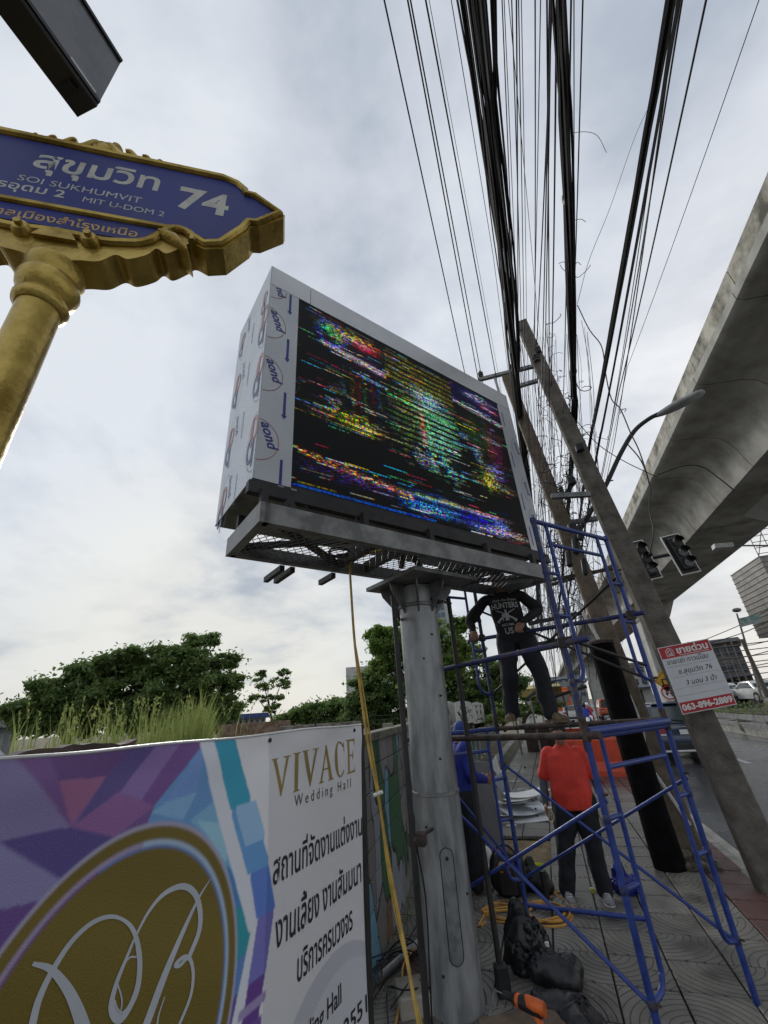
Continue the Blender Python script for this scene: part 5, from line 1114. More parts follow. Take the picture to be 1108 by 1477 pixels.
def head(mb,c,F,Rt,Up,s=1):
    M=Matrix((Rt,F,Up)).transposed(); g=lambda x,y,z: Vector(c)+M@Vector((x,y,z))*s
    mb.ell(g(0,-.012,.025),(.074*s,.092*s,.092*s),M,18,12); mb.ell(g(0,.022,-.045),(.056*s,.062*s,.066*s),M,16,10); mb.ell(g(0,.055,-.088),(.024*s,.022*s,.02*s),M)
    mb.ell(g(0,.088,-.022),(.011*s,.016*s,.028*s),M,10,8); mb.ell(g(0,.10,-.038),(.016*s,.012*s,.011*s),M,10,8)
    mb.ell(g(0,.076,-.066),(.025*s,.014*s,.007*s),M,10,8); mb.ell(g(0,.074,-.076),(.021*s,.014*s,.007*s),M,10,8); mb.ell(g(0,.076,.022),(.055*s,.016*s,.01*s),M,12,8)
    for x in (-1,1): mb.ell(g(.078*x,-.005,-.012),(.010*s,.018*s,.031*s),M,10,8); mb.ell(g(.042*x,.052,-.028),(.022*s,.022*s,.02*s),M,10,8)
def person(name,label,root,fwd,J,shirt,trous,sleeve='short',armm=None,hairm=M_hair,shoes=None,sole=None,grip=(False,False),bulk=1.0,handdir=(None,None),pn=(None,None),gloves=None,belly=0,cuff=.10):
    F_=Vector(fwd).normalized(); Rt=F_.cross(Zv).normalized()
    r=empty(name,root,label,'person'); root=Vector(root)
    g=lambda p: root+Rt*p[0]+F_*p[1]+Zv*p[2]
    j={k:g(v) for k,v in J.items()}
    pel,chest,neck,hd_=j['pelvis'],j['chest'],j['neck'],j['head']
    mb=MB(); up=(neck-pel).normalized(); shl,shr=j['shl'],j['shr']; sax=(shr-shl).normalized()
    # body (continuous skin surface)
    mb.loft([(pel-up*.06,.13*bulk,.09*bulk,Rt,F_),(pel+up*.05,.135*bulk,.095*bulk,Rt,F_),(pel.lerp(chest,.5),.12*bulk,.085*bulk,sax,F_),(chest,.145*bulk,.10*bulk,sax,F_),(chest.lerp(neck,.6),.13*bulk,.085*bulk,sax,F_),(neck-up*.02,.06,.055,sax,F_)])
    limb(mb,[neck-up*.05,neck+up*.02,hd_-up*.03],[.058,.053,.052]); fv=(j['look']-hd_).normalized() if 'look' in j else F_
    hr=fv.cross(up).normalized(); hu=hr.cross(fv); head(mb,hd_,fv,hr,hu)
    for s_,sh,el,wr in ((-1,'shl','ell','wrl'),(1,'shr','elr','wrr')):
        limb(mb,[j[sh],j[sh].lerp(j[el],.5),j[el],j[el].lerp(j[wr],.4),j[wr]],[.045,.043,.039,.040,.027])
        i=0 if s_<0 else 1; d=handdir[i] or (j[wr]-j[el]); q=pn[i] or -Rt*s_
        hand(mb,j[wr],d,q,s_*(1) if F_.dot(d.cross(Vector(q)))>=0 else -s_*1,.35,grip[i])
    for hp,kn,an in (('hpl','knl','anl'),('hpr','knr','anr')):
        limb(mb,[j[hp],j[hp].lerp(j[kn],.5),j[kn],j[kn].lerp(j[an],.35),j[an]],[.083,.07,.052,.054,.036])
    body=remesh(mb,'body',M_skin,r,.0075,3)
    # clothing
    hem=pel-up*.09
    mb=MB(); mb.loft([(hem,.168*bulk,.125*bulk+belly,Rt,F_),(pel+up*.06+F_*belly*.4,.172*bulk,.128*bulk+belly,Rt,F_),(pel.lerp(chest,.55)+F_*belly*.5,.165*bulk,.12*bulk+belly,sax,F_),(chest+F_*belly*.2,.172*bulk,.122*bulk+belly*.5,sax,F_),(chest.lerp(neck,.55),.165*bulk,.10*bulk,sax,F_),(neck-up*.045,.115,.075,sax,F_),(neck-up*.005,.068,.064,sax,F_)])
    for sh,el,wr in (('shl','ell','wrl'),('shr','elr','wrr')):
        if sleeve=='short': limb(mb,[chest.lerp(neck,.6).lerp(j[sh],.6),j[sh],j[sh].lerp(j[el],.45),j[sh].lerp(j[el],.85)],[.056,.054,.058,.066])
        else: limb(mb,[chest.lerp(neck,.6).lerp(j[sh],.6),j[sh],j[sh].lerp(j[el],.5),j[el],j[el].lerp(j[wr],.5),j[el].lerp(j[wr],.93)],[.072,.075,.066,.06,.054,.043])
    sh_o=remesh(mb,'shirt' if sleeve=='short' else 'jacket',shirt,r,.010,5,.009,7)
    MB().tube([neck+up*.0+sax*.068*math.cos(a)+F_*.064*math.sin(a)-up*(.012 if math.sin(a)>0 else 0)*math.sin(a) for a in [2*math.pi*k/20 for k in range(21)]],.006,6).build('collar_rib',shirt,r,smooth=True)
    mb=MB(); mb.loft([(pel+up*.07,.148*bulk,.112*bulk,Rt,F_),(pel-up*.02,.162*bulk,.120*bulk,Rt,F_),(pel-up*.10,.155*bulk,.112*bulk,Rt,F_)])
    for hp,kn,an in (('hpl','knl','anl'),('hpr','knr','anr')):
        limb(mb,[j[hp],j[hp].lerp(j[kn],.5),j[kn],j[kn].lerp(j[an],.5),j[kn].lerp(j[an],.97)],[.112*bulk,.100*bulk,.084,.080,.074])
    remesh(mb,'trousers',trous,r,.010,4,.013,9)
    if armm:
        for el,wr,sh in (('ell','wrl','shl'),('elr','wrr','shr')):
            mb=MB(); limb(mb,[j[sh].lerp(j[el],.6),j[el],j[el].lerp(j[wr],.5),j[wr]],[.052,.046,.044,.031]); remesh(mb,'arm_sleeve',armm,r,.008,2,.003,18)
    # shoes
    for an,kn in (('anl','knl'),('anr','knr')):
        a=j[an]; td=j.get(an+'t',a+F_)-a; td.z=0; td.normalize(); sd=td.cross(Zv); b=Vector((a.x,a.y,a.z-.075)); M=Matrix((sd,td,Zv)).transposed()
        mb=MB(); mb.ell(b+td*.0+Zv*.045,(.042,.058,.05),M); mb.ell(b+td*.10+Zv*.032,(.048,.088,.036),M); mb.ell(b+td*.05+Zv*.05,(.042,.07,.042),M); limb(mb,[b+Zv*.04,a+Zv*.03],[.045,.044])
        remesh(mb,'shoe',shoes,r,.008,2,.0015,30)
        mb=MB(); rg=[]
        pts=[(.036,-.055),(.043,0),(.045,.06),(.052,.11),(.042,.165),(.0,.195),(-.036,.165),(-.042,.11),(-.036,.06),(-.036,0),(-.03,-.055),(0,-.068)]
        mb.prism(pts,b,sd,td,Zv*.022).build('sole',sole or shoes,r)
        for k in range(4): MB().tube([b+td*(.075+.022*k)+Zv*(.083-.010*k)-sd*.024,b+td*(.085+.022*k)+Zv*(.086-.010*k),b+td*(.075+.022*k)+Zv*(.083-.010*k)+sd*.024],.003,5).build('lace',M_whitepl if sole else M_dark,r)
    # hair cap
    M=Matrix((hr,fv,hu)).transposed(); hm=MB(); hm.ell(hd_+M@Vector((0,-.022,.045)),(.084,.098,.088),M,20,14); hm.ell(hd_+M@Vector((0,-.045,.0)),(.074,.07,.08),M)
    remesh(hm,'hair',hairm,r,.008,1,.004,40)
    for x in (-.03,.03): 
        e=hd_+M@Vector((x,.083,-.002)); MB().ell(e,(.011,.006,.006),M,10,8).build('eye',MATS.get('eye_white') or mat('eye_white',(.5,.48,.45),.3),r,smooth=True); MB().ell(e+fv*.005,(.005,.003,.005),M,8,6).build('iris',M_black,r,smooth=True); MB().tube([hd_+M@Vector((x-.02,.088,.018)),hd_+M@Vector((x,.094,.024)),hd_+M@Vector((x+.02,.088,.018))],.0035,5).build('eyebrow',M_hair,r)
    return r,sh_o,F_,Rt
# man in red, standing on the pavement beyond the scaffold
fl,fr_=ptZ(822,1302,0),ptZ(874,1297,0)
root=(fl+fr_)/2; Fv=Vector((-root.x*.1+.02,-1,0)).normalized(); Rt_=Fv.cross(Zv).normalized()
loc_=lambda p:(Vector(p)-root).dot(Rt_)
hw=(fl-fr_).length/2
J=dict(pelvis=(0.0,0,.90),chest=(.0,.0,1.20),neck=(.0,.0,1.415),head=(0,.02,1.53),look=(.1,1,1.45),shl=(-.172,0,1.335),shr=(.172,0,1.335),ell=(-.265,-.03,1.08),wrl=(-.30,.05,.85),elr=(.265,-.02,1.08),wrr=(.29,.06,.85),
  hpl=(-.095,0,.86),hpr=(.095,0,.86),knl=(-.13,.03,.48),knr=(.135,.03,.48),anl=(-hw+.01,0,.075),anr=(hw-.01,0,.075),anlt=(-hw-.15,1,.07),anrt=(hw-.12,1,.07))
J={k:((v[0]-(.035 if k[:2]=='kn' else .07),v[1],v[2]*.955) if k[:2] not in ('an',) else v) for k,v in J.items()}
redman,rsh,_,_=person('person','person in a red T-shirt and black trousers standing behind the scaffold braces on the paving',root,Fv,J,M_redsh,M_trous,'short',M_greyslv,shoes=M_shoe,sole=M_white,bulk=1.2,belly=.03)
# yellow tape in his hand
# man on the scaffold
bl,br=ptZ(741,1042,1.665),ptZ(803,1046,1.665)
bl=ptD(741,1040,4.95); br=ptD(797,1042,4.78)
root=(bl+br)/2; root.z=min(bl.z,br.z); Fv=Vector((.26,-1,0)).normalized(); Fv=Vector((.02,-1,0)).normalized(); Rt_=Fv.cross(Zv).normalized()
gl_=lambda p:((Vector(p)-root).dot(Rt_),(Vector(p)-root).dot(Fv),p.z-root.z)
hl_=gl_(ptD(684,914,4.72)); hr_=gl_(ptD(755,902,4.55))
f1,f2=gl_(br),gl_(bl)
J=dict(pelvis=(.015,.0,.86),chest=(.05,.06,1.15),neck=(.06,.10,1.36),head=(.06,.15,1.475),look=(.03,.9,1.0),shl=(-.14,.08,1.31),shr=(.245,.08,1.31),
 ell=(-.30,.08,1.09),wrl=(hl_[0],hl_[1],hl_[2]),elr=(.46,.10,1.06),wrr=(0,0,0),hpl=(-.08,0,.84),hpr=(.10,0,.84),knl=(-.17,.05,.46),knr=(.14,.05,.46),anl=(f1[0],f1[1],f1[2]+.075),anr=(f2[0],f2[1],f2[2]+.075),anlt=(f1[0]-.7,f1[1]+.6,0),anrt=(f2[0]+.25,1,0))
J={k:((v[0],v[1],v[2]-.045) if k in ('chest','neck','head','look','shl','shr') else v) for k,v in J.items()}
J['wrr']=(hl_[0],hl_[1],hl_[2]+.03); J['wrl']=(hr_[0],hr_[1],hr_[2]+.03)
dn=Vector((0,-.4,-1)); 
blkman,bsh,BF_,BR_=person('person','person in a black printed T-shirt standing on the scaffold pipe, gripping the rail',root,Fv,J,M_blksh,M_trous,'short',M_blksh,shoes=M_boot,grip=(True,True),bulk=.98,handdir=(Vector((-.6,-.5,-.75)),Vector((.1,-.6,-.8))),pn=(Vector((0,.5,-.6)),Vector((0,.5,-.6))))
# shirt print projected on the cloth
def project(obj,mk,origin,m,name,parent,ax,fw):
    # mk: MB in 2D(x,z) ; cast along fw from in front of the person onto the shirt
    me=obj.data; vs=[obj.matrix_world@v.co if False else BASE[obj]+v.co for v in me.vertices]; bv=BVHTree.FromPolygons(vs,[tuple(p.vertices) for p in me.polygons]); out=MB()
    for v in mk.v:
        p=origin+ax*v[0]+Zv*v[1]; h=bv.ray_cast(p+fw*.6,-fw,2)
        out.v.append(tuple((h[0] if h[0] is not None else p+fw*.1)+fw*.004))
    out.f=mk.f; return out.build(name,m,parent,fix=False)
PW=mat('shirt_print_white',(.42,.42,.42),.8,var=.25,scale=60); id2=lambda x,y:(x,y,0)
org=root+Rt_*.05+Zv*1.20; axp=-Rt_
mk=MB(); V,Fs=textpoly('Only the finest',.042,bold=.008,align='CENTER',shear=.3); mk.add([(x,y+.005,0) for x,y in V],Fs); project(bsh,mk,org,PW,'print_script',blkman,axp,Fv)
mk=MB(); V,Fs=textpoly('HUNTERS',.082,bold=.02,align='CENTER',sx=.80); mk.add([(x,y-.068,0) for x,y in V],Fs); project(bsh,mk,org,PW,'print_word',blkman,axp,Fv)
mk=MB()
for sx in (1,-1):
    strokepoly(mk,[(sx*-.10,-.085),(sx*-.04,-.115),(sx*.03,-.155),(sx*.075,-.185),(sx*.10,-.21)],[.006,.010,.014,.022,.034],id2)
strokepoly(mk,[(0,-.095),(0,-.20)],[.018,.03],id2); strokepoly(mk,[(-.045,-.15),(.03,-.15)],.04,id2); strokepoly(mk,[(-.035,-.15),(-.04,-.20)],.010,id2); strokepoly(mk,[(.02,-.15),(.025,-.20)],.010,id2); strokepoly(mk,[(0,-.10),(-.012,-.085)],.006,id2); strokepoly(mk,[(0,-.10),(.014,-.085)],.006,id2)
project(bsh,mk,org,PW,'print_emblem',blkman,axp,Fv)
mk=MB(); V,Fs=textpoly('BECOME',.034,bold=.01,align='CENTER'); mk.add([(x,y-.255,0) for x,y in V],Fs); V,Fs=textpoly('US',.088,bold=.02,align='CENTER',sx=.9); mk.add([(x,y-.335,0) for x,y in V],Fs); project(bsh,mk,org,PW,'print_word',blkman,axp,Fv)
# man in the blue jacket behind the post
root=Vector((-1.16,5.75,0)); Fv=Vector((.75,.5,0)).normalized()
J=dict(pelvis=(0,0,.90),chest=(0,.03,1.20),neck=(0,.05,1.41),head=(0,.10,1.51),look=(0,.9,1.1),shl=(-.19,.03,1.35),shr=(.19,.03,1.35),ell=(-.27,.05,1.09),wrl=(-.16,.26,1.04),elr=(.27,.05,1.09),wrr=(.15,.26,1.02),
  hpl=(-.09,0,.86),hpr=(.09,0,.86),knl=(-.11,.03,.48),knr=(.11,.03,.48),anl=(-.12,0,.075),anr=(.12,0,.075))
person('person','person in a bright blue jacket, mostly hidden behind the thick billboard post',root,Fv,J,M_jacket,M_trous,'long',None,hairm=mat('blue_cap',(.02,.05,.22),.7),shoes=M_boot,bulk=1.05)
# ------------------------------------------------------------------ vehicles
def car(name,label,cat_,loc,rz,paint,l=4.4,w=1.8,h=1.6,kind='suv',plate=None,group=None,detail=True):
    r=empty(name,(0,0,0),label,cat_,group); P=mat(*paint) if isinstance(paint,tuple) else paint
    # local: x right, y forward (length), z up; y=0 rear bumper
    if kind=='suv': prof=[(0.02,.42),(0,.75),(.10,.98),(.02+.18,1.08),(.42,h-.10),(.62,h-.02),(1.6,h),(2.5,h-.04),(3.25,1.08),(l-.25,.98),(l-.05,.80),(l,.5),(l-.1,.30),(.12,.30)]
    elif kind=='sedan': prof=[(0.02,.42),(0,.72),(.08,.94),(.75,1.0),(1.35,h-.04),(1.9,h),(2.6,h-.05),(3.3,.98),(l-.2,.82),(l,.55),(l-.1,.28),(.12,.28)]
    else: prof=[(0.02,.5),(0,.95),(.04,1.0),(.3,h-.05),(.5,h),(l-1.2,h),(l-.8,1.15),(l-.1,.95),(l,.55),(l-.1,.32),(.12,.32)]
    belt=1.0 if kind!='van' else 1.05
    n=len(prof); mb=MB(); vs=[]
    cols=[(-1,.93),(-.97,1),(-.85,1),(0,1),(.85,1),(.97,1),(1,.93)]
    def wid(z): return 1 if z<=belt else 1-.17*(z-belt)/(h-belt)
    cy=l/2
    for cx,k in cols:
        for y,z in prof:
            yy=cy+(y-cy)*(k if abs(cx)==1 else 1); vs.append((cx*w/2*wid(z)*(1 if z>.35 else .96),yy,z if abs(cx)<1 else (z if z<belt else z-.03)))
    fs=[]
    for c in range(len(cols)-1):
        for i in range(n): fs.append((c*n+i,c*n+(i+1)%n,(c+1)*n+(i+1)%n,(c+1)*n+i))
    fs+=[tuple(range(n-1,-1,-1)),tuple((len(cols)-1)*n+i for i in range(n))]
    mb.add(vs,fs).build('body',P,r,smooth=True)
    gx=lambda z:w/2*wid(z)
    up1=h-.12
    # side glass
    for s_ in (-1,1):
        if kind=='suv': poly=[(.50,1.06),(.72,up1),(2.45,up1),(3.05,1.06)]
        elif kind=='sedan': poly=[(1.0,1.03),(1.45,up1),(2.5,up1),(3.05,1.03)]
        else: poly=[(.4,1.12),(.5,up1),(l-1.25,up1),(l-.95,1.12)]
        mb=MB(); pp_=[Vector((s_*(gx(z)+.008),y,z)) for y,z in poly]; pi=[Vector((s_*(gx(z)-.03),y,z)) for y,z in poly]
        mb.add(pp_+pi,[(0,1,2,3),(7,6,5,4),(0,4,5,1),(1,5,6,2),(2,6,7,3),(3,7,4,0)]).build('side_window',M_glass,r)
        MB().box((s_*gx(1.4)*1.012,(poly[0][0]+poly[-1][0])/2,(1.06+up1)/2),(.03,.05,up1-1.06)).build('pillar',P,r)
        for y in (.85,l-.85):
            wh=MB().lathe([(.20,-.02),(.32,-.0),(.33,.05),(.33,.17),(.32,.21),(.2,.22)],(s_*(w/2-.20),y,.33),(s_,0,0),20).build('wheel',M_tyre,r,smooth=True)
            rm=MB().lathe([(.06,.0),(.205,.0),(.205,.02),(.05,.035)],(s_*(w/2+.02-.0),y,.33),(s_,0,0),14).build('rim',M_gal,wh)
            MB().lathe([(.37,0),(.37,.004)],(s_*(w/2*1.0-.0),y,.36),(s_,0,0),20).build('wheel_arch',M_black,r)
        MB().box((s_*(w/2+.08),3.0,1.08),(.14,.10,.12),bev=.02).build('mirror',P,r)
        MB().box((s_*(w/2+.004),l/2-.1,.88),(.012,.14,.03)).build('door_handle',M_gal,r)
        tl_=MB().box((s_*(w/2-.20),.03,.90),(.38,.12,.16),bev=.02).build('tail_light',mat('tail_red',(.35,.01,.015),.2,coat=.5),r)
        MB().box((s_*(w/2-.24),.0,.80),(.28,.10,.05)).build('indicator',M_whitepl,tl_)
        MB().box((s_*(w/2-.22),l-.06,.72),(.34,.10,.13),bev=.02).build('headlight',M_whitepl,r)
    # rear window
    if kind=='suv': a,b=(.175,1.10),(.41,h-.13)
    elif kind=='sedan': a,b=(.78,1.03),(1.32,h-.08)
    else: a,b=(.06,1.1),(.28,h-.12)
    off=.012
    mb=MB(); P4=[Vector((x,y-off,z)) for (y,z),xs in ((a,gx(a[1])-.12),(b,gx(b[1])-.13)) for x in ((-xs,xs) if z==a[1] else (xs,-xs))]; mb.add(P4+[p+Vector((0,.03,-.02)) for p in P4],[(0,1,2,3),(7,6,5,4),(0,4,5,1),(1,5,6,2),(2,6,7,3),(3,7,4,0)]).build('rear_window',mat('rear_glass',(.05,.07,.075),.10,spec=.8),r)
    MB().box((0,.0,.47),(w*.92,.14,.20),bev=.03).build('bumper',mat('bumper_plastic',(.02,.02,.022),.6),r)
    MB().box((0,-.05,.36),(w*.80,.08,.06),bev=.02).build('skid_plate',M_whitepl if kind=='suv' else M_dark,r)
    MB().box((0,-.02,.86),(.36,.02,.13)).build('number_plate',M_white,r)
    if kind=='suv': MB().box((0,.0,1.0),(w*.55,.03,.025)).build('chrome_strip',M_gal,r); MB().box((0,.47,h-.03),(w*.68,.26,.04),bev=.015).build('roof_spoiler',P,r); MB().tube([(.1,.16,1.14),(-.35,.19,1.2)],.012,5).build('rear_wiper',M_black,r)
    r.location=loc; r.rotation_euler=(0,0,rz); BASE[r]=Vector(loc); return r
NAVY=mat('navy_car_paint',(.012,.035,.085),.25,var=.08,coat=.7); WHT=mat('white_car_paint',(.55,.56,.57),.3,var=.05,coat=.5); SLV=mat('silver_car_paint',(.30,.33,.36),.3,var=.05,coat=.5,metal=.3); PNK=mat('pink_taxi_paint',(.50,.03,.17),.3,var=.08,coat=.4); TRQ=mat('orange_truck_paint',(.60,.11,.02),.45,var=.1)
car('parked_car','dark blue SUV seen from behind on the wet road beyond the scaffold','car',(3.82,16.4,-.15),0,NAVY,h=1.68,w=1.86)
car('car','silver-blue car just ahead of the dark blue SUV','car',(3.6,21.5,-.15),0,SLV,h=1.62)
car('car','small white hatchback far down the street left of the orange truck','car',(2.1,44,-.15),0,WHT,h=1.5)
car('car','distant orange pickup seen through the gap beside the pale pier','car',(5.6,48,-.15),0,TRQ,h=1.8)
car('taxi','pink taxi driving beyond the guard rail','taxi',(16.5,50,.55),R(8),PNK,kind='sedan',h=1.5)
for k,(x,y,lb) in enumerate(((12.4,47,'leftmost white car of the row waiting beyond the guard rail'),(13.6,43,'middle white car of the row waiting beyond the guard rail'),(14.9,39.8,'rightmost white car of the row, just behind the pink taxi'))):
    car('car',lb,'car',(x+.8,y,.75),R(10),WHT,kind='sedan',h=1.5,group=None)
# orange truck
tk=empty('truck',(.9,47,-.15),'orange truck with a dark windscreen far along the pavement side of the road','truck')
MB().box((1.1,50,1.75),(2.3,6,2.4),bev=.05).build('cargo_box',TRQ,tk); MB().box((1.1,46.2,1.5),(2.2,1.6,2.3),bev=.12).build('cab',TRQ,tk)
MB().box((1.1,45.38,2.05),(1.9,.05,.75),bev=.02).build('windscreen',M_glass,tk); MB().box((1.1,45.36,.75),(2.2,.12,.3)).build('bumper',M_white,tk)
for x in (.35,1.1,1.85): MB().box((x,45.37,1.32),(.5,.04,.12)).build('grille_slot',M_dark,tk)
for x in (.2,2.0):
    MB().lathe([(.45,-.12),(.45,.12)],(x,46.2,.3),(1,0,0),18).build('wheel',M_tyre,tk); MB().box((x*.98,45.34,1.05),(.3,.06,.2)).build('headlight',M_whitepl,tk)
for k,(x,y,c,lb) in enumerate(((2.3,33,(.02,.05,.35),'motorcycle with a rider in blue beyond the black wrapped pole'),(2.75,36,(.45,.03,.03),'motorcycle with a rider in red beyond the black wrapped pole'))):
    m_=empty('motorcycle',(x,y,-.15),lb,'motorcycle'); pm=mat('rider_cloth_%s'%('blue','red')[k],c,.7)
    for yy in (-.6,.6): MB().lathe([(.30,-.05),(.30,.05)],(x,y+yy,.15),(1,0,0),16).build('wheel',M_tyre,m_)
    MB().loft([((x,y-.7,.45),.10,.06,(1,0,0),(0,0,1)),((x,y-.3,.62),.15,.10,(1,0,0),(0,0,1)),((x,y+.3,.55),.13,.14,(1,0,0),(0,0,1)),((x,y+.6,.75),.08,.16,(1,0,0),(0,0,1))]).build('fairing',M_white,m_)
    b=MB(); b.loft([((x,y-.2,.65),.17,.13,(1,0,0),(0,1,0)),((x,y-.12,.95),.19,.13,(1,0,0),(0,1,0)),((x,y-.02,1.18),.2,.12,(1,0,0),(0,1,0)),((x,y+.02,1.27),.07,.07,(1,0,0),(0,1,0))])
    for s_ in (-1,1): limb(b,[Vector((x+s_*.18,y,1.15)),Vector((x+s_*.3,y+.2,.95)),Vector((x+s_*.28,y+.5,.92))],[.06,.05,.04]); limb(b,[Vector((x+s_*.1,y-.15,.65)),Vector((x+s_*.22,y+.25,.6)),Vector((x+s_*.2,y+.1,.15))],[.09,.07,.05])
    rd=remesh(b,'rider_body',pm,m_,.02,2); MB().ell((x,y+.04,1.42),(.13,.15,.15)).build('helmet',M_white if k else M_black,m_,smooth=True)
# ------------------------------------------------------------------ trees and plants
def crown(mb,clumps,n,leaf,rn,flat=.6):
    for c,rx,rz in clumps:
        for i in range(n):
            while True:
                u,v,w=rn.uniform(-1,1),rn.uniform(-1,1),rn.uniform(-1,1); d=u*u+v*v+w*w
                if .1<d<1: break
            if i%4==0: u,v,w=rn.gauss(0,.75),rn.gauss(0,.75),rn.gauss(0,1.0)
            p=Vector(c)+Vector((u*rx,v*rx,w*rz)); s=leaf*rn.uniform(.6,1.4)
            nrm=Vector((rn.gauss(0,.9),rn.gauss(0,.9),.8)).normalized(); a=nrm.orthogonal().normalized()*s; an=rn.uniform(0,6.28); b=nrm.cross(a); a2=a*math.cos(an)+b*math.sin(an); b2=(b*math.cos(an)-a*math.sin(an))*.55
            k=len(mb.v); mb.v+= [tuple(p-a2),tuple(p+b2*.9-a2*.1+nrm*s*.12),tuple(p+a2),tuple(p-b2*.9-a2*.1+nrm*s*.12)]; mb.f.append((k,k+1,k+2,k+3))
def tree(label,cat_,base,cl,m,leaf,n,seed,trunk=.25,sub=5,name='tree',spread=1.0,group=None):
    rn=random.Random(seed); r=empty(name,base,label,cat_,group); tb=MB(); base=Vector(base); top=sum((c[0] for c in cl),Vector())/len(cl)
    fork=base.lerp(Vector((top.x,top.y,min(c[0].z for c in cl))),.75); tb.tube(curve([base,base.lerp(fork,.5)+Vector((rn.gauss(0,.1),rn.gauss(0,.1),0)),fork],4),[trunk*(1-.35*k/8) for k in range(9)],8,caps=False)
    cm=MB(); subs=[]
    for c,rx,rz in cl:
        mid=fork.lerp(c,.5)+Vector((0,0,-.1*rx)); P=curve([fork,mid,c],4); tb.tube(P,[trunk*.5*(1-.8*k/8) for k in range(9)],6,caps=False)
        for i in range(sub):
            a=rn.uniform(0,6.28); d=math.sqrt(rn.random()); q=c+Vector((math.cos(a)*rx*d,math.sin(a)*rx*d,rn.uniform(-1,1)*rz*(1.05-.5*d))); k=rn.uniform(.20,.50)*spread
            subs.append((q,rx*k,rx*k*rn.uniform(.30,.58))); tb.tube([c,q],[trunk*.12,trunk*.03],4,caps=False)
    crown(cm,subs,int(n*1.7),leaf*.72,rn); tb.build('trunk',M_bark,r,smooth=True,fix=False); cm.build('crown',m,r,fix=False); return r
def cpx(lst,D):   # clumps given where they stand in the survey photo
    out=[]
    for x,y,rpx in lst:
        c=ptD(x,y,D); d=(c-O).length*.93; s=rpx/F*d*.95; out.append((c,s,s*.62))
    return out
T1=cpx([(40,1018,22),(75,1000,26),(60,1035,24),(110,985,28),(100,1020,30),(140,972,26),(145,1010,30),(15,1030,18),(120,1040,26),(50,1045,22)],34)
T2=cpx([(165,965,28),(200,950,26),(190,990,34),(160,1010,28),(225,975,30),(215,1020,30),(180,1035,28),(235,1040,26)],32)
T3=cpx([(250,945,24),(290,925,20),(270,960,34),(310,955,26),(300,990,36),(255,1000,34),(325,980,20),(325,1015,24),(280,1025,30),(260,1040,26),(315,1040,22)],30)
tree('low left-hand part of the dark tree group beyond the banner','tree',ptD(95,1075,34),T1,M_leaf1,.20,150,1,.3,16)
tree('middle tree of the dark spreading group beyond the banner','tree',ptD(190,1075,32),T2,M_leaf1,.19,165,2,.32,16)
tree('tallest tree of the dark group, right end, with flat layered branches','tree',ptD(295,1075,30),T3,M_leaf1,.17,175,3,.35,16)
tree('small slender tree standing alone against the bright sky right of the dark group','tree',ptD(392,1050,26),cpx([(385,985,16),(405,985,14),(395,1003,14),(372,1008,10),(410,970,8),(378,972,8),(395,1022,10)],26),M_leaf3,.12,34,4,.09,9)
tree('rounded mid-green bush mass behind the right end of the banner','bush',ptD(455,1055,22),cpx([(420,1035,18),(445,1030,22),(470,1022,20),(495,1018,20),(480,1040,20),(405,1045,12),(510,1035,14)],22),M_leaf3,.12,120,5,.12,14,name='bush')
tree('dark green tree between the banner and the grey post','tree',ptD(535,1060,16),cpx([(530,980,22),(550,1000,28),(520,1010,20),(560,1035,28),(535,1040,22),(575,985,18),(515,1035,18),(545,965,18),(530,1010,26),(560,1010,26)],16),M_leaf1,.085,190,6,.16,14)
tree('bright green tree leaning out behind the top of the grey post','tree',ptD(600,1060,13),cpx([(560,930,26),(548,910,16),(590,900,22),(570,955,24),(640,925,30),(615,900,20),(650,960,30),(545,935,14),(610,960,34),(660,900,16),(575,915,24),(555,960,20),(540,915,14),(590,930,24),(670,935,22),(600,990,26)],13),M_leaf2,.07,170,7,.16,15)
tree('leafy green tree between the billboard post and the standing man','tree',ptD(690,1050,17),cpx([(670,985,30),(700,975,30),(690,1010,30),(725,1000,24),(655,1010,24),(640,985,20),(715,965,18),(680,950,20),(665,1030,22),(705,1030,22),(745,985,16)],17),M_leaf1,.085,190,8,.16,15)
tree('small light green shrub in front of the trees near the painted boards','shrub',ptD(730,1055,13),cpx([(722,1020,14),(740,1025,12),(715,1035,12),(738,1005,9)],13),M_leaf2,.055,110,9,.05,6,name='shrub')
tree('dark bush behind the pavement under the street canopy','bush',ptD(755,1045,24),cpx([(745,990,22),(775,1000,20),(760,1020,22),(790,1015,16)],24),M_leaf1,.11,130,10,.1,7,name='bush')
rn=random.Random(4); gm=MB()
def blade(b,h,lean,w):
    P=[b,b+Vector((lean*.15,0,h*.45)),b+Vector((lean*.5,0,h*.8)),b+Vector((lean,rn.gauss(0,.05),h*.97))]; d=Vector((w,rn.uniform(-w,w),0)); k=len(gm.v)
    for p,s in zip(P,(1,.9,.6,.05)): gm.v+=[tuple(p-d*s),tuple(p+d*s)]
    for i in range(3): gm.f.append((k+2*i,k+2*i+1,k+2*i+3,k+2*i+2))
for i in range(1900):
    px=rn.choice((rn.gauss(95,45),rn.gauss(205,35),rn.gauss(255,30),rn.gauss(280,14))); D_=rn.uniform(9,13); b=ptD(px,1070,D_); b.z=-.1; hh=1.68+rn.gauss(0,.26)+.35*math.sin(px*.05)**2+(.25 if 235<px<300 else 0)
    blade(b,hh,rn.gauss(0,.28),.011)
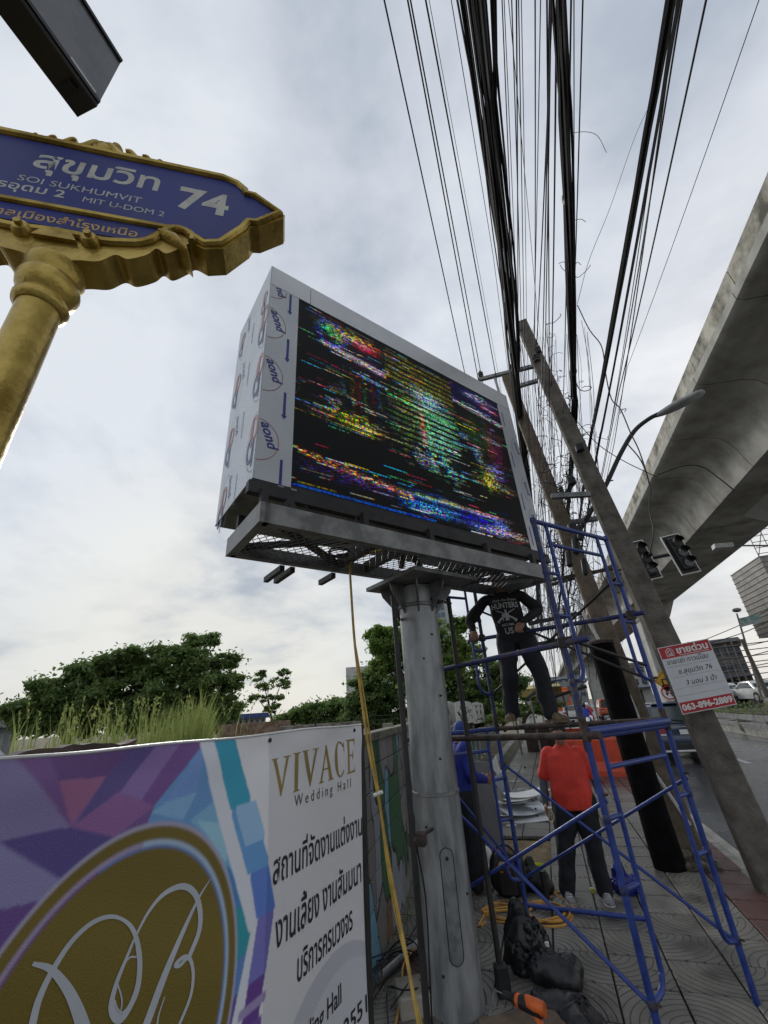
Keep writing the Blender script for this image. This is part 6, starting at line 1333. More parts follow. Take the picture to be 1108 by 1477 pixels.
for i in range(70):
    px=rn.gauss(190,80); D_=rn.uniform(9,12); b=ptD(px,1070,D_); b.z=0; hh=rn.uniform(2.05,2.5); ln=rn.gauss(0,.25); blade(b,hh,ln,.006)
    tipv=b+Vector((ln,0,hh*.97))
    for k in range(10): q=tipv-Vector((ln*.04*k,0,.035*k)); kk=len(gm.v); gm.v+= [tuple(q),tuple(q+Vector((rn.gauss(0,.04),0,.06))),tuple(q+Vector((rn.gauss(0,.03),.02,.02)))]; gm.f.append((kk,kk+1,kk+2))
gm.build('tall_grass',M_grass,label='tall pale green reeds growing behind the banner',cat='grass',kind='stuff',fix=False)
# ------------------------------------------------------------------ buildings
def bld(name,label,x0,x1,y0,y1,z1,m,wins=None,roof=None,cat_='building'):
    r=empty(name,((x0+x1)/2,(y0+y1)/2,-.17),label,cat_); MB().box(((x0+x1)/2,(y0+y1)/2,z1/2-.1),(x1-x0,y1-y0,z1+.1)).build('wall',m,r)
    if wins:
        nx,nz,wx,wz,side,wm=wins; src=None
        for i in range(nx):
            for k in range(nz):
                if side=='S': c=Vector((x0+(i+.5)*(x1-x0)/nx,y0-.02,z1*(k+.55)/nz)); M=None; size=(wx,.12,wz)
                else: c=Vector((x0-.02,y0+(i+.5)*(y1-y0)/nx,z1*(k+.55)/nz)); size=(.12,wx,wz)
                if src is None: src=MB().box((0,0,0),size).build('window',wm,r,loc=(0,0,0)); src.location=c-BASE[r]; BASE[src]=c
                else: inst(src,r,c)
    if roof: MB().box(((x0+x1)/2,(y0+y1)/2,z1+.15),(x1-x0+1,y1-y0+1,.3)).build('roof',roof,r)
    return r
M_win=mat('far_window_glass',(.05,.07,.09),.2,var=.3)
def towerat(px0,px1,py,D,**k):
    a,b=ptD(px0,1010,D),ptD(px1,1010,D); return a,b,ptD((px0+px1)/2,py,D).z
a,b,z=towerat(622,660,850,120); 
tw=empty('tower_block',(a+b)/2,'tall pale blue-grey tower block far behind the trees beside the post','building'); MB().box(((a.x+b.x)/2,a.y+6,z/2),(abs(b.x-a.x),12,z)).build('wall',mat('tower_wall',(.26,.28,.29),.7),tw)
src=None
for i in range(5):
    for k in range(16):
        c=Vector((min(a.x,b.x)+(i+.5)*abs(b.x-a.x)/5,a.y-.05,z*(k+.7)/16.4)); 
        if src is None: src=MB().box((0,0,0),(abs(b.x-a.x)/5*.7,.3,z/16*.55)).build('window',mat('tower_glass',(.06,.12,.16),.2),tw,loc=(0,0,0)); src.location=c-BASE[tw]; BASE[src]=c
        else: inst(src,tw,c)
def simple(px0,px1,py,D,label,m,roofm=None,dep=10,py2=None,wn=None,cat_='building',name='building'):
    a,b,z=towerat(px0,px1,py,D); r=empty(name,((a.x+b.x)/2,(a.y+b.y)/2,-.17),label,cat_); u_=(b-a); l=Vector((u_.x,u_.y,0)).length; u_=Vector((u_.x,u_.y,0)).normalized(); nn=Vector((-u_.y,u_.x,0)); M=Matrix((u_,nn,Zv)).transposed(); c=(a+b)/2; c.z=z/2; c=c+nn*dep/2
    MB().box(c,(l,dep,z+.3),M).build('wall',m,r)
    if roofm:
        MB().prism([(-l/2-.4,-.1),(l/2+.4,-.1),(l/2+.2,.25+l*.015),(-l/2-.2,.25+l*.015)],Vector((c.x,c.y,z))-nn*(dep/2+.4),u_,Zv,nn*(dep+.8)).build('roof',roofm,r)
    if wn:
        nx,nz,fx,fz,z0=wn; src=None
        for i in range(nx):
            for k in range(nz):
                q=c+u_*((i+.5)/nx-.5)*l-nn*(dep/2+.03); q.z=z0+(z-z0)*(k+.5)/nz
                if src is None: src=MB().box((0,0,0),(l/nx*fx,.12,(z-z0)/nz*fz),M).build('window',M_win,r,loc=(0,0,0)); src.location=q-BASE[r]; BASE[src]=q
                else: inst(src,r,q)
    return r
simple(500,560,962,90,'plain white building edge seen left of the grey post above the dark trees',M_wallc)
BR=mat('blue_metal_roof',(.03,.06,.20),.5)
simple(322,385,1035,45,'low white building with a blue metal roof beyond the small lone tree',M_wallc,BR,wn=(8,1,.35,.5,1.2))
simple(-60,36,1048,40,'grey-roofed shed at the far left behind the grass',mat('shed_wall',(.2,.22,.24),.8),M_metalroof)
simple(318,420,1050,15,'low reddish-brown brick ruin wall behind the banner top',mat('brick_wall',(.16,.09,.06),.9,c2=(.26,.2,.15),scale=6,bump=1),dep=1)
simple(405,520,1053,13,'low grey rubble wall with wire on top behind the banner',mat('rubble_wall',(.14,.13,.11),.95,c2=(.3,.28,.24),scale=5,bump=1),dep=.4,cat_='wall',name='rubble_wall')
MB().tube([ptD(455,1050,12.8)-Zv*.5,ptD(455,1036,12.8)],.02,6).build('fence_stake',M_dark,label='thin stake holding wire above the rubble wall',cat='stake')
wf=MB()
for dy in (0,6,12):
    wf.tube([ptD(448,1037+dy,12.8),ptD(500,1036+dy,12.8),ptD(575,1030+dy,11)],.006,4,caps=False)
wf.build('wire_strands',M_dark,label='three slack fence wires above the rubble wall and wall coping',cat='wire',kind='stuff',fix=False)
# right side street front
bm_=mat('ribbed_siding',(.19,.18,.16),.6,c2=(.27,.26,.235),scale=1.5,metal=.1)
Dr=44; e0_,e1_=ptD(1108,905,Dr),ptD(1062,818,Dr)
ex=ptD(1085,862,Dr)+Vector((1.5,0,0)); 
sb=empty('sign_building',(ex.x+6,ex.y+2,-.17),'tall building in ribbed grey siding topped by a lattice frame, at the right','building')
zb,zt2=5.6,14.6
MB().box((ex.x+6.2,ex.y+3,(zb+11.4)/2),(12,6,11.4-zb)).build('wall',bm_,sb)
for k in range(14): MB().box((ex.x+6.2,ex.y-.03,zb+.3+k*.42),(12,.06,.05)).build('siding_rib',M_metalroof,sb)
for k in range(14): MB().box((ex.x+.17,ex.y+3,zb+.3+k*.42),(.06,6.1,.05)).build('siding_rib',M_metalroof,sb)
MB().box((ex.x+7.2,ex.y-.06,zb+2.6),(9.5,.1,2.6)).build('blue_poster',mat('poster_blue',(.04,.22,.45),.5,c2=(.12,.35,.6),scale=.6),sb)
lt=MB()
for k in range(7): lt.beam((ex.x+.2+k*.9,ex.y,11.4),(ex.x+.2+k*.9,ex.y,zt2),.05,.05); lt.beam((ex.x+.2,ex.y,11.6+k*.5),(ex.x+6,ex.y,11.6+k*.5),.05,.05)
for k in range(4): lt.beam((ex.x+.2+k*1.5,ex.y,11.4),(ex.x+1.7+k*1.5,ex.y,zt2),.05,.05)
lt.build('lattice_frame',M_galdk,sb,kind='stuff')
MB().prism([(0,0),(7,1.6),(7,3.4),(0,1.2)],(ex.x+2.6,ex.y-.2,12.2),(1,0,0),(0,0,1),(0,.3,0)).build('white_hoarding',M_wallc,sb)
MB().beam((ex.x+2.3,ex.y-.35,12.2),(ex.x+8,ex.y-.35,14.2),.4,.5).build('red_white_canopy',mat('canopy_red_white',(.5,.12,.10),.6,c2=(.6,.58,.55),scale=3),sb)
MB().box((ex.x+6.5,ex.y+3,zb/2),(11,6,zb)).build('dark_shopfront',mat('shopfront_dark',(.03,.03,.035),.6,var=.6,scale=1.2),sb)
for k in range(6): MB().box((ex.x+2+k*1.8,ex.y-.05,2.0),(1.4,.1,2.6)).build('shutter',[M_metalroof,M_brown,BR][k%3],sb)
def shop(px0,px1,py,D,label,col,aw):
    r=simple(px0,px1,py,D,label,col,M_metalroof,8,wn=(4,2,.6,.5,3.0)); a,b,z=towerat(px0,px1,py,D); c=(a+b)/2
    MB().box((c.x,c.y-.9,3.0),((b-a).length,1.8,.12)).build('awning',aw,r); MB().box((c.x,c.y-.1,1.4),((b-a).length*.9,.2,2.6)).build('shopfront',M_dark,r)
    return r
shop(1046,1100,922,64,'dark weathered shophouse row across the road under the ribbed building',mat('shop_wall_a',(.10,.09,.08),.9,c2=(.2,.18,.16),scale=.7),BR)
shop(1000,1048,948,75,'grey two-storey shophouses behind the sale sign',mat('shop_wall_b',(.16,.17,.18),.9,c2=(.26,.26,.26),scale=.6),M_metalroof)
shop(895,945,958,95,'pale shophouses glimpsed between the utility poles',mat('shop_wall_c',(.38,.38,.37),.9,var=.1,scale=.6),BR)
simple(978,998,905,150,'slim cream tower far away above the sale sign',mat('cream_tower',(.45,.40,.32),.8),wn=(3,12,.5,.4,2))
simple(868,900,880,140,'distant white apartment block behind the hanging cables',mat('white_block',(.42,.43,.43),.8),wn=(4,10,.5,.4,2))
simple(800,850,975,110,'distant grey building at the end of the street',mat('grey_block',(.28,.30,.31),.8),wn=(5,3,.5,.4,2))
# scaffold-like steel grid and poles on the far side
gr_=empty('steel_grid',ptD(1030,1000,58),'rusty grid of steel frames and cables across the road right of the sale sign','steel frame')
src=None
for i in range(9):
    a=ptD(1004+i*11,1015,58-i*.5); MB().tube([Vector((a.x,a.y,0)),Vector((a.x,a.y,ptD(1004+i*11,935-(i%3)*6,58).z))],.07,5).build('upright',M_galdk,gr_)
for k in range(7): MB().tube([ptD(1000,938+k*9,58),ptD(1108,925+k*9,54)],.05,4).build('rail',M_galdk,gr_)
def fpole(px0,py0,px1,py1,D,label,r=.16,m=M_galdk):
    o=empty('far_pole',ptD(px0,py0,D),label,'pole'); MB().tube([ptD(px0,py0,D),ptD(px1,py1,D)],[r,r*.6],8).build('shaft',m,o); return o
o=fpole(1100,1010,1063,885,40,'tall slim lamp post with a green and white board, across the road',.09); MB().ell(ptD(1063,880,40),(.28,.28,.16)).build('lamp_globe',M_galdk,o)
a=ptD(1068,905,39.8); b=ptD(1098,897,39.8); c=ptD(1096,885,39.8); d=ptD(1066,892,39.8)
bd_=empty('route_board',a,'pale green board fixed near the top of the slim lamp post','sign'); MB().add([a,b,c,d]+[p+Vector((0,.06,0)) for p in (a,b,c,d)],[(0,1,2,3),(7,6,5,4),(0,4,5,1),(1,5,6,2),(2,6,7,3),(3,7,4,0)]).build('board',mat('board_green',(.16,.30,.28),.5,c2=(.4,.45,.44),scale=3),bd_)
fpole(1108,1005,1070,922,34,'thick dark utility pole across the road below the lamp post',.16,M_pole)
fpole(1040,1010,1023,925,50,'thin dark pole rising just right of the sale sign',.09,M_dark)
for k,(x0,y0,x1,y1) in enumerate(((1012,925,1140,860),(1018,930,1140,880),(1030,935,1140,915),(1010,955,1140,930),(905,965,945,955),(1005,965,1140,950))):
    o=MB().tube(curve([ptD(x0,y0,50),ptD((x0+x1)/2,(y0+y1)/2+5,48),ptD(x1,y1,42)],5),.035,4,caps=False).build('street_wire',M_cable,fix=False); tag(o,'thin wire strung over the far side of the road','wire','wires over the far side of the road')
# low hedge / clutter along the far rail
hd2=MB(); rn=random.Random(9); crown(hd2,[((9.4+rn.uniform(0,.6),26+k*1.2,.75),.5,.45) for k in range(20)],70,.07,rn); hd2.build('hedge',M_leaf1,label='scruffy low hedge with litter beyond the guard rail',cat='hedge',kind='stuff',fix=False)
# ------------------------------------------------------------------ pavement-side structures far along
cn=empty('canopy_roof',ptD(790,1010,15),'dark blue and black lean-to canopy over the pavement stall','canopy')
Yc=15
cp=[ptY(760,1008,Yc),ptY(790,985,Yc),ptY(815,981,Yc),ptY(845,985,Yc)]
back=Vector((.5,4.5,.25)); th_=Zv*.05
mb=MB(); n=len(cp); vs=[p for p in cp]+[p+back for p in cp]+[p+th_ for p in cp]+[p+back+th_ for p in cp]
mb.add(vs,[(i,i+1,n+i+1,n+i) for i in range(n-1)]+[(2*n+i,3*n+i,3*n+i+1,2*n+i+1) for i in range(n-1)]+[(i,2*n+i,2*n+i+1,i+1) for i in range(n-1)]+[(n+i,n+i+1,3*n+i+1,3*n+i) for i in range(n-1)]+[(0,n,3*n,2*n),(n-1,2*n+n-1,3*n+n-1,n+n-1)]).build('roof_sheet',mat('canopy_blue',(.03,.05,.08),.5),cn)
MB().tube([cp[3]-Zv*.1,ptY(790,1008,Yc),ptY(775,1015,Yc)],.05,6).build('edge_beam',M_black,cn)
for p in (cp[0],cp[3]): MB().tube([Vector((p.x+.1,p.y+.1,0)),p+Vector((.1,.1,0))],.03,6).build('support',M_galdk,cn)
st=empty('vendor_booth',ptY(757,1040,19),'small stall with a yellow roof beside the pavement','stall')
YR=mat('yellow_roof',(.42,.33,.10),.6); 
a=ptY(738,1007,19); b=ptY(812,1002,19)
MB().add([a,b,b+Vector((0,2.5,.35)),a+Vector((0,2.5,.35))]+[p+Zv*.30 for p in (a,b,b+Vector((0,2.5,.2)),a+Vector((0,2.5,.2)))],[(0,3,2,1),(4,5,6,7),(0,1,5,4),(1,2,6,5),(2,3,7,6),(3,0,4,7)]).build('roof',YR,st)
for p in (a,b): MB().box((p.x,p.y+.1,p.z/2),(.07,.07,p.z)).build('post',M_galdk,st)
MB().box(((a.x+b.x)/2,a.y+1.5,.5),((b.x-a.x)*.8,1,1.0)).build('counter',M_brown,st)
lb=empty('meter_post',ptZ(768,1060,0),'concrete post topped by a small light blue box on the pavement','post')
P=ptZ(770,1058,0); tz=ptD(763,990,math.hypot(P.x,P.y)).z
MB().box((P.x,P.y,tz/2),(.26,.22,tz)).build('shaft',M_wallc,lb); MB().box((P.x,P.y,tz+.12),(.42,.36,.34),bev=.03).build('box',mat('pale_blue_box',(.14,.24,.32),.5),lb)
for k,(x,y) in enumerate(((742,1050),(752,1052),(786,1046))):
    P=ptZ(x,y,0); MB().box((P.x,P.y,.6),(.16,.14,1.3),bev=.01).build('concrete_bollard',M_conc,label=('leftmost','middle','rightmost')[k]+' grey concrete post in the short row along the pavement',cat='post')
# orange water barriers
def barrier(x,y,rz,label):
    r=empty('water_barrier',(0,0,0),label,'road barrier'); MB().prism([(-.32,0),(.32,0),(.30,.12),(.16,.32),(.12,.80),(.08,.86),(-.08,.86),(-.12,.80),(-.16,.32),(-.30,.12)],(0,-.75,0),(1,0,0),(0,0,1),(0,1.5,0)).build('shell',M_orange2,r)
    for yy in (-.4,.4): MB().box((.15,yy,.12),(.35,.25,.12)).build('fork_slot',M_red2,r)
    MB().lathe([(.05,0),(.05,.03)],(0,0,.86),n=10).build('filler_cap',M_whitepl,r); r.location=(x,y,0); r.rotation_euler=(0,0,rz); return r
M_orange2=mat('barrier_orange_red',(.55,.06,.02),.45,var=.15,scale=3); M_red2=mat('barrier_slot',(.25,.03,.015),.6)
barrier(.95,13.6,R(82),'bright orange plastic water barrier standing on the pavement behind the man in red')
barrier(1.05,18.0,R(75),'second orange water barrier, just behind the first')
barrier(6.9,14.0,R(10),'red plastic barrier cut off by the right edge on the road')
# ------------------------------------------------------------------ things lying about
rn=random.Random(21)
hp=[ptD(x,y,D_) for x,y,D_ in ((566,789,3.5),(535,797,3.4),(508,811,3.3),(505,822,3.3),(507,860,3.3),(512,930,3.28),(522,1010,3.25),(532,1080,3.22),(546,1150,3.2),(560,1240,3.15),(577,1330,3.1),(590,1400,3.0),(606,1490,2.9))]
h=empty('yellow_hose',hp[-1],'yellow-brown hose hanging from the catwalk down beside the left of the grey post','hose')
MB().tube(curve(hp,5),.010,8).build('hose_run',M_hosey,h,smooth=True)
MB().tube(curve([p+Vector((.02*math.sin(i),.01,.0)) for i,p in enumerate(hp[5:])],5),.007,6).build('hose_run',M_hosey,h,smooth=True)
MB().tube([hp[8]+Vector((-.03,0,.01)),hp[8]+Vector((.0,.0,.02)),hp[8]+Vector((.03,-.01,.03))],.012,6).build('hose_tie',M_whitepl,h)
# orange coil
hc=MB(); pts=[]
def coil(cx,cy,rx,ry,n,ph,dr):
    out=[]
    for k in range(int(n*14)):
        a=ph+2*math.pi*k/14; w=1+dr*math.sin(a*.37+cx); out.append(Vector((cx+rx*w*math.cos(a)+rn.uniform(-.01,.01),cy+ry*w*math.sin(a)+rn.uniform(-.01,.01),.018+.006*(k/14)+rn.uniform(0,.004))))
    return out
c1_=ptZ(728,1322,0); c2_=ptZ(790,1325,0); c3_=ptZ(795,1300,0)
pts=[ptZ(700,1330,.02),ptZ(690,1338,.02)]+coil(c1_.x+.02,c1_.y,.17,.15,3.2,3,.25)+coil(c2_.x,c2_.y+.02,.19,.20,3.4,2.6,.2)+[ptZ(830,1312,.02),ptZ(800,1290,.02),ptZ(812,1284,.02),ptZ(805,1288,.03)]
hc.tube(curve(pts,2),.0115,6); hc.build('orange_hose',M_hose,label='coiled orange hose lying on the paving under the scaffold',cat='hose',smooth=True)
MB().tube(curve([ptZ(x,y,.012) for x,y in ((694,1313),(715,1302),(750,1298),(775,1300),(800,1292),(815,1282),(800,1281),(782,1285))],6),.010,6).build('orange_hose',M_hose,label='single loose run of orange hose leading to the shoes of the person in red',cat='hose',smooth=True)
# black plastic heap
def heap(name,label,cat_,blobs,m,noise_amp=.03,ns=9,vox=.012,fold=1,parent=None):
    mb=MB()
    for c,r_ in blobs: mb.ell(c,r_,n=14,m=9)
    o=remesh(mb,name,m,parent,vox,6)
    for v in o.data.vertices:
        c=v.co; q=1-abs(mnoise.noise(Vector((c.x*ns,c.y*ns,c.z*ns*.6))))*2.2; q2=mnoise.noise(Vector((c.x*ns*2.6+4,c.y*ns*2.6,c.z*ns*1.5))); q3=1-abs(mnoise.noise(Vector((c.x*ns*1.9+2,c.y*ns*1.9,c.z*ns))))*2.4; v.co=c+v.normal*(q*noise_amp*.8+q2*noise_amp*.12+q3*noise_amp*.12)
    if label: tag(o,label,cat_)
    return o
P_=ptZ(790,1440,0)
g_=lambda px,py,z=0: ptZ(px,py,z)
heap('plastic_sheet','crumpled heap of shiny black plastic sheeting on the paving at the bottom','plastic sheet',[
 (g_(760,1400,.02)+Zv*.10,(.11,.09,.22)),(g_(755,1385)+Zv*.17,(.07,.06,.20)),(g_(775,1400)+Zv*.12,(.12,.08,.16)),(g_(798,1425)+Zv*.08,(.14,.10,.09)),(g_(820,1428)+Zv*.06,(.10,.09,.075)),(g_(830,1420)+Zv*.08,(.09,.07,.08)),(g_(808,1455)+Zv*.03,(.17,.10,.06)),(g_(840,1480)+Zv*.02,(.14,.10,.045))],M_plastic,.045,4.5)
sp2=MB(); t_=g_(757,1385)+Zv*.42
vs=[]; 
for j in range(9):
    for i in range(9):
        u=i/8*2-1; v=j/8; w=.05+.17*v; p=g_(762,1400)+Vector((u*w+.03*math.sin(v*5+u*3),.07*abs(u)-.03+.02*math.sin(u*7+v*4),.40*(1-v)**.9-.08*abs(u)*(1-v)+.01)); vs.append(p)
sp2.add(vs,[(j*9+i,j*9+i+1,(j+1)*9+i+1,(j+1)*9+i) for j in range(8) for i in range(8)])
o=sp2.build('plastic_flap',M_plastic,smooth=True,label='upright pointed flap of black plastic rising from the crumpled heap',cat='plastic sheet',fix=False)
md=o.modifiers.new('s','SOLIDIFY'); md.thickness=.004
MB().box(g_(797,1408)+Zv*.17,(.03,.02,.035),bev=.005).build('white_label',M_white,label='small white tag stuck on the crumpled black plastic',cat='tag')
# cordless drill on a brown board
MB().box(g_(765,1500)+Zv*.015,(.50,.42,.03),Matrix.Rotation(.5,3,'Z'),bev=.004).build('brown_board',mat('brown_hardboard',(.12,.085,.06),.8,c2=(.18,.13,.09),scale=9,bump=.3),label='brown board under the orange drill at the bottom edge',cat='board')
dl=empty('cordless_drill',g_(775,1480),'orange and black cordless drill lying beside the black plastic at the bottom edge','drill')
dc=ptZ(740,1440,.14); dx_=Vector((.80,-.45,.02)).normalized(); dy_=Vector((.3,.55,-.6)).normalized()
MB().lathe([(.018,-.02),(.024,0),(.030,.02),(.034,.07),(.036,.15),(.033,.20),(.02,.215)],dc,dx_,18).build('motor_housing',M_black,dl,smooth=True)
MB().lathe([(.031,.028),(.034,.032),(.035,.050),(.033,.054)],dc,dx_,18).build('torque_ring',M_orange,dl,smooth=True)
MB().loft([(dc+dx_*t+Zv*.012,w,.034,dx_.cross(Zv).normalized(),Zv) for t,w in ((.10,.02),(.12,.035),(.17,.038),(.21,.034),(.225,.02))]).build('top_shell',M_orange,dl,smooth=True)
MB().loft([(dc+dx_*(.15+.05*t)-Zv*.02+Vector((.03,-.05,-.10))*t,.026-.004*math.sin(t*3),.020,dx_,dx_.cross(Zv)) for t in (0,.3,.6,1)]).build('handle',M_orange,dl,smooth=True)
MB().box(dc+dx_*.21-Zv*.02+Vector((.03,-.05,-.11)),(.12,.07,.05),Matrix.Rotation(-.5,3,'Z'),bev=.01).build('battery',M_black,dl); MB().box(dc+dx_*.25+Vector((.03,-.05,-.12)),(.07,.05,.045),Matrix.Rotation(-.5,3,'Z'),bev=.006).build('belt_clip',M_gal,dl)
MB().lathe([(.016,-.07),(.020,-.05),(.020,-.02)],dc,dx_,14).build('chuck',M_dark,dl,smooth=True); MB().tube([dc-dx_*.06,dc-dx_*.13],.004,6).build('drill_bit',M_gal,dl)
# tool bags, jar, lid, helmet
bk_=empty('tool_bag',g_(735,1297),'black open tool bag stuffed with a dark box with orange marks, beside the scaffold leg','bag')
c=g_(738,1296); heap('bag_body',None,None,[((c.x,c.y+.05,.14),(.19,.13,.16)),((c.x-.12,c.y+.05,.2),(.06,.08,.16)),((c.x+.13,c.y+.05,.2),(.05,.08,.17)),((c.x,c.y+.1,.28),(.13,.06,.08))],M_black,.02,10,parent=bk_).location=(0,0,0)
MB().box((c.x,c.y-.06,.16),(.16,.09,.22),bev=.01).build('battery_box',M_dark,bk_); MB().box((c.x,c.y-.05,.285),(.15,.10,.025),bev=.006).build('wooden_lid',mat('pale_wood_lid',(.30,.17,.10),.7),bk_)
for dx_2 in (-.045,.03): MB().box((c.x+dx_2,c.y-.107,.24),(.03,.006,.012)).build('orange_mark',M_orange,bk_)
MB().tube(curve([Vector((c.x-.14,c.y,.28)),Vector((c.x-.10,c.y-.02,.40)),Vector((c.x+.02,c.y,.44)),Vector((c.x+.10,c.y,.38)),Vector((c.x+.15,c.y,.27))]),.012,6).build('carry_strap',M_black,bk_)
c=g_(775,1290); heap('black_bag','small slumped black bag with straps under the crossed scaffold braces','bag',[((c.x,c.y+.05,.10),(.15,.11,.12)),((c.x+.08,c.y,.06),(.10,.09,.07)),((c.x-.03,c.y+.08,.2),(.06,.05,.09))],M_black,.02,12)
c=g_(775,1256)
MB().lathe([(.095,0),(.10,.01),(.10,.035),(.09,.045),(.085,.04),(.083,.02),(.02,.015)],(c.x,c.y,.01),n=24).build('round_tub_lid',mat('neon_yellow_plastic',(.50,.62,.02),.4,var=.05),label='neon yellow round plastic lid on the pavement by the sand',cat='lid',smooth=True)
c=g_(757,1266); jr=empty('plastic_jar',c,'clear plastic jar half full of grey screws beside the neon lid','jar')
MB().lathe([(.055,0),(.06,.01),(.06,.12),(.045,.14),(.045,.16)],c,n=18).build('jar_wall',mat('cloudy_clear_plastic',(.30,.31,.30),.2,alpha=.55),jr,smooth=True); MB().lathe([(.05,.005),(.053,.07),(.04,.075)],c,n=16).build('screws',M_galdk,jr)
MB().lathe([(.03,.0),(.032,.12),(.03,.24)],g_(790,1300),n=12).build('spray_can',M_black,label='small black can standing beside the slumped black bag',cat='can',smooth=True)
c=g_(703,1262); heap('white_helmet','white hard hat resting on its side next to the red-brown block',"hard hat",[((c.x,c.y,.16),(.10,.12,.12)),((c.x,c.y-.04,.10),(.11,.13,.03))],M_whitepl,.002,8)
MB().box(g_(712,1252)+Zv*.09,(.45,.2,.18),bev=.01).build('red_brown_block',mat('terracotta_block',(.16,.055,.035),.85,var=.2,bump=.4),label='red-brown painted block at the foot of the grey leaning board',cat='block')
# blue bag
c=g_(905,1292); b_=heap('blue_plastic_bag','knotted royal-blue plastic bag sitting on the paving behind the scaffold leg','bag',[((c.x,c.y,.08),(.12,.10,.09)),((c.x-.03,c.y,.15),(.06,.05,.08)),((c.x+.06,c.y,.10),(.07,.07,.06)),((c.x-.06,c.y,.2),(.025,.02,.06))],mat('blue_bag_plastic',(.015,.02,.22),.35,var=.3,bump=.5,bs=30),.03,16,.008)
# leaning grey board with scraps
Yb=6.95; q=[ptY(683,1112,7.3),ptY(705,1105,7.3),ptY(730,1238,6.9),ptY(668,1240,6.9)]
q=[ptY(655,1240,6.9),ptY(729,1240,6.9),ptY(703,1098,7.2),ptY(652,1100,7.2)]
MB().add(q+[p+Vector((0,.02,0)) for p in q],[(0,1,2,3),(7,6,5,4),(0,4,5,1),(1,5,6,2),(2,6,7,3),(3,7,4,0)]).build('leaning_board',M_grey,label='tall plain grey board leaning upright behind the person in the blue jacket',cat='board')
def sheetpx(name,pts,Y,m,label,cat_,th=.006):
    P=[ptY(x,y,yy) for x,y,yy in pts]; n=len(P); MB().add(P+[p+Vector((0,th,th)) for p in P],[tuple(range(n)),tuple(range(2*n-1,n-1,-1))]+[((i+1)%n,i,n+i,n+(i+1)%n) for i in range(n)]).build(name,m,label=label,cat=cat_)
sheetpx('torn_sheet',((707,1105,8),(716,1090,8),(722,1112,8),(718,1118,8)),8,M_white,'torn white scrap leaning behind the left scaffold frame','sheet')
sheetpx('torn_sheet',((712,1122,7.9),(724,1114,7.9),(727,1150,7.9),(720,1136,7.9),(712,1130,7.9)),8,mat('pale_blue_scrap',(.4,.48,.58),.5),'pale blue torn scrap hanging lower behind the left scaffold frame','sheet')
c=ptY(702,1120,7.6); heap('red_cloth','small bright red cloth draped by the top of the grey board','cloth',[((c.x,c.y,c.z),(.08,.06,.07)),((c.x+.05,c.y,c.z-.03),(.06,.05,.05))],M_red,.02,14,.01)
# offcuts of white composite panel
so=[]
rnp=random.Random(3)
def offcut(cx,cy,z,w,l,ang,curl,m,label,tilt=0):
    mb=MB(); n=8; vs=[]
    for j in range(2):
        for i in range(n+1):
            t=i/n-.5; x=t*w; y=(j-.5)*l*(1-.3*abs(t)); zz=curl*(t*2)**2*w+tilt*y; c_,s_=math.cos(ang),math.sin(ang); vs.append((cx+x*c_-y*s_,cy+x*s_+y*c_,z+zz))
    k=len(vs); vs2=[(a,b,c+.006) for a,b,c in vs]
    fs=[(i,i+1,n+2+i,n+1+i) for i in range(n)]+[(k+n+1+i,k+n+2+i,k+i+1,k+i) for i in range(n)]+[(i,k+i,k+i+1,i+1) for i in range(n)]+[(n+1+i,n+2+i,k+n+2+i,k+n+1+i) for i in range(n)]+[(0,n+1,k+n+1,k),(n,k+n,k+2*n+1,2*n+1)]
    mb.add(vs,fs) if False else mb.add(vs+vs2,fs); return mb.build('panel_offcut',m,label=label,cat='panel offcut',group='white panel offcuts piled on the pavement')
cc=g_(745,1183); ms=[M_alum,M_white,M_film,M_alum,M_white,M_film2]
lab=['widest white panel offcut at the bottom of the pile on the pavement','bent panel offcut second from the bottom of the pile','silver film-covered offcut in the middle of the pile','curled white offcut near the top of the pile','narrow white offcut lying across the top of the pile','short pale offcut sticking out to the right of the pile','small square scrap lying in front of the offcut pile','long white strip propped at the back of the pile']
for i,(dx,dy,z,w,l,an,cu,tl) in enumerate(((0,0,.03,1.05,.62,.12,.02,.05),(-.22,.02,.07,.62,.55,-.55,.05,-.12),(.14,.12,.12,.85,.42,.62,.04,.18),(-.08,.2,.19,.62,.5,-.25,.07,-.2),(.12,.28,.26,.75,.20,.9,.03,.1),(.48,.10,.16,.62,.12,-.15,.02,0),(-.05,-.42,.012,.16,.12,.3,0,0),(.22,.42,.30,.95,.22,.75,.05,.25))):
    offcut(cc.x+dx,cc.y+dy,z,w,l,an,cu,ms[i%6],lab[i],tl)
c=g_(758,1165); heap('clear_plastic_wad','wad of clear plastic wrapping behind the panel offcuts','plastic wrap',[((c.x,c.y,.14),(.28,.2,.16)),((c.x+.2,c.y,.1),(.2,.15,.10))],mat('cloudy_wrap',(.16,.17,.17),.25,c2=(.36,.37,.37),scale=20,alpha=.8),.05,9,.016)
MB().beam(g_(728,1165)+Zv*.02,ptY(722,1112,9.3),.09,.03).build('white_plank',M_white,label='white strip propped diagonally against the fence behind the offcuts',cat='plank')
MB().beam(g_(742,1172)+Zv*.02,ptY(727,1118,9.6),.06,.03).build('brown_plank',M_brown,label='dark brown strip propped beside the white one behind the offcuts',cat='plank')
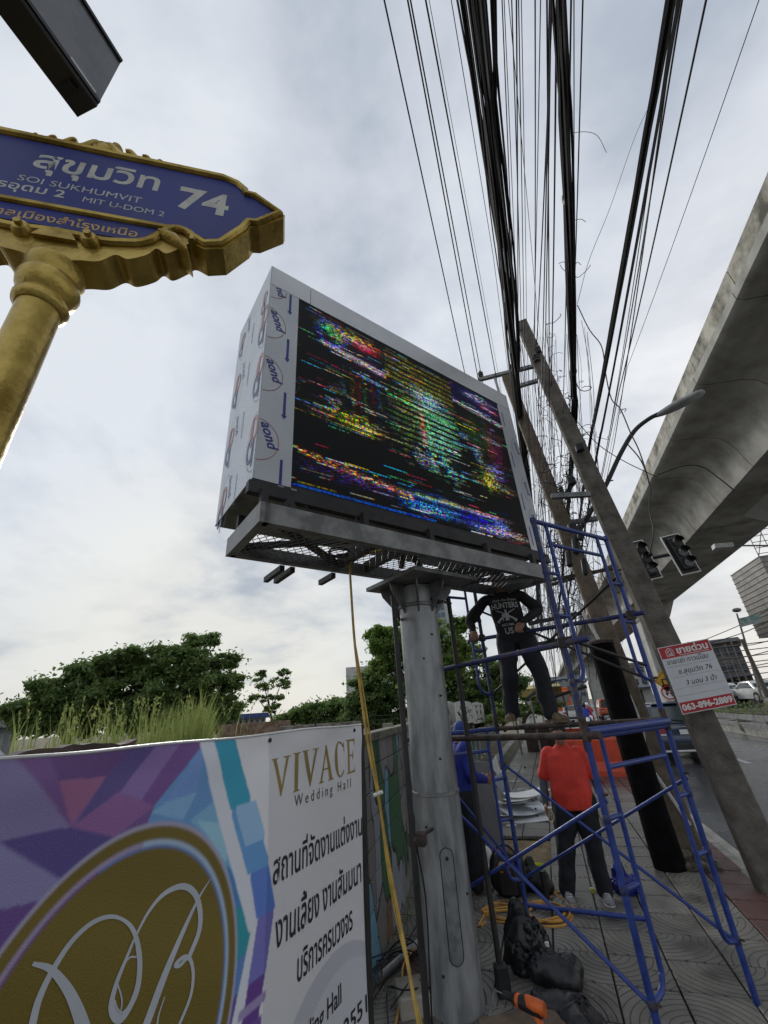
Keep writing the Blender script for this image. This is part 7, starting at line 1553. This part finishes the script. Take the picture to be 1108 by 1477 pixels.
# near wall: pipe, slab, cables, blocks
pa=ptZ(555,1405,.07); pb_=ptZ(597,1362,.07)
MB().tube([ptZ(545,1412,.06),ptZ(620,1345,.06)],.028,12).build('grey_pipe',M_gal,label='short grey pipe lying at the foot of the painted wall',cat='pipe',smooth=True)
MB().box(ptZ(610,1455,0)+Zv*.06,(.34,.26,.12),Matrix.Rotation(.5,3,'Z'),bev=.01).build('concrete_slab',M_conc,label='broken pale concrete slab beside the foot of the post',cat='slab')
MB().box(ptZ(615,1405,0)+Zv*.015,(.36,.5,.03),Matrix.Rotation(.1,3,'Z'),bev=.004).build('red_tile',M_tiler,label='loose red paving slab between the wall and the post',cat='slab')
MB().tube(curve([ptZ(x,y,z) for x,y,z in ((618,1350,.05),(585,1385,.08),(580,1420,.05),(576,1450,.04),(570,1480,.03),(560,1500,.02))],6),.008,6).build('extension_cable',M_hose,label='thin orange cable trailing along the wall foot beside the pipe',cat='cable')
lo=MB()
for k in range(7):
    P=[ptZ(x+rn.gauss(0,9),y+rn.gauss(0,9),rn.uniform(.01,.16)) for x,y in ((548,1400),(570,1368),(600,1375),(622,1395),(625,1425),(590,1430),(560,1440),(545,1475))]; lo.tube(curve(P[:rn.randint(4,8)],6),.005,5)
lo.build('black_cable_loops',M_cable,label='loose loops of black cable on the ground between wall and post',cat='cable',kind='stuff')
# litter and weeds
lt=MB()
for i in range(260):
    x,y=rn.uniform(-1.6,1.5),rn.uniform(3.6,16)
    s=rn.uniform(.006,.022); a=rn.uniform(0,6.28); lt.add([(x+s*math.cos(a+q_)*w_,y+s*math.sin(a+q_)*w_,.024+rn.uniform(0,.006)) for q_,w_ in ((0,1),(1.6,.5),(3.1,1),(4.7,.5))],[(0,1,2,3)])
lt.build('leaf_litter',mat('dry_leaves',(.16,.13,.07),.9,c2=(.30,.27,.2),scale=30),label='small dry leaves and chips scattered over the paving',cat='litter',kind='stuff',fix=False)
wd=MB()
for i in range(900):
    t=rn.random(); x=-1.62-.8*t+rn.uniform(-.02,.16); y=3.6+6*t; h_=rn.uniform(.02,.10); a=rn.uniform(-.04,.04); wd.add([(x,y,0),(x+.006,y,0),(x+a,y+rn.uniform(-.03,.03),h_)],[(0,1,2)])
for i in range(700):
    y=rn.uniform(4,30); x=1.60+rn.gauss(0,.02); wd.add([(x,y,-.0),(x+.006,y,0),(x+rn.uniform(-.03,.03),y+rn.uniform(-.03,.03),rn.uniform(.01,.05))],[(0,1,2)])
wd.build('weeds',M_leaf3,label='thin weeds along the foot of the wall and the kerb',cat='weeds',kind='stuff',fix=False)
# tape tool in the hand of the person in red
pt=ptZ(797,1178,.86)
o=MB().tube(curve([ptD(x,y,5.55) for x,y in ((794,1165),(799,1178),(797,1186),(792,1183),(793,1172))],4),.005,6).build('tape_loop',mat('pale_yellow_strap',(.6,.55,.3),.5),label='pale yellow strap loop held by the person in red',cat='strap')
MB().box(ptZ(855,1285,.03),(.05,.04,.05),bev=.008).build('yellow_tape_measure',mat('yellow_plastic',(.6,.6,.12),.4),label='small yellow tape measure on the paving between the white-toed shoes',cat='tape measure')
